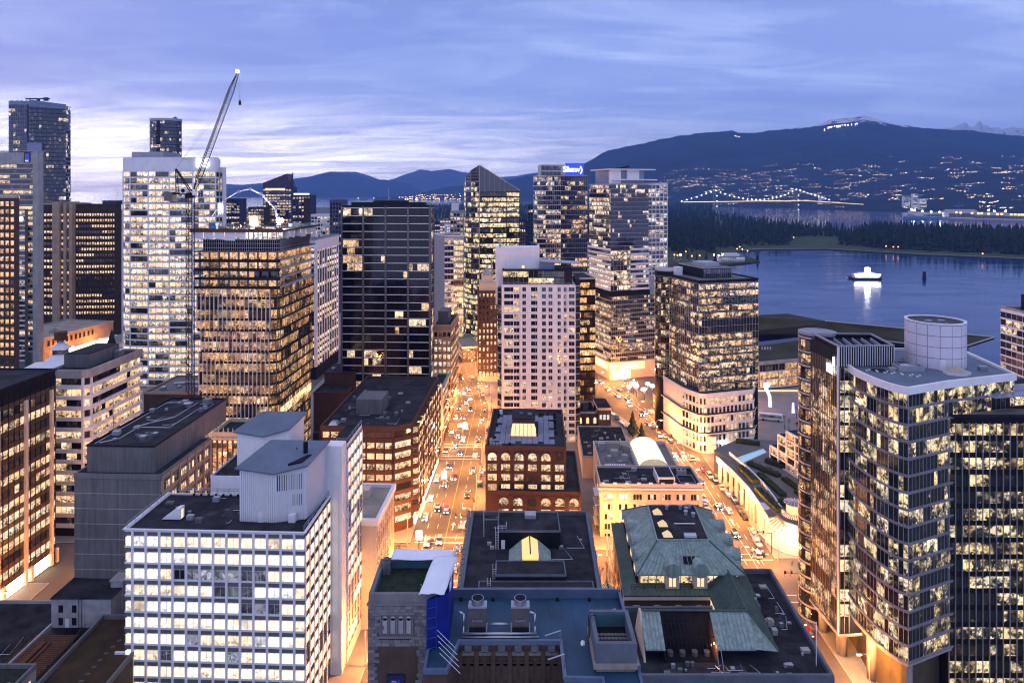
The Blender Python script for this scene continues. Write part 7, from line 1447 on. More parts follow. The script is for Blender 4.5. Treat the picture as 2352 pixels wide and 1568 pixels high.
    b.box('corbel_table', x0, x1, y0-.18, y0+.14, Zr-1.5, Zr-1.1, 'stone_grey'); b.part('side_coping', MB().box(x1-.05, x1+.3, sc(0, 117.6)[1], y0, Zr-.02, Zr+.3), 'coping_blue')
    # davit arms
    for X_, Y_ in ((8.4, 126.4), (8.6, 120), (19.6, 133)): a = sc(X_, Y_); b.part('davit', MB().tube((a[0]+.4, a[1], Zr), (a[0]+.4, a[1], Zr+1.9), .08, 6).tube((a[0]+.4, a[1], Zr+1.9), (a[0]-1.6, a[1]-.4, Zr+1.5), .08, 6), 'steel')
    # basin block on the right
    p, q = sc(14.6, 119.4), sc(21.9, 129.2); zt = zf(31); pts = rect(p[0], q[0], p[1], q[1]); b.prism('basin_wall', inset(pts, .1), 0, zt-2.2, 'stone_tan'); b.part('basin_rim', MB().ring(pts, .5, zt-2.3, zt), 'stone_slate'); b.box('basin_floor', p[0]+.4, q[0]-.4, p[1]+.4, q[1]-.4, zt-2.2, zt-1.9, 'black_metal'); b.part('basin_lip', MB().ring(inset(pts, -.25), .5, zt-2.9, zt-2.32), 'stone_tan'); b.box('basin_liner', p[0]+.5, q[0]-.5, q[1]-.62, q[1]-.52, zt-1.85, zt-.2, 'liner_teal')
    for i in range(9):
        for j in range(6): b.piece('basin_tile', (.38, .0, .45, .08), 'concrete_dark', (p[0]+.65+i*.45, p[1]+.7+j*.72, zt-1.88), 0)
    c = sc(14.2, 127); b.part('hoop_ladder', MB().path([(c[0], c[1], Zr), (c[0], c[1], zt), (c[0]+.3, c[1]+.1, zt+.5), (c[0]+.8, c[1]+.2, zt+.3)], .05, 5).path([(c[0]+.1, c[1]-.5, Zr), (c[0]+.1, c[1]-.5, zt), (c[0]+.4, c[1]-.4, zt+.5), (c[0]+.9, c[1]-.3, zt+.3)], .05, 5), 'black_metal'); b.part('dish', MB().tube((c[0]-.7, c[1]-1, Zr+.7), (c[0]-.9, c[1]-1.1, Zr+.8), .3, 12), 'white_panel')
    # stone tower in courses of blocks
    tx0, tx1 = sc(-26.4, 0)[0], sc(-15.7, 0)[0]; ty0, ty1 = sc(0, 125.6)[1], sc(0, 137.8)[1]; zt = zf(36); xr = sc(-12.9, 0)[0]
    tw = [(tx0, ty0), (tx1, ty0), (xr, ty0+1.5), (xr, ty1), (tx0, ty1)]
    b.prism('tower_wall', inset(tw, .12), 0, zt-1.1, 'stone_grey'); b.box('tower_roof', tx0+.6, tx1+.4, ty0+.6, ty1-.6, zt-1.09, zt-1.0, 'roof_moss'); b.part('tower_parapet', MB().ring(tw, .5, zt-1.1, zt), 'stone_grey'); b.part('parapet_lining', MB().ring(inset(tw, .5), .08, zt-1.0, zt-.05), 'liner_teal')
    rr = random.Random(4)
    row = 0; z = zt-1.0
    while z > zt-17:
        h = .42; x = tx0-.06; k_ = row % 2; w = .45 if k_ else .85
        while x < tx1-.1:
            xe = min(x+w, tx1); mid = (x+xe)/2
            inpanel = tx0+1.5 < mid < tx1-1.7 and zt-5.3 < z < zt-1.9; blank = tx0+.9+.25*(row % 3 == 0) < mid < tx1-1.1 and z < zt-6.2
            if not inpanel and not blank: b.piece('stone_block', (xe-x-.035, rr.choice((.05, .07, .09, .12)), .05, h-.03), rr.choice(['stone_grey', 'stone_grey', 'stone_tan2', 'stone_dark']), (x, ty0, z-h), 0)
            x = xe; w = rr.choice((.7, .85, 1.0, .55))
        z -= h; row += 1
    z = zt-1.0; row = 0
    while z > zt-16:
        y = ty0; k_ = row % 2
        while y < ty1-.2:
            w = rr.choice((.7, .85, 1.0)); ye = min(y+w, ty1); b.piece('stone_block', (ye-y-.035, rr.choice((.04, .07, .1)), .05, .39), rr.choice(['stone_grey', 'stone_tan2', 'stone_dark']), (tx0, ye, z-.42), -math.pi/2); y = ye
        z -= .42; row += 1
    b.prism('blank_panel', rect(tx0+1.0, tx1-1.2, ty0-.03, ty0+.1), 0, zt-6.3, 'brick_brown')
    b.box('niche_back', tx0+1.55, tx1-1.75, ty0+.02, ty0+.1, zt-5.2, zt-2.0, 'stone_dark')
    pw = (tx1-tx0-3.3)/4
    for i in range(4):
        xm = tx0+1.55+pw*(i+.5); b.part('niche_light', MB().box(xm-pw*.3, xm+pw*.3, ty0-.02, ty0+.08, zt-4.9, zt-3.0).tube((xm, ty0-.02, zt-3.0), (xm, ty0+.08, zt-3.0), pw*.3, 12), 'stone_pale'); b.part('niche_column', MB().cyl((tx0+1.55+pw*i, ty0-.1), .11, zt-5.0, zt-3.0, 8), 'stone_grey')
    b.part('niche_column', MB().cyl((tx0+1.55+pw*4, ty0-.1), .11, zt-5.0, zt-3.0, 8), 'stone_grey'); b.box('niche_sill', tx0+1.3, tx1-1.5, ty0-.25, ty0+.05, zt-5.4, zt-5.15, 'stone_grey'); b.box('niche_hood', tx0+1.3, tx1-1.5, ty0-.2, ty0+.05, zt-2.5, zt-2.2, 'stone_grey')
    b.box('string_course', tx0-.2, tx1+.1, ty0-.2, ty0+.05, zt-1.35, zt-1.05, 'stone_grey')
    b.part('tower_chimney', MB().box(tx0+.5, tx0+1.6, ty1-2.2, ty1-.8, zt-1, zt+.6).cyl((tx0+1.05, ty1-1.5), .42, zt+.6, zt+.9, 12), 'stone_dark'); b.part('tower_pipe', MB().tube((tx0+.9, ty1-2.8, zt-1), (tx0+.9, ty1-2.8, zt+.8), .07, 6).tube((tx1-.9, ty0+1.6, zt-1), (tx1-.9, ty0+1.6, zt+.3), .08, 6), 'steel')
    # sign with gold emblem
    sg = b.box('sign_box', tx0+2.35, tx0+4.5, ty0-.35, ty0-.05, zt-12.6, zt-9.9, 'navy'); zz_ = zt-11.3; xx = tx0+3.42
    b.part('sign_shield', MB().hexa([(xx-.62, ty0-.42, zz_-1), (xx+.62, ty0-.42, zz_-1), (xx+.62, ty0-.36, zz_-1), (xx-.62, ty0-.36, zz_-1)], [(xx-.62, ty0-.42, zz_+.92), (xx+.62, ty0-.42, zz_+.92), (xx+.62, ty0-.36, zz_+.92), (xx-.62, ty0-.36, zz_+.92)]), 'sign_royal', parent=sg)
    yy = ty0-.46; P = lambda u, v: (xx+u, yy, zz_+v)
    b.part('emblem', MB().path([P(-.42, .50), P(-.38, .72), P(-.12, .76), P(.02, .62), P(-.08, .48), P(-.3, .44), P(-.42, .5)], .045, 5).path([P(.0, .66), P(.2, .5), P(.34, .2), P(.3, -.2), P(.1, -.5)], .045, 5).path([P(-.3, .44), P(-.22, .2), P(-.4, .0), P(-.44, -.3)], .045, 5).path([P(.08, .3), P(.0, .05), P(.12, -.2), P(-.1, -.4)], .045, 5).path([P(.34, .2), P(.5, .4), P(.44, .6)], .04, 5), 'gold', parent=sg)
    # scaffold wrapped in blue mesh and the white sheet over it
    def quadstrip(pts, dz=.06): return MB().hexa(pts, [(p[0], p[1], p[2]+dz) for p in pts])
    b.prism('blue_netting', [(tx1+.12, ty0-.5), (xr+.75, ty0+1.1), (xr+.75, ty1), (tx1+.4, ty1), (tx1+.4, ty0+.5)], zt-20, zt-.6, 'blue_mesh')
    sf = MB()
    for i in range(14): z = zt-1.5-i*1.25; sf.tube((tx1+.1, ty0-.58, z), (tx1+1.2, ty0-.1, z), .035, 4)
    for x, y in ((tx1+.1, ty0-.58), (tx1+1.2, ty0-.1)): sf.tube((x, y, zt-20), (x, y, zt+.4), .04, 4)
    b.part('scaffold', sf, 'blue_pole')
    rr = random.Random(12); sh = MB(); nx, ny = 10, 10
    def cloth(f, nu, nv):
        s0 = len(sh.v)
        for j in range(nv+1):
            for i in range(nu+1): sh.v.append(f(i/nu, j/nv))
        for j in range(nv):
            for i in range(nu): a = s0+j*(nu+1)+i; sh.f.append((a, a+1, a+nu+2, a+nu+1))
    def wv(u, v, k_): return .09*math.sin(u*9+k_)+.07*math.sin(v*13+u*4)+rr.uniform(-.04, .04)
    cloth(lambda u, v: (tx0+1.6+(xr+.9-tx0-1.6)*u, ty1-1.5+2.0*v, zt+.95-.35*(1-v)+wv(u, v, 1)), 18, 6)
    cloth(lambda u, v: (tx1-.35+(xr+1.3-tx1)*u+1.1*v-.6, ty0-.6+(ty1-ty0-.6)*v, zt+.2+.8*v+wv(v, u, 2)+.15*(1-abs(2*u-1))), 8, 18)
    cloth(lambda u, v: (xr+.88+.12*math.sin(u*14), ty0+.9+(ty1-ty0)*u, zt+.85-1.1*v+.3*u), 14, 4)
    o = b.part('white_sheet', sh, 'tarp', True); md = o.modifiers.new('thick', 'SOLIDIFY'); md.thickness = .03
    rp = MB()
    for i in range(5): a = sc(-13+.3*i, 126-i*1.6); rp.tube((a[0]-.6, a[1], Zr+2.2), (a[0]+1.9, a[1]-.6, Zr+.2), .035, 4)
    b.part('stay_pole', rp, 'white_metal'); b.finish()
mat('coping_blue', (.085, .125, .20), .5, .2, .3); mat('unit_brown', (.06, .05, .048), .5, .2, .6); mat('stone_tan', (.30, .26, .22), .85, .25, .4, .3); mat('stone_tan2', (.23, .215, .21), .85, .3, .8, fine=.3); mat('stone_dark', (.13, .125, .13), .85, .35, .8, fine=.3); mat('stone_pale', (.34, .33, .34), .8, .2, .6)
mat('liner_teal', (.05, .13, .16), .6, .2, .4); mat('roof_moss', (.022, .034, .022), .95, .6, .8, fine=.4); mat('sign_royal', (.02, .04, .30), .4); mat('gold', (.75, .5, .08), .4, .1); mat('blue_pole', (.03, .06, .3), .5); bank()
# --- curved glass tower on the right with drum
def curved_tower():
    b = Bld('curved_glass_tower', 'big curved glass office tower with pale bands and a round white drum on its roof', (78.9, 141.5), 0); L = lambda X, Y: (X-78.9, Y-141.5); Z = 69.2; zs = 12.0; fh = 3.52; nf = 16
    out = [L(78.9, 160.6), L(78.35, 156.2), L(78.6, 151.6), L(79.0, 148.2), L(79.8, 145), L(80.8, 142.9), L(82.2, 141.4), L(93.7, 146.4), L(112.5, 152.4), L(116, 176), L(88, 178), L(80, 170)]
    b.prism('core', inset(out, 3.4), 0, Z-.8, 'core_wall'); b.prism('soffit', inset(out, .1), zs-.5, zs, 'concrete')
    for f in range(nf+1):
        z = zs+f*fh; b.part('floor_band', MB().ring(out, .5, z+.02, z+.20), 'band_lilac'); b.part('floor_band', MB().ring(inset(out, -.08), .4, z+.34, z+.50), 'band_lilac'); b.prism('floor_plate', inset(out, .52), z+.02, z+.42, 'office_floor')
    b.part('crown_band', MB().ring(inset(out, -.12), .6, Z-1.3, Z+.25), 'white_panel'); b.prism('roof', inset(out, .5), Z-.5, Z-.35, 'roof_slate')
    segs = [(0, 4), (1, 4), (2, 3), (3, 3), (4, 2), (5, 2), (6, 11), (7, 14)]
    ip = inset(out, .25)
    for i, nb in segs: b.facade(ip[i], ip[i+1], zs+.5, nf, fh, nb, sill=.06, wh=fh-.55, wm=.04, lit=.40, pal='yellow', st=(.4, 1.7), glass='pane_office', run=.4, mull=(1, .07, .06, 'alu'), dark=.10)
    # slab tower behind-left with fins
    sl = [L(76.4, 160), L(79.2, 160), L(90, 161), L(92, 175), L(77.2, 175.6), L(75.8, 174.2)]; Zs = 73.6; zf = 6.2
    b.prism('slab_core', inset(sl, .5), zf, Zs-1, 'dark_frame'); b.prism('slab_soffit', sl, zf-.4, zf, 'concrete')
    b.facade(L(76.22, 173.9), L(76.84, 160.4), zf+.3, 18, 3.5, 16, sill=.1, wh=3.3, wm=.06, lit=.72, pal='warm', st=(.35, 1.3), glass='pane_wavy', run=.8, pier=(.12, .16, 'bronze'))
    b.facade(L(76.9, 160.4), L(79.2, 160.4), zf+.3, 18, 3.5, 2, sill=.3, wh=2.8, wm=.06, lit=.45, pal='yellow', st=(.6, 2.0), glass='pane', band=(.3, .1, 'dark_frame'), pier=(.12, .2, 'alu'))
    b.box('corner_fin', L(76.3, 0)[0], L(76.6, 0)[0], L(0, 159.9)[1], L(0, 160.3)[1], zf, Zs, 'white_metal')
    # crown of the slab
    cr = [L(76.6, 160.1), L(90, 161.1), L(91.5, 174), L(77, 174.6)]
    b.part('crown_screen', MB().ring(cr, .3, Z-.4, Zs), 'black_metal'); b.part('crown_rail', MB().ring(inset(cr, -.2), .6, Zs, Zs+.3), 'band_lilac')
    for i in range(24): u = i/23; b.piece('crown_fin', (.1, .25, .02, Zs-Z+.2), 'white_metal', (cr[0][0]+(cr[1][0]-cr[0][0])*u, cr[0][1]+(cr[1][1]-cr[0][1])*u, Z-.2), .074)
    for i in range(5): x, y = L(78.5+i*2.3, 166); b.part('crown_baffle', MB().hexa([(x, y-5, Zs-3), (x+.2, y-5, Zs-3), (x+2.2, y+5, Zs-3), (x+2, y+5, Zs-3)], [(x, y-5, Zs-.2), (x+.2, y-5, Zs-.2), (x+2.2, y+5, Zs-.2), (x+2, y+5, Zs-.2)]), 'alu')
    clutter(b, 4, 30, 14, 32, Z-.35, 9, 14, b.root.children[0])
    c = L(79.4, 177.5); rr_ = 4.6; arc = [(c[0]+rr_*math.cos(a), c[1]+rr_*math.sin(a)) for a in [math.radians(100+i*18) for i in range(9)]]
    b.part('round_end', MB().cyl(c, rr_-.12, 0, Zs-.5, 26), 'dark_frame', True)
    for i in range(8): b.facade(arc[i], arc[i+1], .5, 20, 3.6, 1, sill=.5, wh=2.5, wm=.06, lit=.5, pal='orange', st=(.4, 1.4), glass='pane_wavy', band=(.5, .1, 'alu'))
    b.part('round_rail', MB().cyl(c, rr_+.1, Zs-.49, Zs+.1, 26), 'band_lilac')
    # drum with pipes
    dc = L(101.3, 163.5); r = 6.35; n = 32; ang = [2*math.pi*i/n for i in range(n)]; zd = Z-.35; zt = 79.4
    ring = [(dc[0]+r*math.cos(a), dc[1]+r*math.sin(a)) for a in ang]; b.part('drum', MB().ring(ring, .35, zd, zt), 'grey_spandrel', True)
    for k_ in range(4):
        for i in range(16):
            a0, a1 = 2*math.pi*i/16+.008, 2*math.pi*(i+1)/16-.008; z0, z1 = zd+.05+k_*(zt-zd-.3)/4, zd+(k_+1)*(zt-zd-.3)/4-.04
            am = (a0+a1)/2; pl = MB(); pts = [(dc[0]+(r+.06)*math.cos(a), dc[1]+(r+.06)*math.sin(a)) for a in (a0, am, a1)]+[(dc[0]+(r-.05)*math.cos(a), dc[1]+(r-.05)*math.sin(a)) for a in (a1, am, a0)]
            if math.sin(am) < .5: b.part('drum_panel', pl.prism(pts, z0, z1-.04), 'drum_panel')
    b.part('drum_rim', MB().ring([(dc[0]+(r+.12)*math.cos(a), dc[1]+(r+.12)*math.sin(a)) for a in ang], .6, zt-.25, zt+.05), 'white_metal'); b.part('drum_floor', MB().cyl(dc, r-.4, zt-3, zt-2.8, 24), 'roof_grey'); b.part('drum_plant', MB().cyl((dc[0]-1.5, dc[1]), .8, zt-2.8, zt-.2, 12).cyl((dc[0]+1.8, dc[1]+.5), .8, zt-2.8, zt-.2, 12).box(dc[0]-3, dc[0]+3, dc[1]-.4, dc[1]+.1, zt-1.2, zt-.8), 'steel'); b.box('drum_door', dc[0]-2.8, dc[0]-1.4, dc[1]-r-.1, dc[1]-r+.9, zd, zd+2.2, 'white_metal')
    # hipped roof light and pipes
    p = L(100.5, 154.2); oc = [(p[0]+2.9*math.cos(math.radians(22.5+45*i)), p[1]+2.2*math.sin(math.radians(22.5+45*i))) for i in range(8)]; b.prism('roof_light_kerb', oc, zd, zd+.6, 'white_metal')
    for i in range(8): a, c_ = oc[i], oc[(i+1) % 8]; b.part('roof_light_pane', MB().poly([(a[0]*.96+p[0]*.04, a[1]*.96+p[1]*.04, zd+.62), (c_[0]*.96+p[0]*.04, c_[1]*.96+p[1]*.04, zd+.62), (p[0], p[1], zd+1.7)]), 'glass_tan')
    p = L(88.5, 157.5); b.part('roof_pit', MB().ring(rect(p[0], p[0]+6, p[1]-1.4, p[1]+1.6), .25, zd, zd+1.2), 'alu'); b.part('roof_pipe', MB().tube((p[0]+1, p[1]+.3, zd+.9), (p[0]+5, p[1], zd+.9), .45, 10).tube((p[0]+2, p[1]+1, zd+.8), (p[0]+5, p[1]+.9, zd+.8), .4, 10), 'steel', True)
    for i in range(14): q = L(81.3+i*.72+(i % 3)*.3, 156.5-i*.42+(i % 2)*1.2); b.part('roof_cowl', MB().cyl(q, .22, zd, zd+.3, 8), 'white_metal')
    # glowing name panel on the slab
    b.part('name_panel', MB().box(L(76.25, 0)[0], L(76.35, 0)[0], L(0, 162.5)[1], L(0, 165.5)[1], 66.6, 68.6), 'glow_cool'); b.part('name_leaf', MB().box(L(76.25, 0)[0], L(76.35, 0)[0], L(0, 161.6)[1], L(0, 162.2)[1], 68.8, 70.8), 'glow_cool')
    # columns and lobby
    for X_, Y_, rad in ((78.2, 171.5, 1.1), (78.6, 162.8, 1.15), (81.5, 154.5, 1.15), (84.6, 146.5, 1.2), (95, 149.5, 1.1)): b.part('column', MB().cyl(L(X_, Y_), rad, 0, zs-.4, 18), 'concrete', True)
    lb = [L(84.5, 160), L(86.5, 151), L(95, 150.5), L(110, 156), L(110, 175), L(85, 175)]; b.prism('lobby_wall', lb, 0, zs-.6, 'dark_frame'); b.facade(lb[5], lb[0], .3, 3, 3.6, 8, sill=.1, wh=3.2, wm=.06, lit=.85, pal='orange', st=(.7, 1.6)); b.facade(lb[0], lb[1], .3, 3, 3.6, 6, sill=.1, wh=3.2, wm=.06, lit=.85, pal='orange', st=(.7, 1.6), pier=(.1, .15, 'alu')); b.facade(lb[1], lb[2], .3, 3, 3.6, 7, sill=.1, wh=3.2, wm=.06, lit=.4, pal='pale', st=(.5, 1.6), pier=(.1, .15, 'alu'))
    b.box('soffit_light', L(80.5, 0)[0], L(84, 0)[0], L(0, 152)[1], L(0, 172)[1], zs-.56, zs-.52, 'glow_shop')
    l = bpy.data.lights.new('soffit_lamp', 'AREA'); l.energy = 9000; l.color = (1, .84, .6); l.shape = 'RECTANGLE'; l.size = 3.4; l.size_y = 20; lo = bpy.data.objects.new('soffit_lamp', l); lo.parent = b.root; lo.location = (*L(82.2, 162), zs-.7); COL.objects.link(lo)
    b.finish()
    b = Bld('black_fin_block', 'black office block with white vertical fins and yellow lit floors at the right edge', (93.8, 146.5), 0); W = 44; Z = 61.6; fh = 3.64; nf = 16
    b.prism('wall', rect(.02, W, .3, 4.0), 0, Z, 'black_metal'); b.prism('rear_wall', [(.02, 4.02), (W, 4.02), (W, 30), (24, 30)], 0, Z, 'black_metal'); b.roof(rect(0, W, 0, 6), Z+.01, m='roof_grey', ph=.5, pm='dark_frame')
    b.facade((.0, .3), (W, .3), Z-1.2-nf*fh, nf, fh, 30, sill=.85, wh=2.5, wm=.03, lit=.58, pal='yellow', st=(.5, 1.9), glass='pane_office', run=.6, pier=(.13, .28, 'band_lilac')); b.finish()
    # its glass conservatory terrace and the far white apartment tower
    b = Bld('terrace_conservatory', 'lit glass conservatory on the terrace above the black fin block', (104, 151.5), math.radians(14)); zt = 61.8; b.box('wall', 0, 22, 0, 3, zt, zt+3.4, 'pane'); b.facade((0, 0), (22, 0), zt, 1, 3.4, 14, sill=.2, wh=2.9, wm=.06, lit=1, pal='yellow', st=(1, 2), pier=(.1, .1, 'white_metal')); b.box('roof', -.5, 22.5, -.8, 3.2, zt+3.41, zt+3.7, 'band_lilac'); b.box('frame_roof', -.5, 22.5, -4, -.82, zt+3.45, zt+3.6, 'glass_dull'); b.finish()
    d = 265; b = Bld('white_apartment_tower', 'white apartment tower with curved bays rising at the right edge over the water', at(2362, d), math.radians(-10)); Z = zz(722, d)
    b.prism('wall', [(0, 0), (4, -2), (18, -2), (18, 16), (-3, 14)], SEA, Z, 'white_panel'); b.roof([(0, 0), (4, -2), (18, -2), (18, 16), (-3, 14)], Z+.01); b.prism('upper_wall', rect(4, 16, 3, 13), Z+.1, zz(686, d), 'dark_frame'); b.facade((4, 3), (16, 3), Z+.2, 2, 3, 6, sill=.3, wh=2.2, wm=.1, lit=.3, pal='warm', band=(.3, .1, 'white_panel')); b.facade((0, 0), (4, -2), Z-1-16*3, 16, 3, 2, sill=.8, wh=1.8, wm=.4, lit=.4, pal='warm', st=(.7, 2)); b.facade((4, -2), (18, -2), Z-1-16*3, 16, 3, 6, sill=.6, wh=2.0, wm=.3, lit=.35, pal='warm', st=(.7, 2), band=(.4, .4, 'white_panel')); b.facade((-3, 14), (0, 0), Z-1-16*3, 16, 3, 5, sill=.5, wh=2.2, wm=.1, lit=.3, pal='warm', glass='pane_blue', band=(.3, .3, 'white_panel')); b.finish()
for nm, at_ in (('pane_office', False), ('pane_office_mass', True)): pane_mat(nm, at_, base=(.008, .014, .014), ior=1.6, wav=.03, spar=.08)
mat('core_wall', (.10, .085, .06), .8, .2); mat('band_lilac', (.26, .25, .28), .5, .2, .3, .3); mat('office_floor', (.2, .17, .12), .8, .3); mat('drum_panel', (.66, .62, .68), .4, .08, .3, .3); mat('bronze', (.24, .17, .13), .35, .2, .3, metal=.5); mat('glass_tan', (.35, .30, .2), .3, .2); curved_tower()
# --- hotel terrace, arcade, garden and pavilion
def waterfront():
    b = Bld('colonnaded_arcade', 'long curved white colonnade with dark walkway roof along the right kerb', gp(1764, 1242), 0); L = LW(b)
    top = [(1646, 1049.5), (1684.7, 1082.8), (1720.6, 1121), (1746, 1157), (1764, 1188)]; zt = 8.5; o = [gp(x, y, zt) for x, y in top]; o = [Vector((p.x, p.y)) for p in o]
    inn = [p+Vector((5.2, 1.6)) for p in o]; o = [L(*p) for p in o]; inn = [L(*p) for p in inn]
    for i in range(4):
        a, c, e, f = o[i], o[i+1], inn[i+1], inn[i]
        b.part('walkway_roof', MB().hexa([(a[0], a[1], zt-.5), (c[0], c[1], zt-.5), (e[0], e[1], zt-.5), (f[0], f[1], zt-.5)], [(a[0], a[1], zt), (c[0], c[1], zt), (e[0], e[1], zt), (f[0], f[1], zt)]), 'roof_grey')
        b.part('fascia', MB().hexa([(a[0]-.3, a[1]-.1, zt-1.6), (c[0]-.3, c[1]-.1, zt-1.6), (c[0]-.01, c[1], zt-1.6), (a[0]-.01, a[1], zt-1.6)], [(a[0]-.3, a[1]-.1, zt+.5), (c[0]-.3, c[1]-.1, zt+.5), (c[0]-.01, c[1], zt+.5), (a[0]-.01, a[1], zt+.5)]), 'white_panel')
        b.part('inner_wall', MB().hexa([(e[0], e[1], 0), (f[0], f[1], 0), (f[0]+.5, f[1], 0), (e[0]+.5, e[1], 0)], [(e[0], e[1], zt+1.4), (f[0], f[1], zt+1.4), (f[0]+.5, f[1], zt+1.4), (e[0]+.5, e[1], zt+1.4)]), 'white_panel')
        b.facade((f[0]-.02, f[1]), (e[0]-.02, e[1]), .2, 2, 3.3, 6, sill=.3, wh=2.6, wm=.4, lit=.8, pal='orange', st=(.4, 1.1))
        for k_ in range(3): t_ = (k_+.5)/3; x, y = a[0]+(c[0]-a[0])*t_, a[1]+(c[1]-a[1])*t_; b.box('column', x-.3, x+.7, y-.5, y+.5, 0, zt-.5, 'white_panel'); b.box('beam', x-.2, x+5, y-.3, y+.3, zt-1.3, zt-.52, 'white_panel')
    railing(b, [inn[i] for i in range(1, 4)], zt+.1, 1.1, 'dark_frame'); b.finish()
    deck = [gp(1690, 1062, 9), gp(1640, 1032, 9), gp(1700, 1005, 9), gp(1790, 1012, 9), gp(1900, 1100, 9), gp(1900, 1230, 9), gp(1800, 1195, 9), gp(1755, 1150, 9), gp(1725, 1110, 9)]
    dk = struct('garden_deck', MB().prism([(p.x, p.y) for p in reversed(deck)], 0, 8.9), 'concrete_dark'); pl = [gp(x, y, 9) for x, y in ((1694, 1050), (1753, 1030), (1761, 1038), (1704, 1064))]
    e = tag(empty('swimming_pool', pl[0]), 'pale blue lit rooftop swimming pool beside the white hotel terrace', 'pool'); e.location.z = 0; q = [(p.x-pl[0].x, p.y-pl[0].y) for p in pl]; MB().prism(q, 8.8, 8.98).build('water_sheet', 'pool_water', e); MB().ring(inset(q, -.6), .6, 8.85, 9.08).build('rim', 'white_panel', e)
    rr = random.Random(6); hd_ = [(1700, 1075, 1735, 1110, 1.8), (1720, 1066, 1790, 1095, 1.6), (1745, 1090, 1800, 1140, 1.4), (1760, 1060, 1830, 1085, 2.0), (1740, 1125, 1790, 1175, 1.5), (1800, 1100, 1850, 1135, 1.2), (1790, 1150, 1840, 1185, 1.4), (1690, 1015, 1745, 1022, 1.8), (1830, 1130, 1870, 1160, 1.3)]
    labs = ['clipped hedge behind the arcade walkway', 'hedge row below the pool terrace', 'hedge block in the middle of the roof garden', 'tall hedge under the white hotel terrace', 'hedge bank overhanging the arcade end', 'low box hedge near the hotel wall', 'hedge clump beside the glass lantern', 'hedge screen behind the pool', 'low hedge strip by the right tower']
    for i, (x0, y0, x1, y1, h) in enumerate(hd_):
        a, c = gp(x0, y0, 9), gp(x1, y1, 9); e = tag(empty('hedge', (a.x, a.y, 8.9)), labs[i], 'hedge'); d_ = c-a; L_ = d_.length; u = d_/L_; nrm = Vector((-u.y, u.x, 0)); mb = MB()
        for k_ in range(int(L_*16)):
            s, w = rr.uniform(0, L_), rr.uniform(-1.3, 1.3); z = rr.uniform(.2, h); r_ = rr.uniform(.25, .5); p = u*s+nrm*w
            v = [p+Vector((rr.uniform(-r_, r_), rr.uniform(-r_, r_), z+rr.uniform(-r_, r_))) for _ in range(3)]; mb.poly(v)
        mb.build('foliage', 'hedge', e); s = MB(); P = [u*0-nrm*1.1, u*L_-nrm*1.1, u*L_+nrm*1.1, u*0+nrm*1.1]; s.hexa([(p.x, p.y, 0) for p in P], [(p.x, p.y, h*.75) for p in P]); s.build('stems', 'hedge', e)
    # terraced white hotel wing
    b = Bld('terraced_hotel_wing', 'white gridded terraced hotel wing with warm windows above the roof garden', (97.3, 256.5), 0); p0, p1 = Vector((0, 0)), Vector((9.2, -38.0)); u = (p1-p0).normalized(); nn = Vector((-u.y, u.x)); n = 8; bw = (p1-p0).length/n; hts = [2, 4, 5, 5, 5, 5, 5, 5]
    for i in range(n):
        a, c = p0+u*bw*i, p0+u*bw*(i+1); k_ = hts[i]; z0 = 9; zt = z0+k_*2.85
        b.prism('wall', [(a.x, a.y), (c.x, c.y), (c.x+nn.x*12, c.y+nn.y*12), (a.x+nn.x*12, a.y+nn.y*12)], 0, zt, 'black_metal'); b.part('roof', MB().prism([(a.x, a.y), (c.x, c.y), (c.x+nn.x*12, c.y+nn.y*12), (a.x+nn.x*12, a.y+nn.y*12)], zt+.01, zt+.3), 'roof_dark')
        ang = math.atan2(u.y, u.x)
        for f in range(k_):
            on = R.random() < .62; b.piece('window', (bw-.9, .05, .05, 2.0), 'pane', (a.x+u.x*.45, a.y+u.y*.45, z0+f*2.85+.5), ang, (*R.choice(PAL['orange']), R.uniform(.7, 1.8) if on else .04))
        for f in range(k_+1): b.piece('white_beam', (bw, .5, .02, .5), 'white_panel', (a.x, a.y, z0+f*2.85-.2), ang)
        b.piece('white_post', (.55, .55, .02, k_*2.85+.3), 'white_panel', (a.x-u.x*.25, a.y-u.y*.25, z0-.2), ang)
    for i in range(4): q = p0+u*bw*(2.6+i*1.1)+nn*3; b.part('lit_shrub', MB().cyl((q.x, q.y), .7, 9+5*2.85+.3, 9+5*2.85+2.6, 8, .1), 'glow_soft')
    b.finish()
    # entrance pavilion
    c = gp(1832, 1262); b = Bld('glass_entrance_pavilion', 'round glass entrance pavilion with fan shaped roof glowing at the street corner', (88.5, 214), 0); n = 18
    def arc_(r, z, a0=150, a1=330, n=n): return [(r*math.cos(math.radians(a0+(a1-a0)*i/n)), r*math.sin(math.radians(a0+(a1-a0)*i/n)), z) for i in range(n+1)]
    lo, mi, hi = arc_(8.2, 0), arc_(8.2, 6.2), arc_(2.6, 9.6)
    for i in range(n):
        b.part('wall_pane', MB().hexa([lo[i], lo[i+1], tuple(.98*v for v in lo[i+1][:2])+(0,), tuple(.98*v for v in lo[i][:2])+(0,)], [mi[i], mi[i+1], tuple(.98*v for v in mi[i+1][:2])+(6.2,), tuple(.98*v for v in mi[i][:2])+(6.2,)]), 'pavilion_glass')
        m2, h2 = [(q[0], q[1], q[2]+.1) for q in mi], [(q[0], q[1], q[2]+.1) for q in hi]
        b.part('roof_pane', MB().hexa([mi[i], mi[i+1], hi[i+1], hi[i]], [m2[i], m2[i+1], h2[i+1], h2[i]]), 'pavilion_roof'); b.part('roof_rib', MB().tube(m2[i], h2[i], .09, 4), 'dark_frame'); b.part('mullion', MB().tube(tuple(1.01*v for v in lo[i][:2])+(0,), tuple(1.01*v for v in mi[i][:2])+(6.2,), .09, 4), 'white_metal')
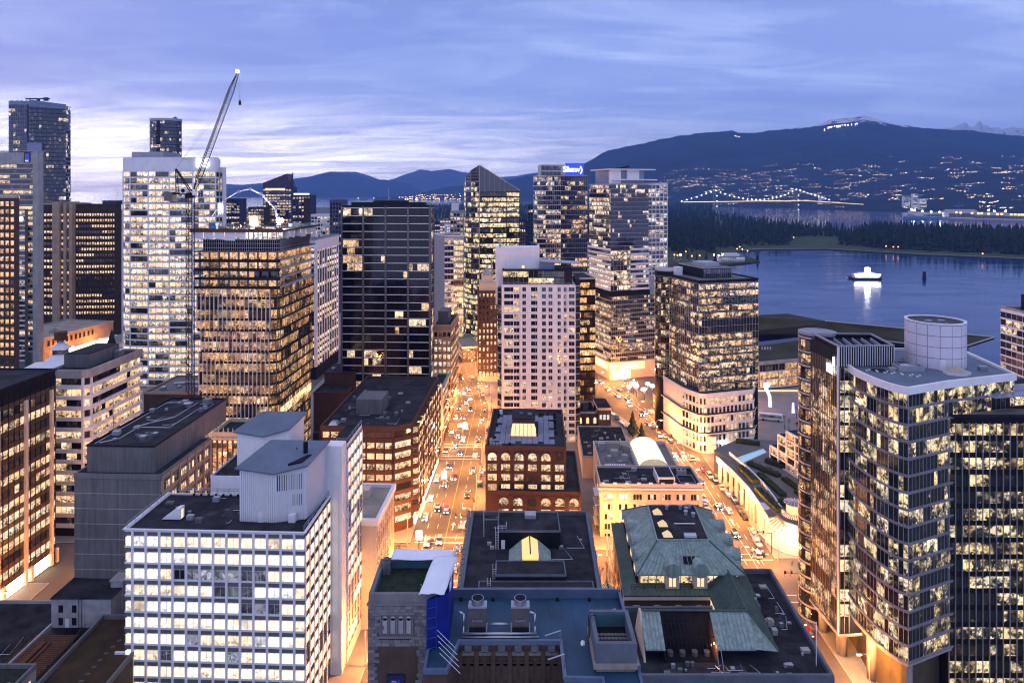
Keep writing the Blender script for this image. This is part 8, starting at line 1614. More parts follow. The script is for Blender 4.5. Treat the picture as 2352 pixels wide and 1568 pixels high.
    for z in (.2, 2.9, 6.1): b.part('ring_beam', MB().path([(p[0]*1.01, p[1]*1.01, z) for p in lo], .12, 5), 'white_metal')
    cn, cf = arc_(8.4, 3.6), arc_(11, 3.2); b.part('canopy_rail', MB().path(cf, .14, 5), 'white_metal')
    for i in range(n+1): b.part('canopy_rib', MB().tube(cn[i], cf[i], .08, 4), 'white_metal')
    b.part('lantern', MB().cyl((0, 0), 2.3, 9.6, 12.6, 16), 'pavilion_dim'); b.part('lantern_cap', MB().cyl((0, 0), 3.2, 12.61, 13.3, 20, .3), 'glass_dull')
    for i in range(16): a = i*math.pi/8; b.part('lantern_rib', MB().tube((3.2*math.cos(a), 3.2*math.sin(a), 12.7), (.3*math.cos(a), .3*math.sin(a), 13.4), .06, 4).tube((2.35*math.cos(a), 2.35*math.sin(a), 9.6), (2.35*math.cos(a), 2.35*math.sin(a), 12.6), .07, 4), 'white_metal')
    b.part('bright_sign', MB().box(-5.6, -3.2, -9.0, -8.6, 6.6, 8.8), 'barge_sign'); b.prism('side_wall', [(-8.4, 4.2), (-7.1, 4.1), (2, 9), (-8, 9)], 0, 8.6, 'white_panel'); b.prism('side_wall', [(7.2, -4), (9, -6), (11, 4), (3, 6)], 0, 8.6, 'white_panel'); b.box('door_glow', 1.5, 4.5, -8.3, -7.6, .2, 3, 'glow_shop')
    l = bpy.data.lights.new('pavilion_lamp', 'POINT'); l.energy = 2200; l.color = (1, .8, .55); l.shadow_soft_size = 1; lo_ = bpy.data.objects.new('bulb', l); lo_.parent = b.root; lo_.location = (-3, -10.5, 6.5); COL.objects.link(lo_); b.finish()
emit('pool_water', (.30, .62, .85), .55); emit('pavilion_glass', (1, .74, .44), .75); emit('pavilion_roof', (1, .80, .56), .45); emit('pavilion_dim', (1, .7, .4), .4); waterfront()
# --- dark roofs at the lower left
def lower_left():
    b = Bld('roof_terrace_building', 'low dark flat roof with timber terrace deck and small white stair house at lower left', (-125, 106), 0); Z = 13
    pts = [(0, -40), (30, -40), (33, 51), (6.5, 51.5)]; pts = [(-6, -30), (38, -30), (38, 56), (3.5, 56)]
    pts = [(2, -36), (22, -36), (22.6, 55), (2.6, 55)]
    b.prism('wall', inset(pts, .2), 0, Z, 'stone_pale'); b.roof(pts, Z+.01, pm='concrete', ph=.8); clutter(b, 4, 20, -30, 44, Z+.13, 16, 13)
    # stair house
    zt = zz(1395, 152); p = at(118, 152); q = at(203, 152); x0, x1 = p.x+125, q.x+125; b.box('stair_house', x0, x1+5, 46, 60, Z, Z+6.4, 'stone_pale'); b.box('stair_roof', x0-.2, x1+5.2, 45.8, 60.2, Z+6.41, Z+6.6, 'roof_dark'); b.box('chimney', x1+2.6, x1+5.4, 50, 57, Z, Z+8, 'stone_pale'); b.box('chimney_cap', x1+2.4, x1+5.6, 49.8, 57.2, Z+8.01, Z+8.3, 'concrete')
    for i, (dx, z) in enumerate(((1.6, 3.4), (4.6, 3.4), (1.6, .6), (4.6, .6))): b.box('window', x0+dx, x0+dx+1.0, 45.94, 46.02, Z+z, Z+z+1.6, 'black_metal')
    b.box('door', x0+3.1, x0+4.0, 45.92, 46.02, Z+.1, Z+2, 'white_metal'); b.part('ladder', MB().tube((x0+6.2, 45.8, Z), (x0+6.2, 45.8, Z+6.6), .05, 4).tube((x0+6.8, 45.8, Z), (x0+6.8, 45.8, Z+6.6), .05, 4), 'black_metal')
    for i in range(22): b.piece('deck_board', (9.5, 0, .42, .08), 'wood', (x0-1.5, 30+i*.6, Z+.25), 0)
    railing(b, [(x0-1.6, 43), (x0-1.6, 29.6), (x0+8.2, 29.6), (x0+8.2, 45)], Z+.3, 1.1, 'wood', 1.0); b.box('bench', x0+2, x0+3, 33, 40, Z+.35, Z+.9, 'wood'); b.box('bench', x0+3.4, x0+4, 33, 40, Z+.35, Z+.7, 'wood'); b.box('planter', x0+3, x0+5.5, 30.4, 31.6, Z+.35, Z+1, 'wood')
    b.finish()
    b = Bld('moss_roof_building', 'narrow building with mossy dark roof and pale stone front, lowest at left', (-103, 98), 0); Z = 18; b.prism('wall', rect(0, 11, 0, 34), 0, Z, 'stone_tan'); b.roof(rect(-.1, 11.1, -.1, 34), Z+.01, m='roof_moss', pm='concrete_dark'); b.prism('front_house', rect(.5, 8, -3, 12), 0, Z+4, 'stone_pale'); b.box('front_roof', .3, 8.2, -3.2, 12.2, Z+4.01, Z+4.3, 'roof_moss'); b.part('standpipe', MB().tube((5.6, -3.3, Z-8), (5.6, -3.3, Z+5), .1, 6), 'white_metal'); vents(b, [(9, 16, 1.0, 1.2), (8.6, 20, .8, .8), (3, 22, 1.4, .6), (9.4, 25, .6, 1.4)], Z+.1)
    b.facade((11, 0), (11, 34), 3, 4, 3.6, 6, sill=.9, wh=2, wm=1.6, lit=.8, pal='yellow', st=(.8, 1.6)); b.part('skylight_dish', MB().cyl((9.6, 28), .8, Z+.2, Z+.9, 12), 'white_panel'); b.finish()
    b = Bld('garden_roof_building', 'low building with brown planted roof and stepping stone path beside the white office', (-91, 100), 0); Z = 15; pts = rect(0, 13.5, 0, 52); b.prism('wall', pts, 0, Z, 'brick_brown'); b.roof(rect(-.1, 13.6, -.1, 52), Z+.01, m='soil', pm='concrete_dark', ph=1.0)
    for i in range(22): t_ = i/21; x = 4+5*t_+1.2*math.sin(t_*5); b.piece('stepping_stone', (.9, 0, .6, .1), 'gravel', (x, 4+t_*42, Z+.13), .1)
    b.prism('gravel_bed', [(7, 6), (12.5, 6), (12.8, 30), (10, 26), (8.5, 16)], Z+.12, Z+.2, 'gravel'); b.box('roof_curb', 9.5, 13, 40, 40.4, Z+.12, Z+.6, 'white_panel'); b.finish()
mat('soil', (.05, .033, .018), .95, .4, .3, fine=.3); lower_left()
# --- distant towers between the big ones
def far_towers():
    def tower(name, lab, x0, x1, top, d, m, glass='pane_blue', lit=.3, pal='pale', band=None, fh=3.6, nb=6, side=None, rot=0.0, st=(.6, 1.8)):
        b = Bld(name, lab, at(x0, d), rot, cap=120); W = (x1-x0)*d/F; Z = zz(top, d); b.prism('wall', rect(0, W, .2, 24), 0, Z, m); b.roof(rect(-.1, W+.1, 0, 24), Z+.01, ph=1.2, pm=m); nf = int(min(Z, Z-zz(560, d)+30)/fh)
        b.facade((0, .2), (W, .2), Z-.8-nf*fh, nf, fh, nb, sill=.6, wh=fh-1.2, wm=.35, lit=lit, pal=pal, st=st, glass=glass, band=band, run=.4); return b, W, Z
    b, W, Z = tower('wedge_topped_tower', 'dark wedge topped tower with a curved spire fin far behind', 604, 669, 432, 900, 'navy', lit=.45, nb=10, pal='pale', st=(.6, 1.6)); zt = zz(406, 900); b.part('wedge', MB().hexa([(0, 0, Z+1.3), (W-1, 0, Z+1.3), (W-1, 22, Z+1.3), (0, 22, Z+1.3)], [(0, 0, Z+7), (W-6, 0, zt+4), (W-6, 22, zt+4), (0, 22, Z+7)]), 'wedge_purple'); b.part('spire', MB().hexa([(W-4, 4, Z), (W+1, 4, Z), (W+1, 6, Z), (W-4, 6, Z)], [(W+.2, 4, zz(396, 900)), (W+.8, 4, zz(396, 900)), (W+.8, 6, zz(396, 900)), (W+.2, 6, zz(396, 900))]), 'wedge_purple'); b.box('lit_crown', 3, W-8, -.3, -.1, Z-3, Z-.2, 'glow_soft'); b.finish()
    L = [('dark_apartment_tower', 'dark apartment tower right of the wedge topped tower', 672, 713, 450, 800, 'navy', .35), ('low_apartment_tower', 'dim apartment tower behind the pump boom, left of the wedge tower', 512, 550, 458, 900, 'navy', .4), ('brown_mid_tower', 'brown mid height tower in front of the wedge tower', 570, 606, 478, 850, 'brown_frame', .3), ('white_mid_tower', 'small white apartment tower above the white column tower', 714, 758, 495, 700, 'white_panel', .45), ('white_low_tower', 'low white apartment block beside the white mid tower', 740, 772, 520, 640, 'white_panel', .5), ('slate_slab_tower', 'slate blue blank slab tower left of the black tower', 757, 784, 462, 620, 'slab_blue', .08), ('grey_far_tower', 'pale grey tower between black tower and slant topped tower', 1034, 1064, 487, 640, 'concrete', .5), ('lit_office_far', 'brightly lit low office far behind the black tower side', 996, 1020, 582, 600, 'black_metal', .95), ('dark_far_slab', 'dark slab behind the slant topped tower, right of it', 1193, 1212, 508, 700, 'navy', .15), ('teal_far_slab', 'teal glass slab between slant topped tower and lettered tower', 1212, 1236, 472, 760, 'teal_glass', .12), ('small_far_block', 'small dim block left of the unfinished tower roof', 548, 572, 490, 1000, 'concrete_dark', .35), ('roofline_block', 'low roofline block beside the rounded tower base', 640, 676, 488, 1100, 'white_panel', .4)]
    for nm, lab, x0, x1, top, d, m, lit in L:
        b, W, Z = tower(nm, lab, x0, x1, top, d, m, lit=lit, nb=max(4, int((x1-x0)*d/F/3.2)))
        if nm == 'dark_apartment_tower': b.part('roof_lights', MB().box(1, W-2, 1, 2, Z+1.5, Z+3), 'glow_sign'); b.box('brown_side', W-8, W, -.2, .1, 0, Z-2, 'brown_frame')
        if nm == 'grey_far_tower': b.box('white_cap', 1, W*.6, 2, 12, Z, Z+8, 'white_panel')
        b.finish()
    # more of the low west-end roofs
    rr = random.Random(21)
    for i in range(46):
        x = rr.uniform(505, 1060); d = rr.uniform(900, 2300); w = rr.uniform(12, 26); h = rr.uniform(14, 48); p = at(x, d)
        side = 'left' if x < 640 else ('middle' if x < 800 else 'right')
        b = Bld('west_end_block', 'small lit apartment block in the far west end district', p, rr.uniform(-.3, .3), 'building', 'far west end apartment blocks', 40); b.prism('wall', rect(0, w, .1, w*.8), 0, h, rr.choice(['white_panel', 'concrete', 'navy', 'brown_frame', 'concrete_dark'])); b.box('roof', -.2, w+.2, 0, w*.8, h+.01, h+.8, 'roof_dark'); b.facade((0, .1), (w, .1), 1, max(2, int(h/6)), (h-1)/max(2, int(h/6)), 4, sill=1, wh=3, wm=.8, lit=.55, pal='pale', st=(1, 3)); b.finish()
mat('wedge_purple', (.05, .035, .08), .5); mat('slab_blue', (.07, .075, .14), .5, .2); mat('teal_glass', (.01, .06, .07), .2, .2, ior=1.8); far_towers()
# ------------------------------------------------------------------ street markings, cars, lamps, trees
HC = [(60, -27.5), (205, -23), (350, -20.2), (375, -23.5), (405, -31), (440, -36), (490, -43)]
CC = [(40, 68), (200, 72), (262, 72.6), (300, 71), (338, 67), (375, 58), (410, 46), (440, 34)]
def along(tab, d, off):
    c, c2 = lerp_tab(tab, d), lerp_tab(tab, d+2); a = math.atan2(c2-c, 2.0)
    return Vector((c+off*math.cos(a), d-off*math.sin(a), 0)), -a
MK = {}
def mark(w, l, p, rz, m='paint', name='lane_line'):
    k = (w, l, m)
    if k not in MK: MK[k] = MB().poly([(-w/2, -l/2, 0), (w/2, -l/2, 0), (w/2, l/2, 0), (-w/2, l/2, 0)]).mesh('lane_line', m)
    o = bpy.data.objects.new(name, MK[k]); o.location = (p[0], p[1], -.124); o.rotation_euler = (0, 0, rz); o.parent = road; COL.objects.link(o)
for tab, offs, d0, d1 in ((HC, (-5.0, -1.8, 4.9), 150, 430), (CC, (-2.6, 2.4), 128, 400)):
    for off in offs:
        d = d0
        while d < d1: p, a = along(tab, d, off); mark(.16, 3.0, p, a); d += 7.5
    d = d0
    while d < d1: p, a = along(tab, d, 1.6 if tab is HC else 0); mark(.14, 6.1, p, a, 'paint_yellow' if tab is HC else 'paint', 'centre_line'); d += 6
for tab, ds, hw in ((HC, (192, 216, 283, 296, 372), 8), (CC, (185, 206, 325, 372), 6)):
    for d in ds:
        for s in (-1.6, 1.6): p, a = along(tab, d+s, 0); mark(.35, hw*2, p, a+math.pi/2, name='crossing_line')
for i in range(9): p, a = along(CC, 281, -5+i*1.25); mark(.6, 3.2, p, a, name='crossing_bar')
am = MB().poly([(-.12, -1.6, 0), (.12, -1.6, 0), (.12, .5, 0), (-.12, .5, 0)]).poly([(-.5, .5, 0), (.5, .5, 0), (0, 1.6, 0)]).mesh('turn_arrow', 'paint')
for tab, off, ds in ((HC, 3.2, (178, 200, 225)), (CC, 1.2, (205, 228))):
    for d in ds: p, a = along(tab, d, off); o = bpy.data.objects.new('turn_arrow', am); o.location = (p.x, p.y, -.124); o.rotation_euler = (0, 0, a); o.scale = (1.7, 1.7, 1); o.parent = road; COL.objects.link(o)
for i in range(7): mark(.25, 16, (-126+i*0, 80+i*16), 0, name='edge_line')
# cars
def paint(name, c, met=.3): 
    m, t, p, L = new_mat(name); p.inputs['Base Color'].default_value = (*c, 1); p.inputs['Roughness'].default_value = .25; p.inputs['Metallic'].default_value = met; p.inputs['Coat Weight'].default_value = .6
CARCOL = [('white', (.75, .75, .75)), ('black', (.012, .012, .014)), ('silver', (.42, .43, .45)), ('red', (.35, .02, .02)), ('blue', (.03, .06, .2)), ('grey', (.12, .12, .13))]
for n, c in CARCOL: paint('car_'+n, c)
mat('rubber', (.012, .012, .012), .9, .2)
def profile_body(prof, w, tap=.0):
    mb = MB(); n = len(prof); l = [(-w*(1-tap*max(0, z-.7)), y, z) for y, z in prof]; r = [(w*(1-tap*max(0, z-.7)), y, z) for y, z in prof]; b = len(mb.v); mb.v += l+r
    mb.f.append(tuple(range(b, b+n))); mb.f.append(tuple(range(b+2*n-1, b+n-1, -1)))
    for i in range(n): j = (i+1) % n; mb.f.append((b+i, b+n+i, b+n+j, b+j))
    return mb
SED = [(-2.2, .35), (-2.25, .62), (-2.15, .80), (-1.1, .92), (1.2, .95), (2.1, .92), (2.25, .7), (2.2, .35)]
CAB = [(-1.05, .90), (-.35, 1.40), (.75, 1.44), (1.55, .93)]
SUV = [(-2.2, .42), (-2.28, .75), (-2.1, 1.0), (-1.1, 1.08), (2.15, 1.10), (2.28, .8), (2.2, .42)]
CAB2 = [(-1.1, 1.05), (-.5, 1.68), (1.7, 1.70), (2.1, 1.08)]
cabt = profile_body([(-.35, 1.40), (.75, 1.44), (.8, 1.47), (-.32, 1.44)], .72).mesh('cabin_roof', None)
BM = {n: {0: profile_body(SED, .9, .06).mesh('body', 'car_'+n), 1: profile_body(SUV, .94, .04).mesh('body', 'car_'+n)} for n, _ in CARCOL}
RM = {n: {0: MB().hexa([(-.70, -.38, 1.39), (.70, -.38, 1.39), (.70, .8, 1.42), (-.70, .8, 1.42)], [(-.66, -.3, 1.47), (.66, -.3, 1.47), (.66, .7, 1.49), (-.66, .7, 1.49)]).mesh('cabin_roof', 'car_'+n), 1: MB().hexa([(-.76, -.52, 1.67), (.76, -.52, 1.67), (.76, 1.75, 1.69), (-.76, 1.75, 1.69)], [(-.7, -.4, 1.76), (.7, -.4, 1.76), (.7, 1.6, 1.78), (-.7, 1.6, 1.78)]).mesh('cabin_roof', 'car_'+n)} for n, _ in CARCOL}
GM = {0: profile_body(CAB, .80, .14).mesh('windows', 'pane'), 1: profile_body(CAB2, .86, .1).mesh('windows', 'pane')}
WM = MB().tube((-.11, 0, 0), (.11, 0, 0), .33, 12).mesh('wheel', 'rubber'); RI = MB().tube((-.125, 0, 0), (.125, 0, 0), .2, 8).mesh('rim', 'alu'); HM = MB().box(-.19, .19, -.05, .03, -.09, .09).mesh('headlight', 'head_light'); HO = MB().box(-.19, .19, -.05, .03, -.09, .09).mesh('headlight', 'glass_dull'); TM = MB().box(-.18, .18, -.03, .05, -.09, .09).mesh('tail_light', 'tail_light'); TO = MB().box(-.18, .18, -.03, .05, -.09, .09).mesh('tail_light', 'crane_red')
def car(p, rz, colr, typ, on, label, group):
    e = tag(empty('car', (p[0], p[1], p[2] if len(p) > 2 and p[2] else -.13), rz), label, 'car', group); zb = .68 if typ == 0 else .85
    L = [('body', BM[colr][typ], (0, 0, 0)), ('windows', GM[typ], (0, 0, 0)), ('cabin_roof', RM[colr][typ], (0, 0, 0))]+[('wheel', WM, (sx, sy, .33)) for sx in (-.82, .82) for sy in (-1.4, 1.4)]
    L += [('headlight', HM if on else HO, (s, -2.23, zb)) for s in (-.62, .62)]+[('tail_light', TM if on else TO, (s, 2.23, zb+.08)) for s in (-.64, .64)]
    for nm, me, lc in L:
        o = bpy.data.objects.new(nm, me); o.parent = e; o.location = lc; COL.objects.link(o)
        if nm == 'wheel': q = bpy.data.objects.new('rim', RI); q.parent = o; COL.objects.link(q)
rc = random.Random(31); ci = 0
def colr(): return rc.choice(['white', 'black', 'silver', 'grey', 'black', 'silver', 'white', 'blue', 'red'])
for off, lane, sgn, gap in ((-6.6, 'kerb', 0, (13, 30)), (-3.4, 'second', 0, (11, 24)), (-.2, 'inner', 0, (12, 30)), (6.4, 'outbound', 1, (11, 26))):
    d = 158
    while d < 425:
        p, a = along(HC, d, off+rc.uniform(-.25, .25)); c = colr(); ty = rc.choice((0, 0, 1))
        car(p, a+(math.pi if sgn else 0), c, ty, True, ('%s car with headlights on in the %s lane of the central street' % (c, lane)) if not sgn else '%s car with tail lights on heading away along the central street' % c, 'traffic on the central street'); d += rc.uniform(*gap)
for off, lane, sgn, gap in ((-3.9, 'near', 0, (12, 26)), (-.8, 'inner', 0, (18, 40)), (2.2, 'far', 1, (24, 50))):
    d = 170
    while d < 395:
        p, a = along(CC, d, off+rc.uniform(-.2, .2)); c = colr(); car(p, a+(math.pi if sgn else 0), c, rc.choice((0, 1)), True, ('%s car with headlights on in the %s lane of the right hand street' % (c, lane)) if not sgn else '%s car with tail lights on driving off along the right hand street' % c, 'traffic on the right hand street'); d += rc.uniform(*gap)
z3 = lambda x, y: gp((2800+x/2.24)*.5742, (1600+y/2.24)*.5742, .6); z4 = lambda x, y: gp((1700+x/2.352)*.5742, (1400+y/2.352)*.5742, .6)
order = ['first', 'second', 'third', 'fourth', 'fifth', 'sixth', 'seventh', 'eighth', 'ninth', 'tenth', 'eleventh', 'twelfth', 'thirteenth', 'fourteenth', 'fifteenth', 'sixteenth', 'seventeenth', 'eighteenth']
pk_ = [z3(*q) for q in ((545, 1355), (515, 1270), (492, 1215), (470, 1172), (395, 1035), (355, 970), (315, 900), (255, 840), (195, 780), (140, 720), (85, 670), (30, 615))]+[z4(*q) for q in ((2310, 845), (2260, 805), (2215, 775), (2140, 710), (2090, 680))]
pc = ['black', 'white', 'white', 'white', 'black', 'grey', 'black', 'silver', 'white', 'black', 'white', 'red', 'grey', 'silver', 'red', 'grey', 'black']
for i, p in enumerate(pk_): car((p.x, p.y), along(CC, p.y, 0)[1], pc[i], (i*3) % 4 == 2, i == 14, '%s car parked by the white colonnade, %s from the pavilion corner' % (pc[i], order[i]), 'cars parked along the right hand kerb')
pl_ = [z3(*q) for q in ((105, 1060), (85, 1010), (50, 945), (30, 900))]+[z4(*q) for q in ((1925, 735), (1885, 705), (1850, 675), (1810, 640), (1770, 600))]
for i, p in enumerate(pl_): c = colr(); car((p.x, p.y), along(CC, p.y, 0)[1], c, i % 2, False, '%s car parked on the right hand street inner kerb, %s from copper roof' % (c, order[i]), 'cars parked along the inner kerb')
for i, (q, c) in enumerate((((600, 705), 'silver'), ((590, 755), 'red'), ((535, 1150), 'red'), ((512, 1255), 'black'))): p = z4(*q); car((p.x, p.y), along(HC, p.y, 0)[1]+math.pi, c, i == 3, i < 3, '%s car stopped at the central street right kerb, %s from the bend' % (c, order[i]), 'cars at the right kerb of the central street')
for i, (X_, Y_, c) in enumerate(((-117, 190, 'black'), (-119, 205, 'grey'), (-116, 178, 'white'))): car((X_, Y_), .05, c, 0, False, '%s car standing in the street between the left towers' % c, 'cars between the left towers')
# lamps
pole_m = MB().tube((0, 0, 0), (0, 0, 8.2), .13, 6, .09).mesh('pole', 'alu'); arm_m = MB().path([(0, 0, 8.1), (.3, 0, 8.9), (1.0, 0, 9.3), (2.2, 0, 9.35)], .06, 5).mesh('arm', 'alu'); head_m = MB().hexa([(1.7, -.18, 9.22), (2.7, -.18, 9.22), (2.7, .18, 9.22), (1.7, .18, 9.22)], [(1.8, -.12, 9.42), (2.6, -.12, 9.42), (2.6, .12, 9.42), (1.8, .12, 9.42)]).mesh('lamp_housing', 'alu'); bulb_m = MB().box(1.75, 2.65, -.2, .2, 9.06, 9.21).mesh('lamp_glass', 'glow_warm'); base_m = MB().cyl((0, 0), .25, 0, .7, 8).mesh('base', 'concrete')
LP = bpy.data.lights.new('street_light', 'POINT'); LP.energy = 21000; LP.color = (1, .35, .07); LP.shadow_soft_size = .35
def lamp(X_, Y_, rz, label, group, en=None):
    e = tag(empty('street_lamp', (X_, Y_, 0), rz), label, 'street lamp', group)
    for nm, me in (('base', base_m), ('pole', pole_m), ('arm', arm_m), ('lamp_housing', head_m), ('lamp_glass', bulb_m)): o = bpy.data.objects.new(nm, me); o.parent = hs_ if nm == 'lamp_glass' else e; COL.objects.link(o); hs_ = o
    o = bpy.data.objects.new('bulb', LP if en is None else en); o.parent = e; o.location = (2.2, 0, 8.95); COL.objects.link(o)
for i in range(11):
    d = 158+i*27
    for s, nm in ((-1, 'left'), (1, 'right')):
        p, a = along(HC, d+(6 if s > 0 else 0), s*9.6); lamp(p.x, p.y, a+(0 if s < 0 else math.pi), 'orange street lamp, %s kerb of the central street, %s from near end' % (nm, order[i]), 'lamps along the central street')
for i in range(10):
    d = 140+i*27
    for s, nm in ((-1, 'inner'), (1, 'outer')):
        p, a = along(CC, d+(9 if s > 0 else 0), s*7.2); lamp(p.x, p.y, a+(0 if s < 0 else math.pi), 'orange street lamp, %s kerb of the right hand street, %s from near end' % (nm, order[i]), 'lamps along the right hand street')
for i, (X_, Y_, rz, w) in enumerate(((-128.5, 118, 0, 'beside the dark tower, nearest'), (-129, 145, 0, 'beside the dark tower, middle'), (-129.5, 172, 0, 'beside the dark tower, farthest'), (-111, 160, 3.14, 'opposite the dark tower'), (-112, 200, 3.14, 'at the crossing below the banded office'), (-90, 213, -1.57, 'behind the concrete building'), (-60, 196, 1.57, 'in the cross street behind the white office'), (-44, 213, -1.57, 'before the brick corner office'), (22, 210, -1.57, 'behind the black flat roof'), (22, 172, 0, 'in the lane by the copper hall'), (22.3, 190, 0, 'at the lane end by the department block'), (33, 211, -1.57, 'before the department block'), (92, 206, -1.57, 'at the pavilion corner'), (-284, 445, 3.1, 'before the podium shops'), (-280, 468, 3.1, 'among the podium trees'), (-262, 430, 3, 'by the rounded tower foot'), (115, 352, 2, 'on the plaza by the coach'), (128, 380, 2, 'on the plaza before the hall'), (100, 335, 2.6, 'behind the podium tower'), (64, 392, -2, 'under the banded hotel front'), (28, 415, -1.6, 'at the far crossing'), (-20, 425, -1.6, 'at the street bend'))): lamp(X_, Y_, rz, 'orange street lamp '+w, 'other street lamps')
# glowing banner boxes on the left kerb
for i, (x, y) in enumerate(((729, 845), (883, 455), (1010, 137))):
    p = gp((1200+x/1.531)*.5742, (1600+(y+100)/1.531)*.5742); e = tag(empty('lit_street_panel', (p.x, p.y, 0)), 'white lit street panel on a post on the left pavement, %s from the near end' % order[i], 'sign'); MB().tube((0, 0, 0), (0, 0, 5), .1).build('post', 'dark_frame', e); MB().box(-.9, .9, -.15, .15, 4.6, 7.2).build('panel', 'glow_screen', e)
# traffic signals
for i, (tab, d, s, col, lab) in enumerate(((HC, 190, 1, 'glow_green', 'traffic signal with green light beside the black flat roof'), (HC, 219, 1, 'glow_green', 'traffic signal with green light beyond the cross street'), (HC, 298, -1, 'glow_red', 'traffic signal with red light on the left kerb'), (HC, 372, 1, 'glow_green', 'traffic signal with green light at the street bend'), (CC, 186, 1, 'glow_red', 'traffic signal with red light by the right tower columns'), (CC, 208, 1, 'glow_red', 'traffic signal with red light at the pavilion corner'), (CC, 372, 1, 'glow_green', 'traffic signal with green light at the far crossing'))):
    p, a = along(tab, d, s*9 if tab is HC else s*7); e = tag(empty('traffic_signal', (p.x, p.y, 0), a+(math.pi if s > 0 else 0)), lab, 'traffic signal'); MB().tube((0, 0, 0), (0, 0, 6.2), .12).build('pole', 'dark_frame', e); MB().tube((0, 0, 6), (4.5, 0, 6.4), .08).build('arm', 'dark_frame', e)
    for x in (2.5, 4.3): MB().box(x-.2, x+.2, -.2, .2, 5.5, 6.8).build('signal_head', 'dark_frame', e)
    for x in (2.5, 4.3): MB().box(x-.13, x+.13, -.26, .26, 5.65, 5.95).build('signal_light', col, e)
# bare trees
def bare_tree(seed, h, m, lights=None):
    rr = random.Random(seed); mb = MB(); tips = []
    def grow(p, dr, L, r, k_):
        q = p+dr*L; mb.tube(p, q, r, 5 if k_ < 2 else 3, r*.7); tips.append(q)
        if k_ == 5: return
        for _ in range(3 if k_ < 3 else 2):
            v = (dr+Vector((rr.uniform(-.8, .8), rr.uniform(-.8, .8), rr.uniform(-.05, .6)))).normalized(); grow(q, v, L*rr.uniform(.62, .82), r*.62, k_+1)
    grow(Vector((0, 0, h*.28)), Vector((0, 0, 1)), h*.16, h*.012, 0); return mb, tips
TM_ = []
for i in range(3): mb, tips = bare_tree(60+i, 9, 'bark'); TM_.append((mb.mesh('crown', 'bark'), tips))
tr_m = MB().tube((0, 0, 0), (0, 0, 2.8), .16, 7, .11).mesh('trunk', 'bark')
def tree(X_, Y_, s, i, label, group, lit=False, z=0):
    e = tag(empty('bare_tree', (X_, Y_, z), i*1.7), label, 'tree', group); e.scale = (s, s, s)
    for nm, me in (('trunk', tr_m), ('crown', TM_[i % 3][0])): o = bpy.data.objects.new(nm, me); o.parent = e; COL.objects.link(o)
    if lit: o = bpy.data.objects.new('light_string', LS[i % 3]); o.parent = e; COL.objects.link(o); kind(o, 'stuff')
emit('fairy', (.85, .92, 1), 4); LS = []
for me, tips in TM_:
    mb = MB(); rr = random.Random(1)
    for t_ in tips:
        for _ in range(2): q = t_+Vector((rr.uniform(-.4, .4), rr.uniform(-.4, .4), rr.uniform(-.5, .3))); mb.box(q.x-.05, q.x+.05, q.y-.05, q.y+.05, q.z-.05, q.z+.05)
    LS.append(mb.mesh('light_string', 'fairy'))
for i in range(8): p, a = along(HC, 170+i*31, -10.6); tree(p.x, p.y, rc.uniform(.7, 1.05), i, 'leafless street tree on the central street left pavement, %s from near end' % order[i], 'trees along the central street')
for i in range(7): p, a = along(HC, 205+i*27, 10.2); tree(p.x, p.y, rc.uniform(.8, 1.15), i+1, 'leafless street tree on the central street right pavement, %s from near end' % order[i], 'trees along the central street')
for i, (x, y) in enumerate(((1445, 915), (1462, 912), (1480, 918), (1497, 912), (1455, 905), (1488, 905))): p = gp(x, y); tree(p.x, p.y, .95, i, 'tree wrapped in white lights before the banded hotel, %s from the left' % order[i], 'trees wrapped in white lights', True)
for i, (X_, Y_) in enumerate(((-128, 128), (-128.2, 140), (-129, 156), (-129, 166), (-114, 186), (-116, 196), (-113, 208))): tree(X_, Y_, 1.0, i, 'leafless tree on the pavement near the dark left tower, %s from the near end' % order[i], 'trees by the dark tower')
for i, (X_, Y_) in enumerate(((-286, 425), (-283, 436), (-280, 446), (-277, 457), (-274, 468), (-266, 440))): tree(X_, Y_, 1.2, i+2, 'leafless tree in front of the glowing podium shops, %s from the left' % order[i], 'trees before the podium shops')
for i, (x, y) in enumerate(((1802, 985), (1812, 992), (1366, 1310), (1393, 1340), (1380, 1350), (1830, 960))): p = gp(x, y); tree(p.x, p.y, .9, i, ('leafless tree behind the podium tower, ' if x > 1700 else 'leafless tree in the lane beside the copper hall, ')+order[i]+' counted from the left group', 'trees in lanes and plaza')
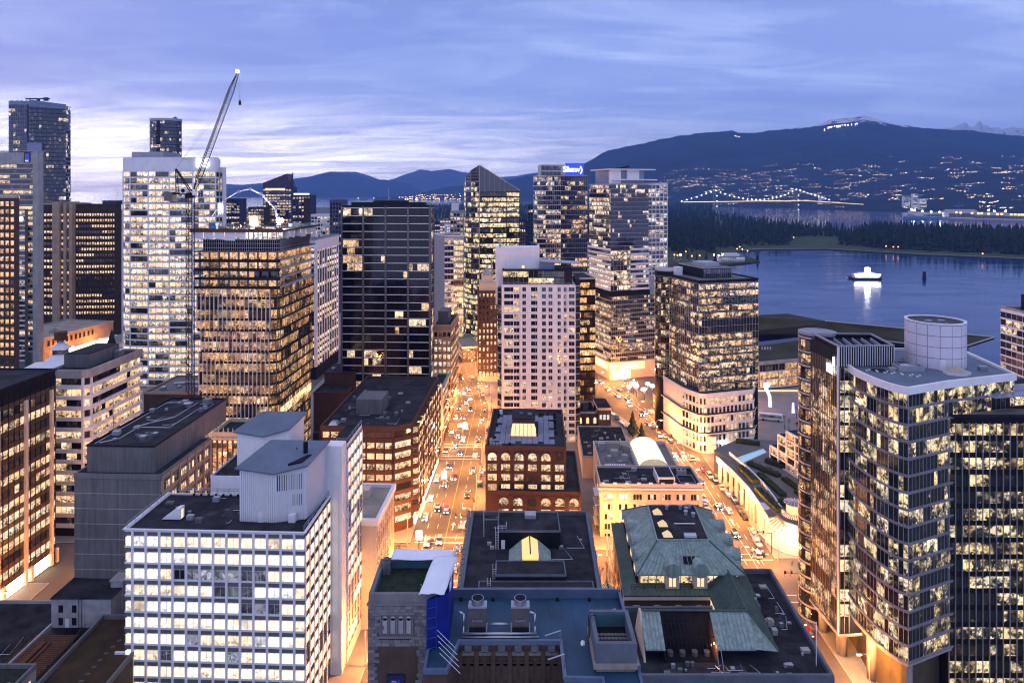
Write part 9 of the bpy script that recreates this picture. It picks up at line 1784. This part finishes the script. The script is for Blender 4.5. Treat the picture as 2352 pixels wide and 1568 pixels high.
for X_, Y_, s, lab in ((54.5, 308, .34, 'dark fir beside the street behind the beige hall'), (57, 300, .26, 'small fir at the kerb behind the beige hall'), (-252, 430, .7, 'big dark fir at the foot of the rounded tower'), (-258, 420, .5, 'smaller fir beside the podium shops')):
    e = tag(empty('fir_tree', (X_, Y_, 0)), lab, 'tree'); e.scale = (s*1.3, s*1.3, s)
    for nm, me in (('crown', fir_me[2]), ('trunk', trunk_me)): o = bpy.data.objects.new(nm, me); o.parent = e; COL.objects.link(o)
# people on the pavement
def person(X_, Y_, rz, coat, label):
    me = bpy.data.meshes.new('body'); V = [(0, 0, .95), (0, 0, 1.2), (0, 0, 1.42), (0, 0, 1.52), (0, -.02, 1.68), (.10, 0, .92), (.12, -.12, .5), (.12, -.02, .06), (.12, -.16, .03), (-.10, 0, .92), (-.12, .14, .5), (-.12, .24, .08), (-.12, .12, .03), (.2, 0, 1.4), (.27, .06, 1.12), (.27, -.08, .88), (-.2, 0, 1.4), (-.27, -.08, 1.12), (-.26, -.2, .9)]
    E = [(0, 1), (1, 2), (2, 3), (3, 4), (0, 5), (5, 6), (6, 7), (7, 8), (0, 9), (9, 10), (10, 11), (11, 12), (2, 13), (13, 14), (14, 15), (2, 16), (16, 17), (17, 18)]
    me.from_pydata(V, E, []); me.materials.append(MATS[coat]); e = tag(empty('person', (X_, Y_, 0), rz), label, 'person'); o = bpy.data.objects.new('body', me); o.parent = e; COL.objects.link(o); m = o.modifiers.new('skin', 'SKIN'); o.modifiers.new('sub', 'SUBSURF').levels = 1
    rad = [.16, .15, .17, .06, .105, .1, .075, .05, .045, .1, .075, .05, .045, .075, .05, .04, .075, .05, .04]
    for i, v in enumerate(me.skin_vertices[0].data): v.radius = (rad[i], rad[i]*.85); v.use_root = i == 0
person(-131, 150, .3, 'car_blue', 'pedestrian in a blue coat walking beside the dark left tower'); person(-130.4, 152, 2.8, 'car_black', 'pedestrian in dark clothes beside the dark left tower'); person(-34.2, 262, 0, 'car_black', 'pedestrian in dark clothes on the left pavement of the central street'); person(82.5, 201, 1, 'car_grey', 'pedestrian in grey waiting at the pavilion corner')
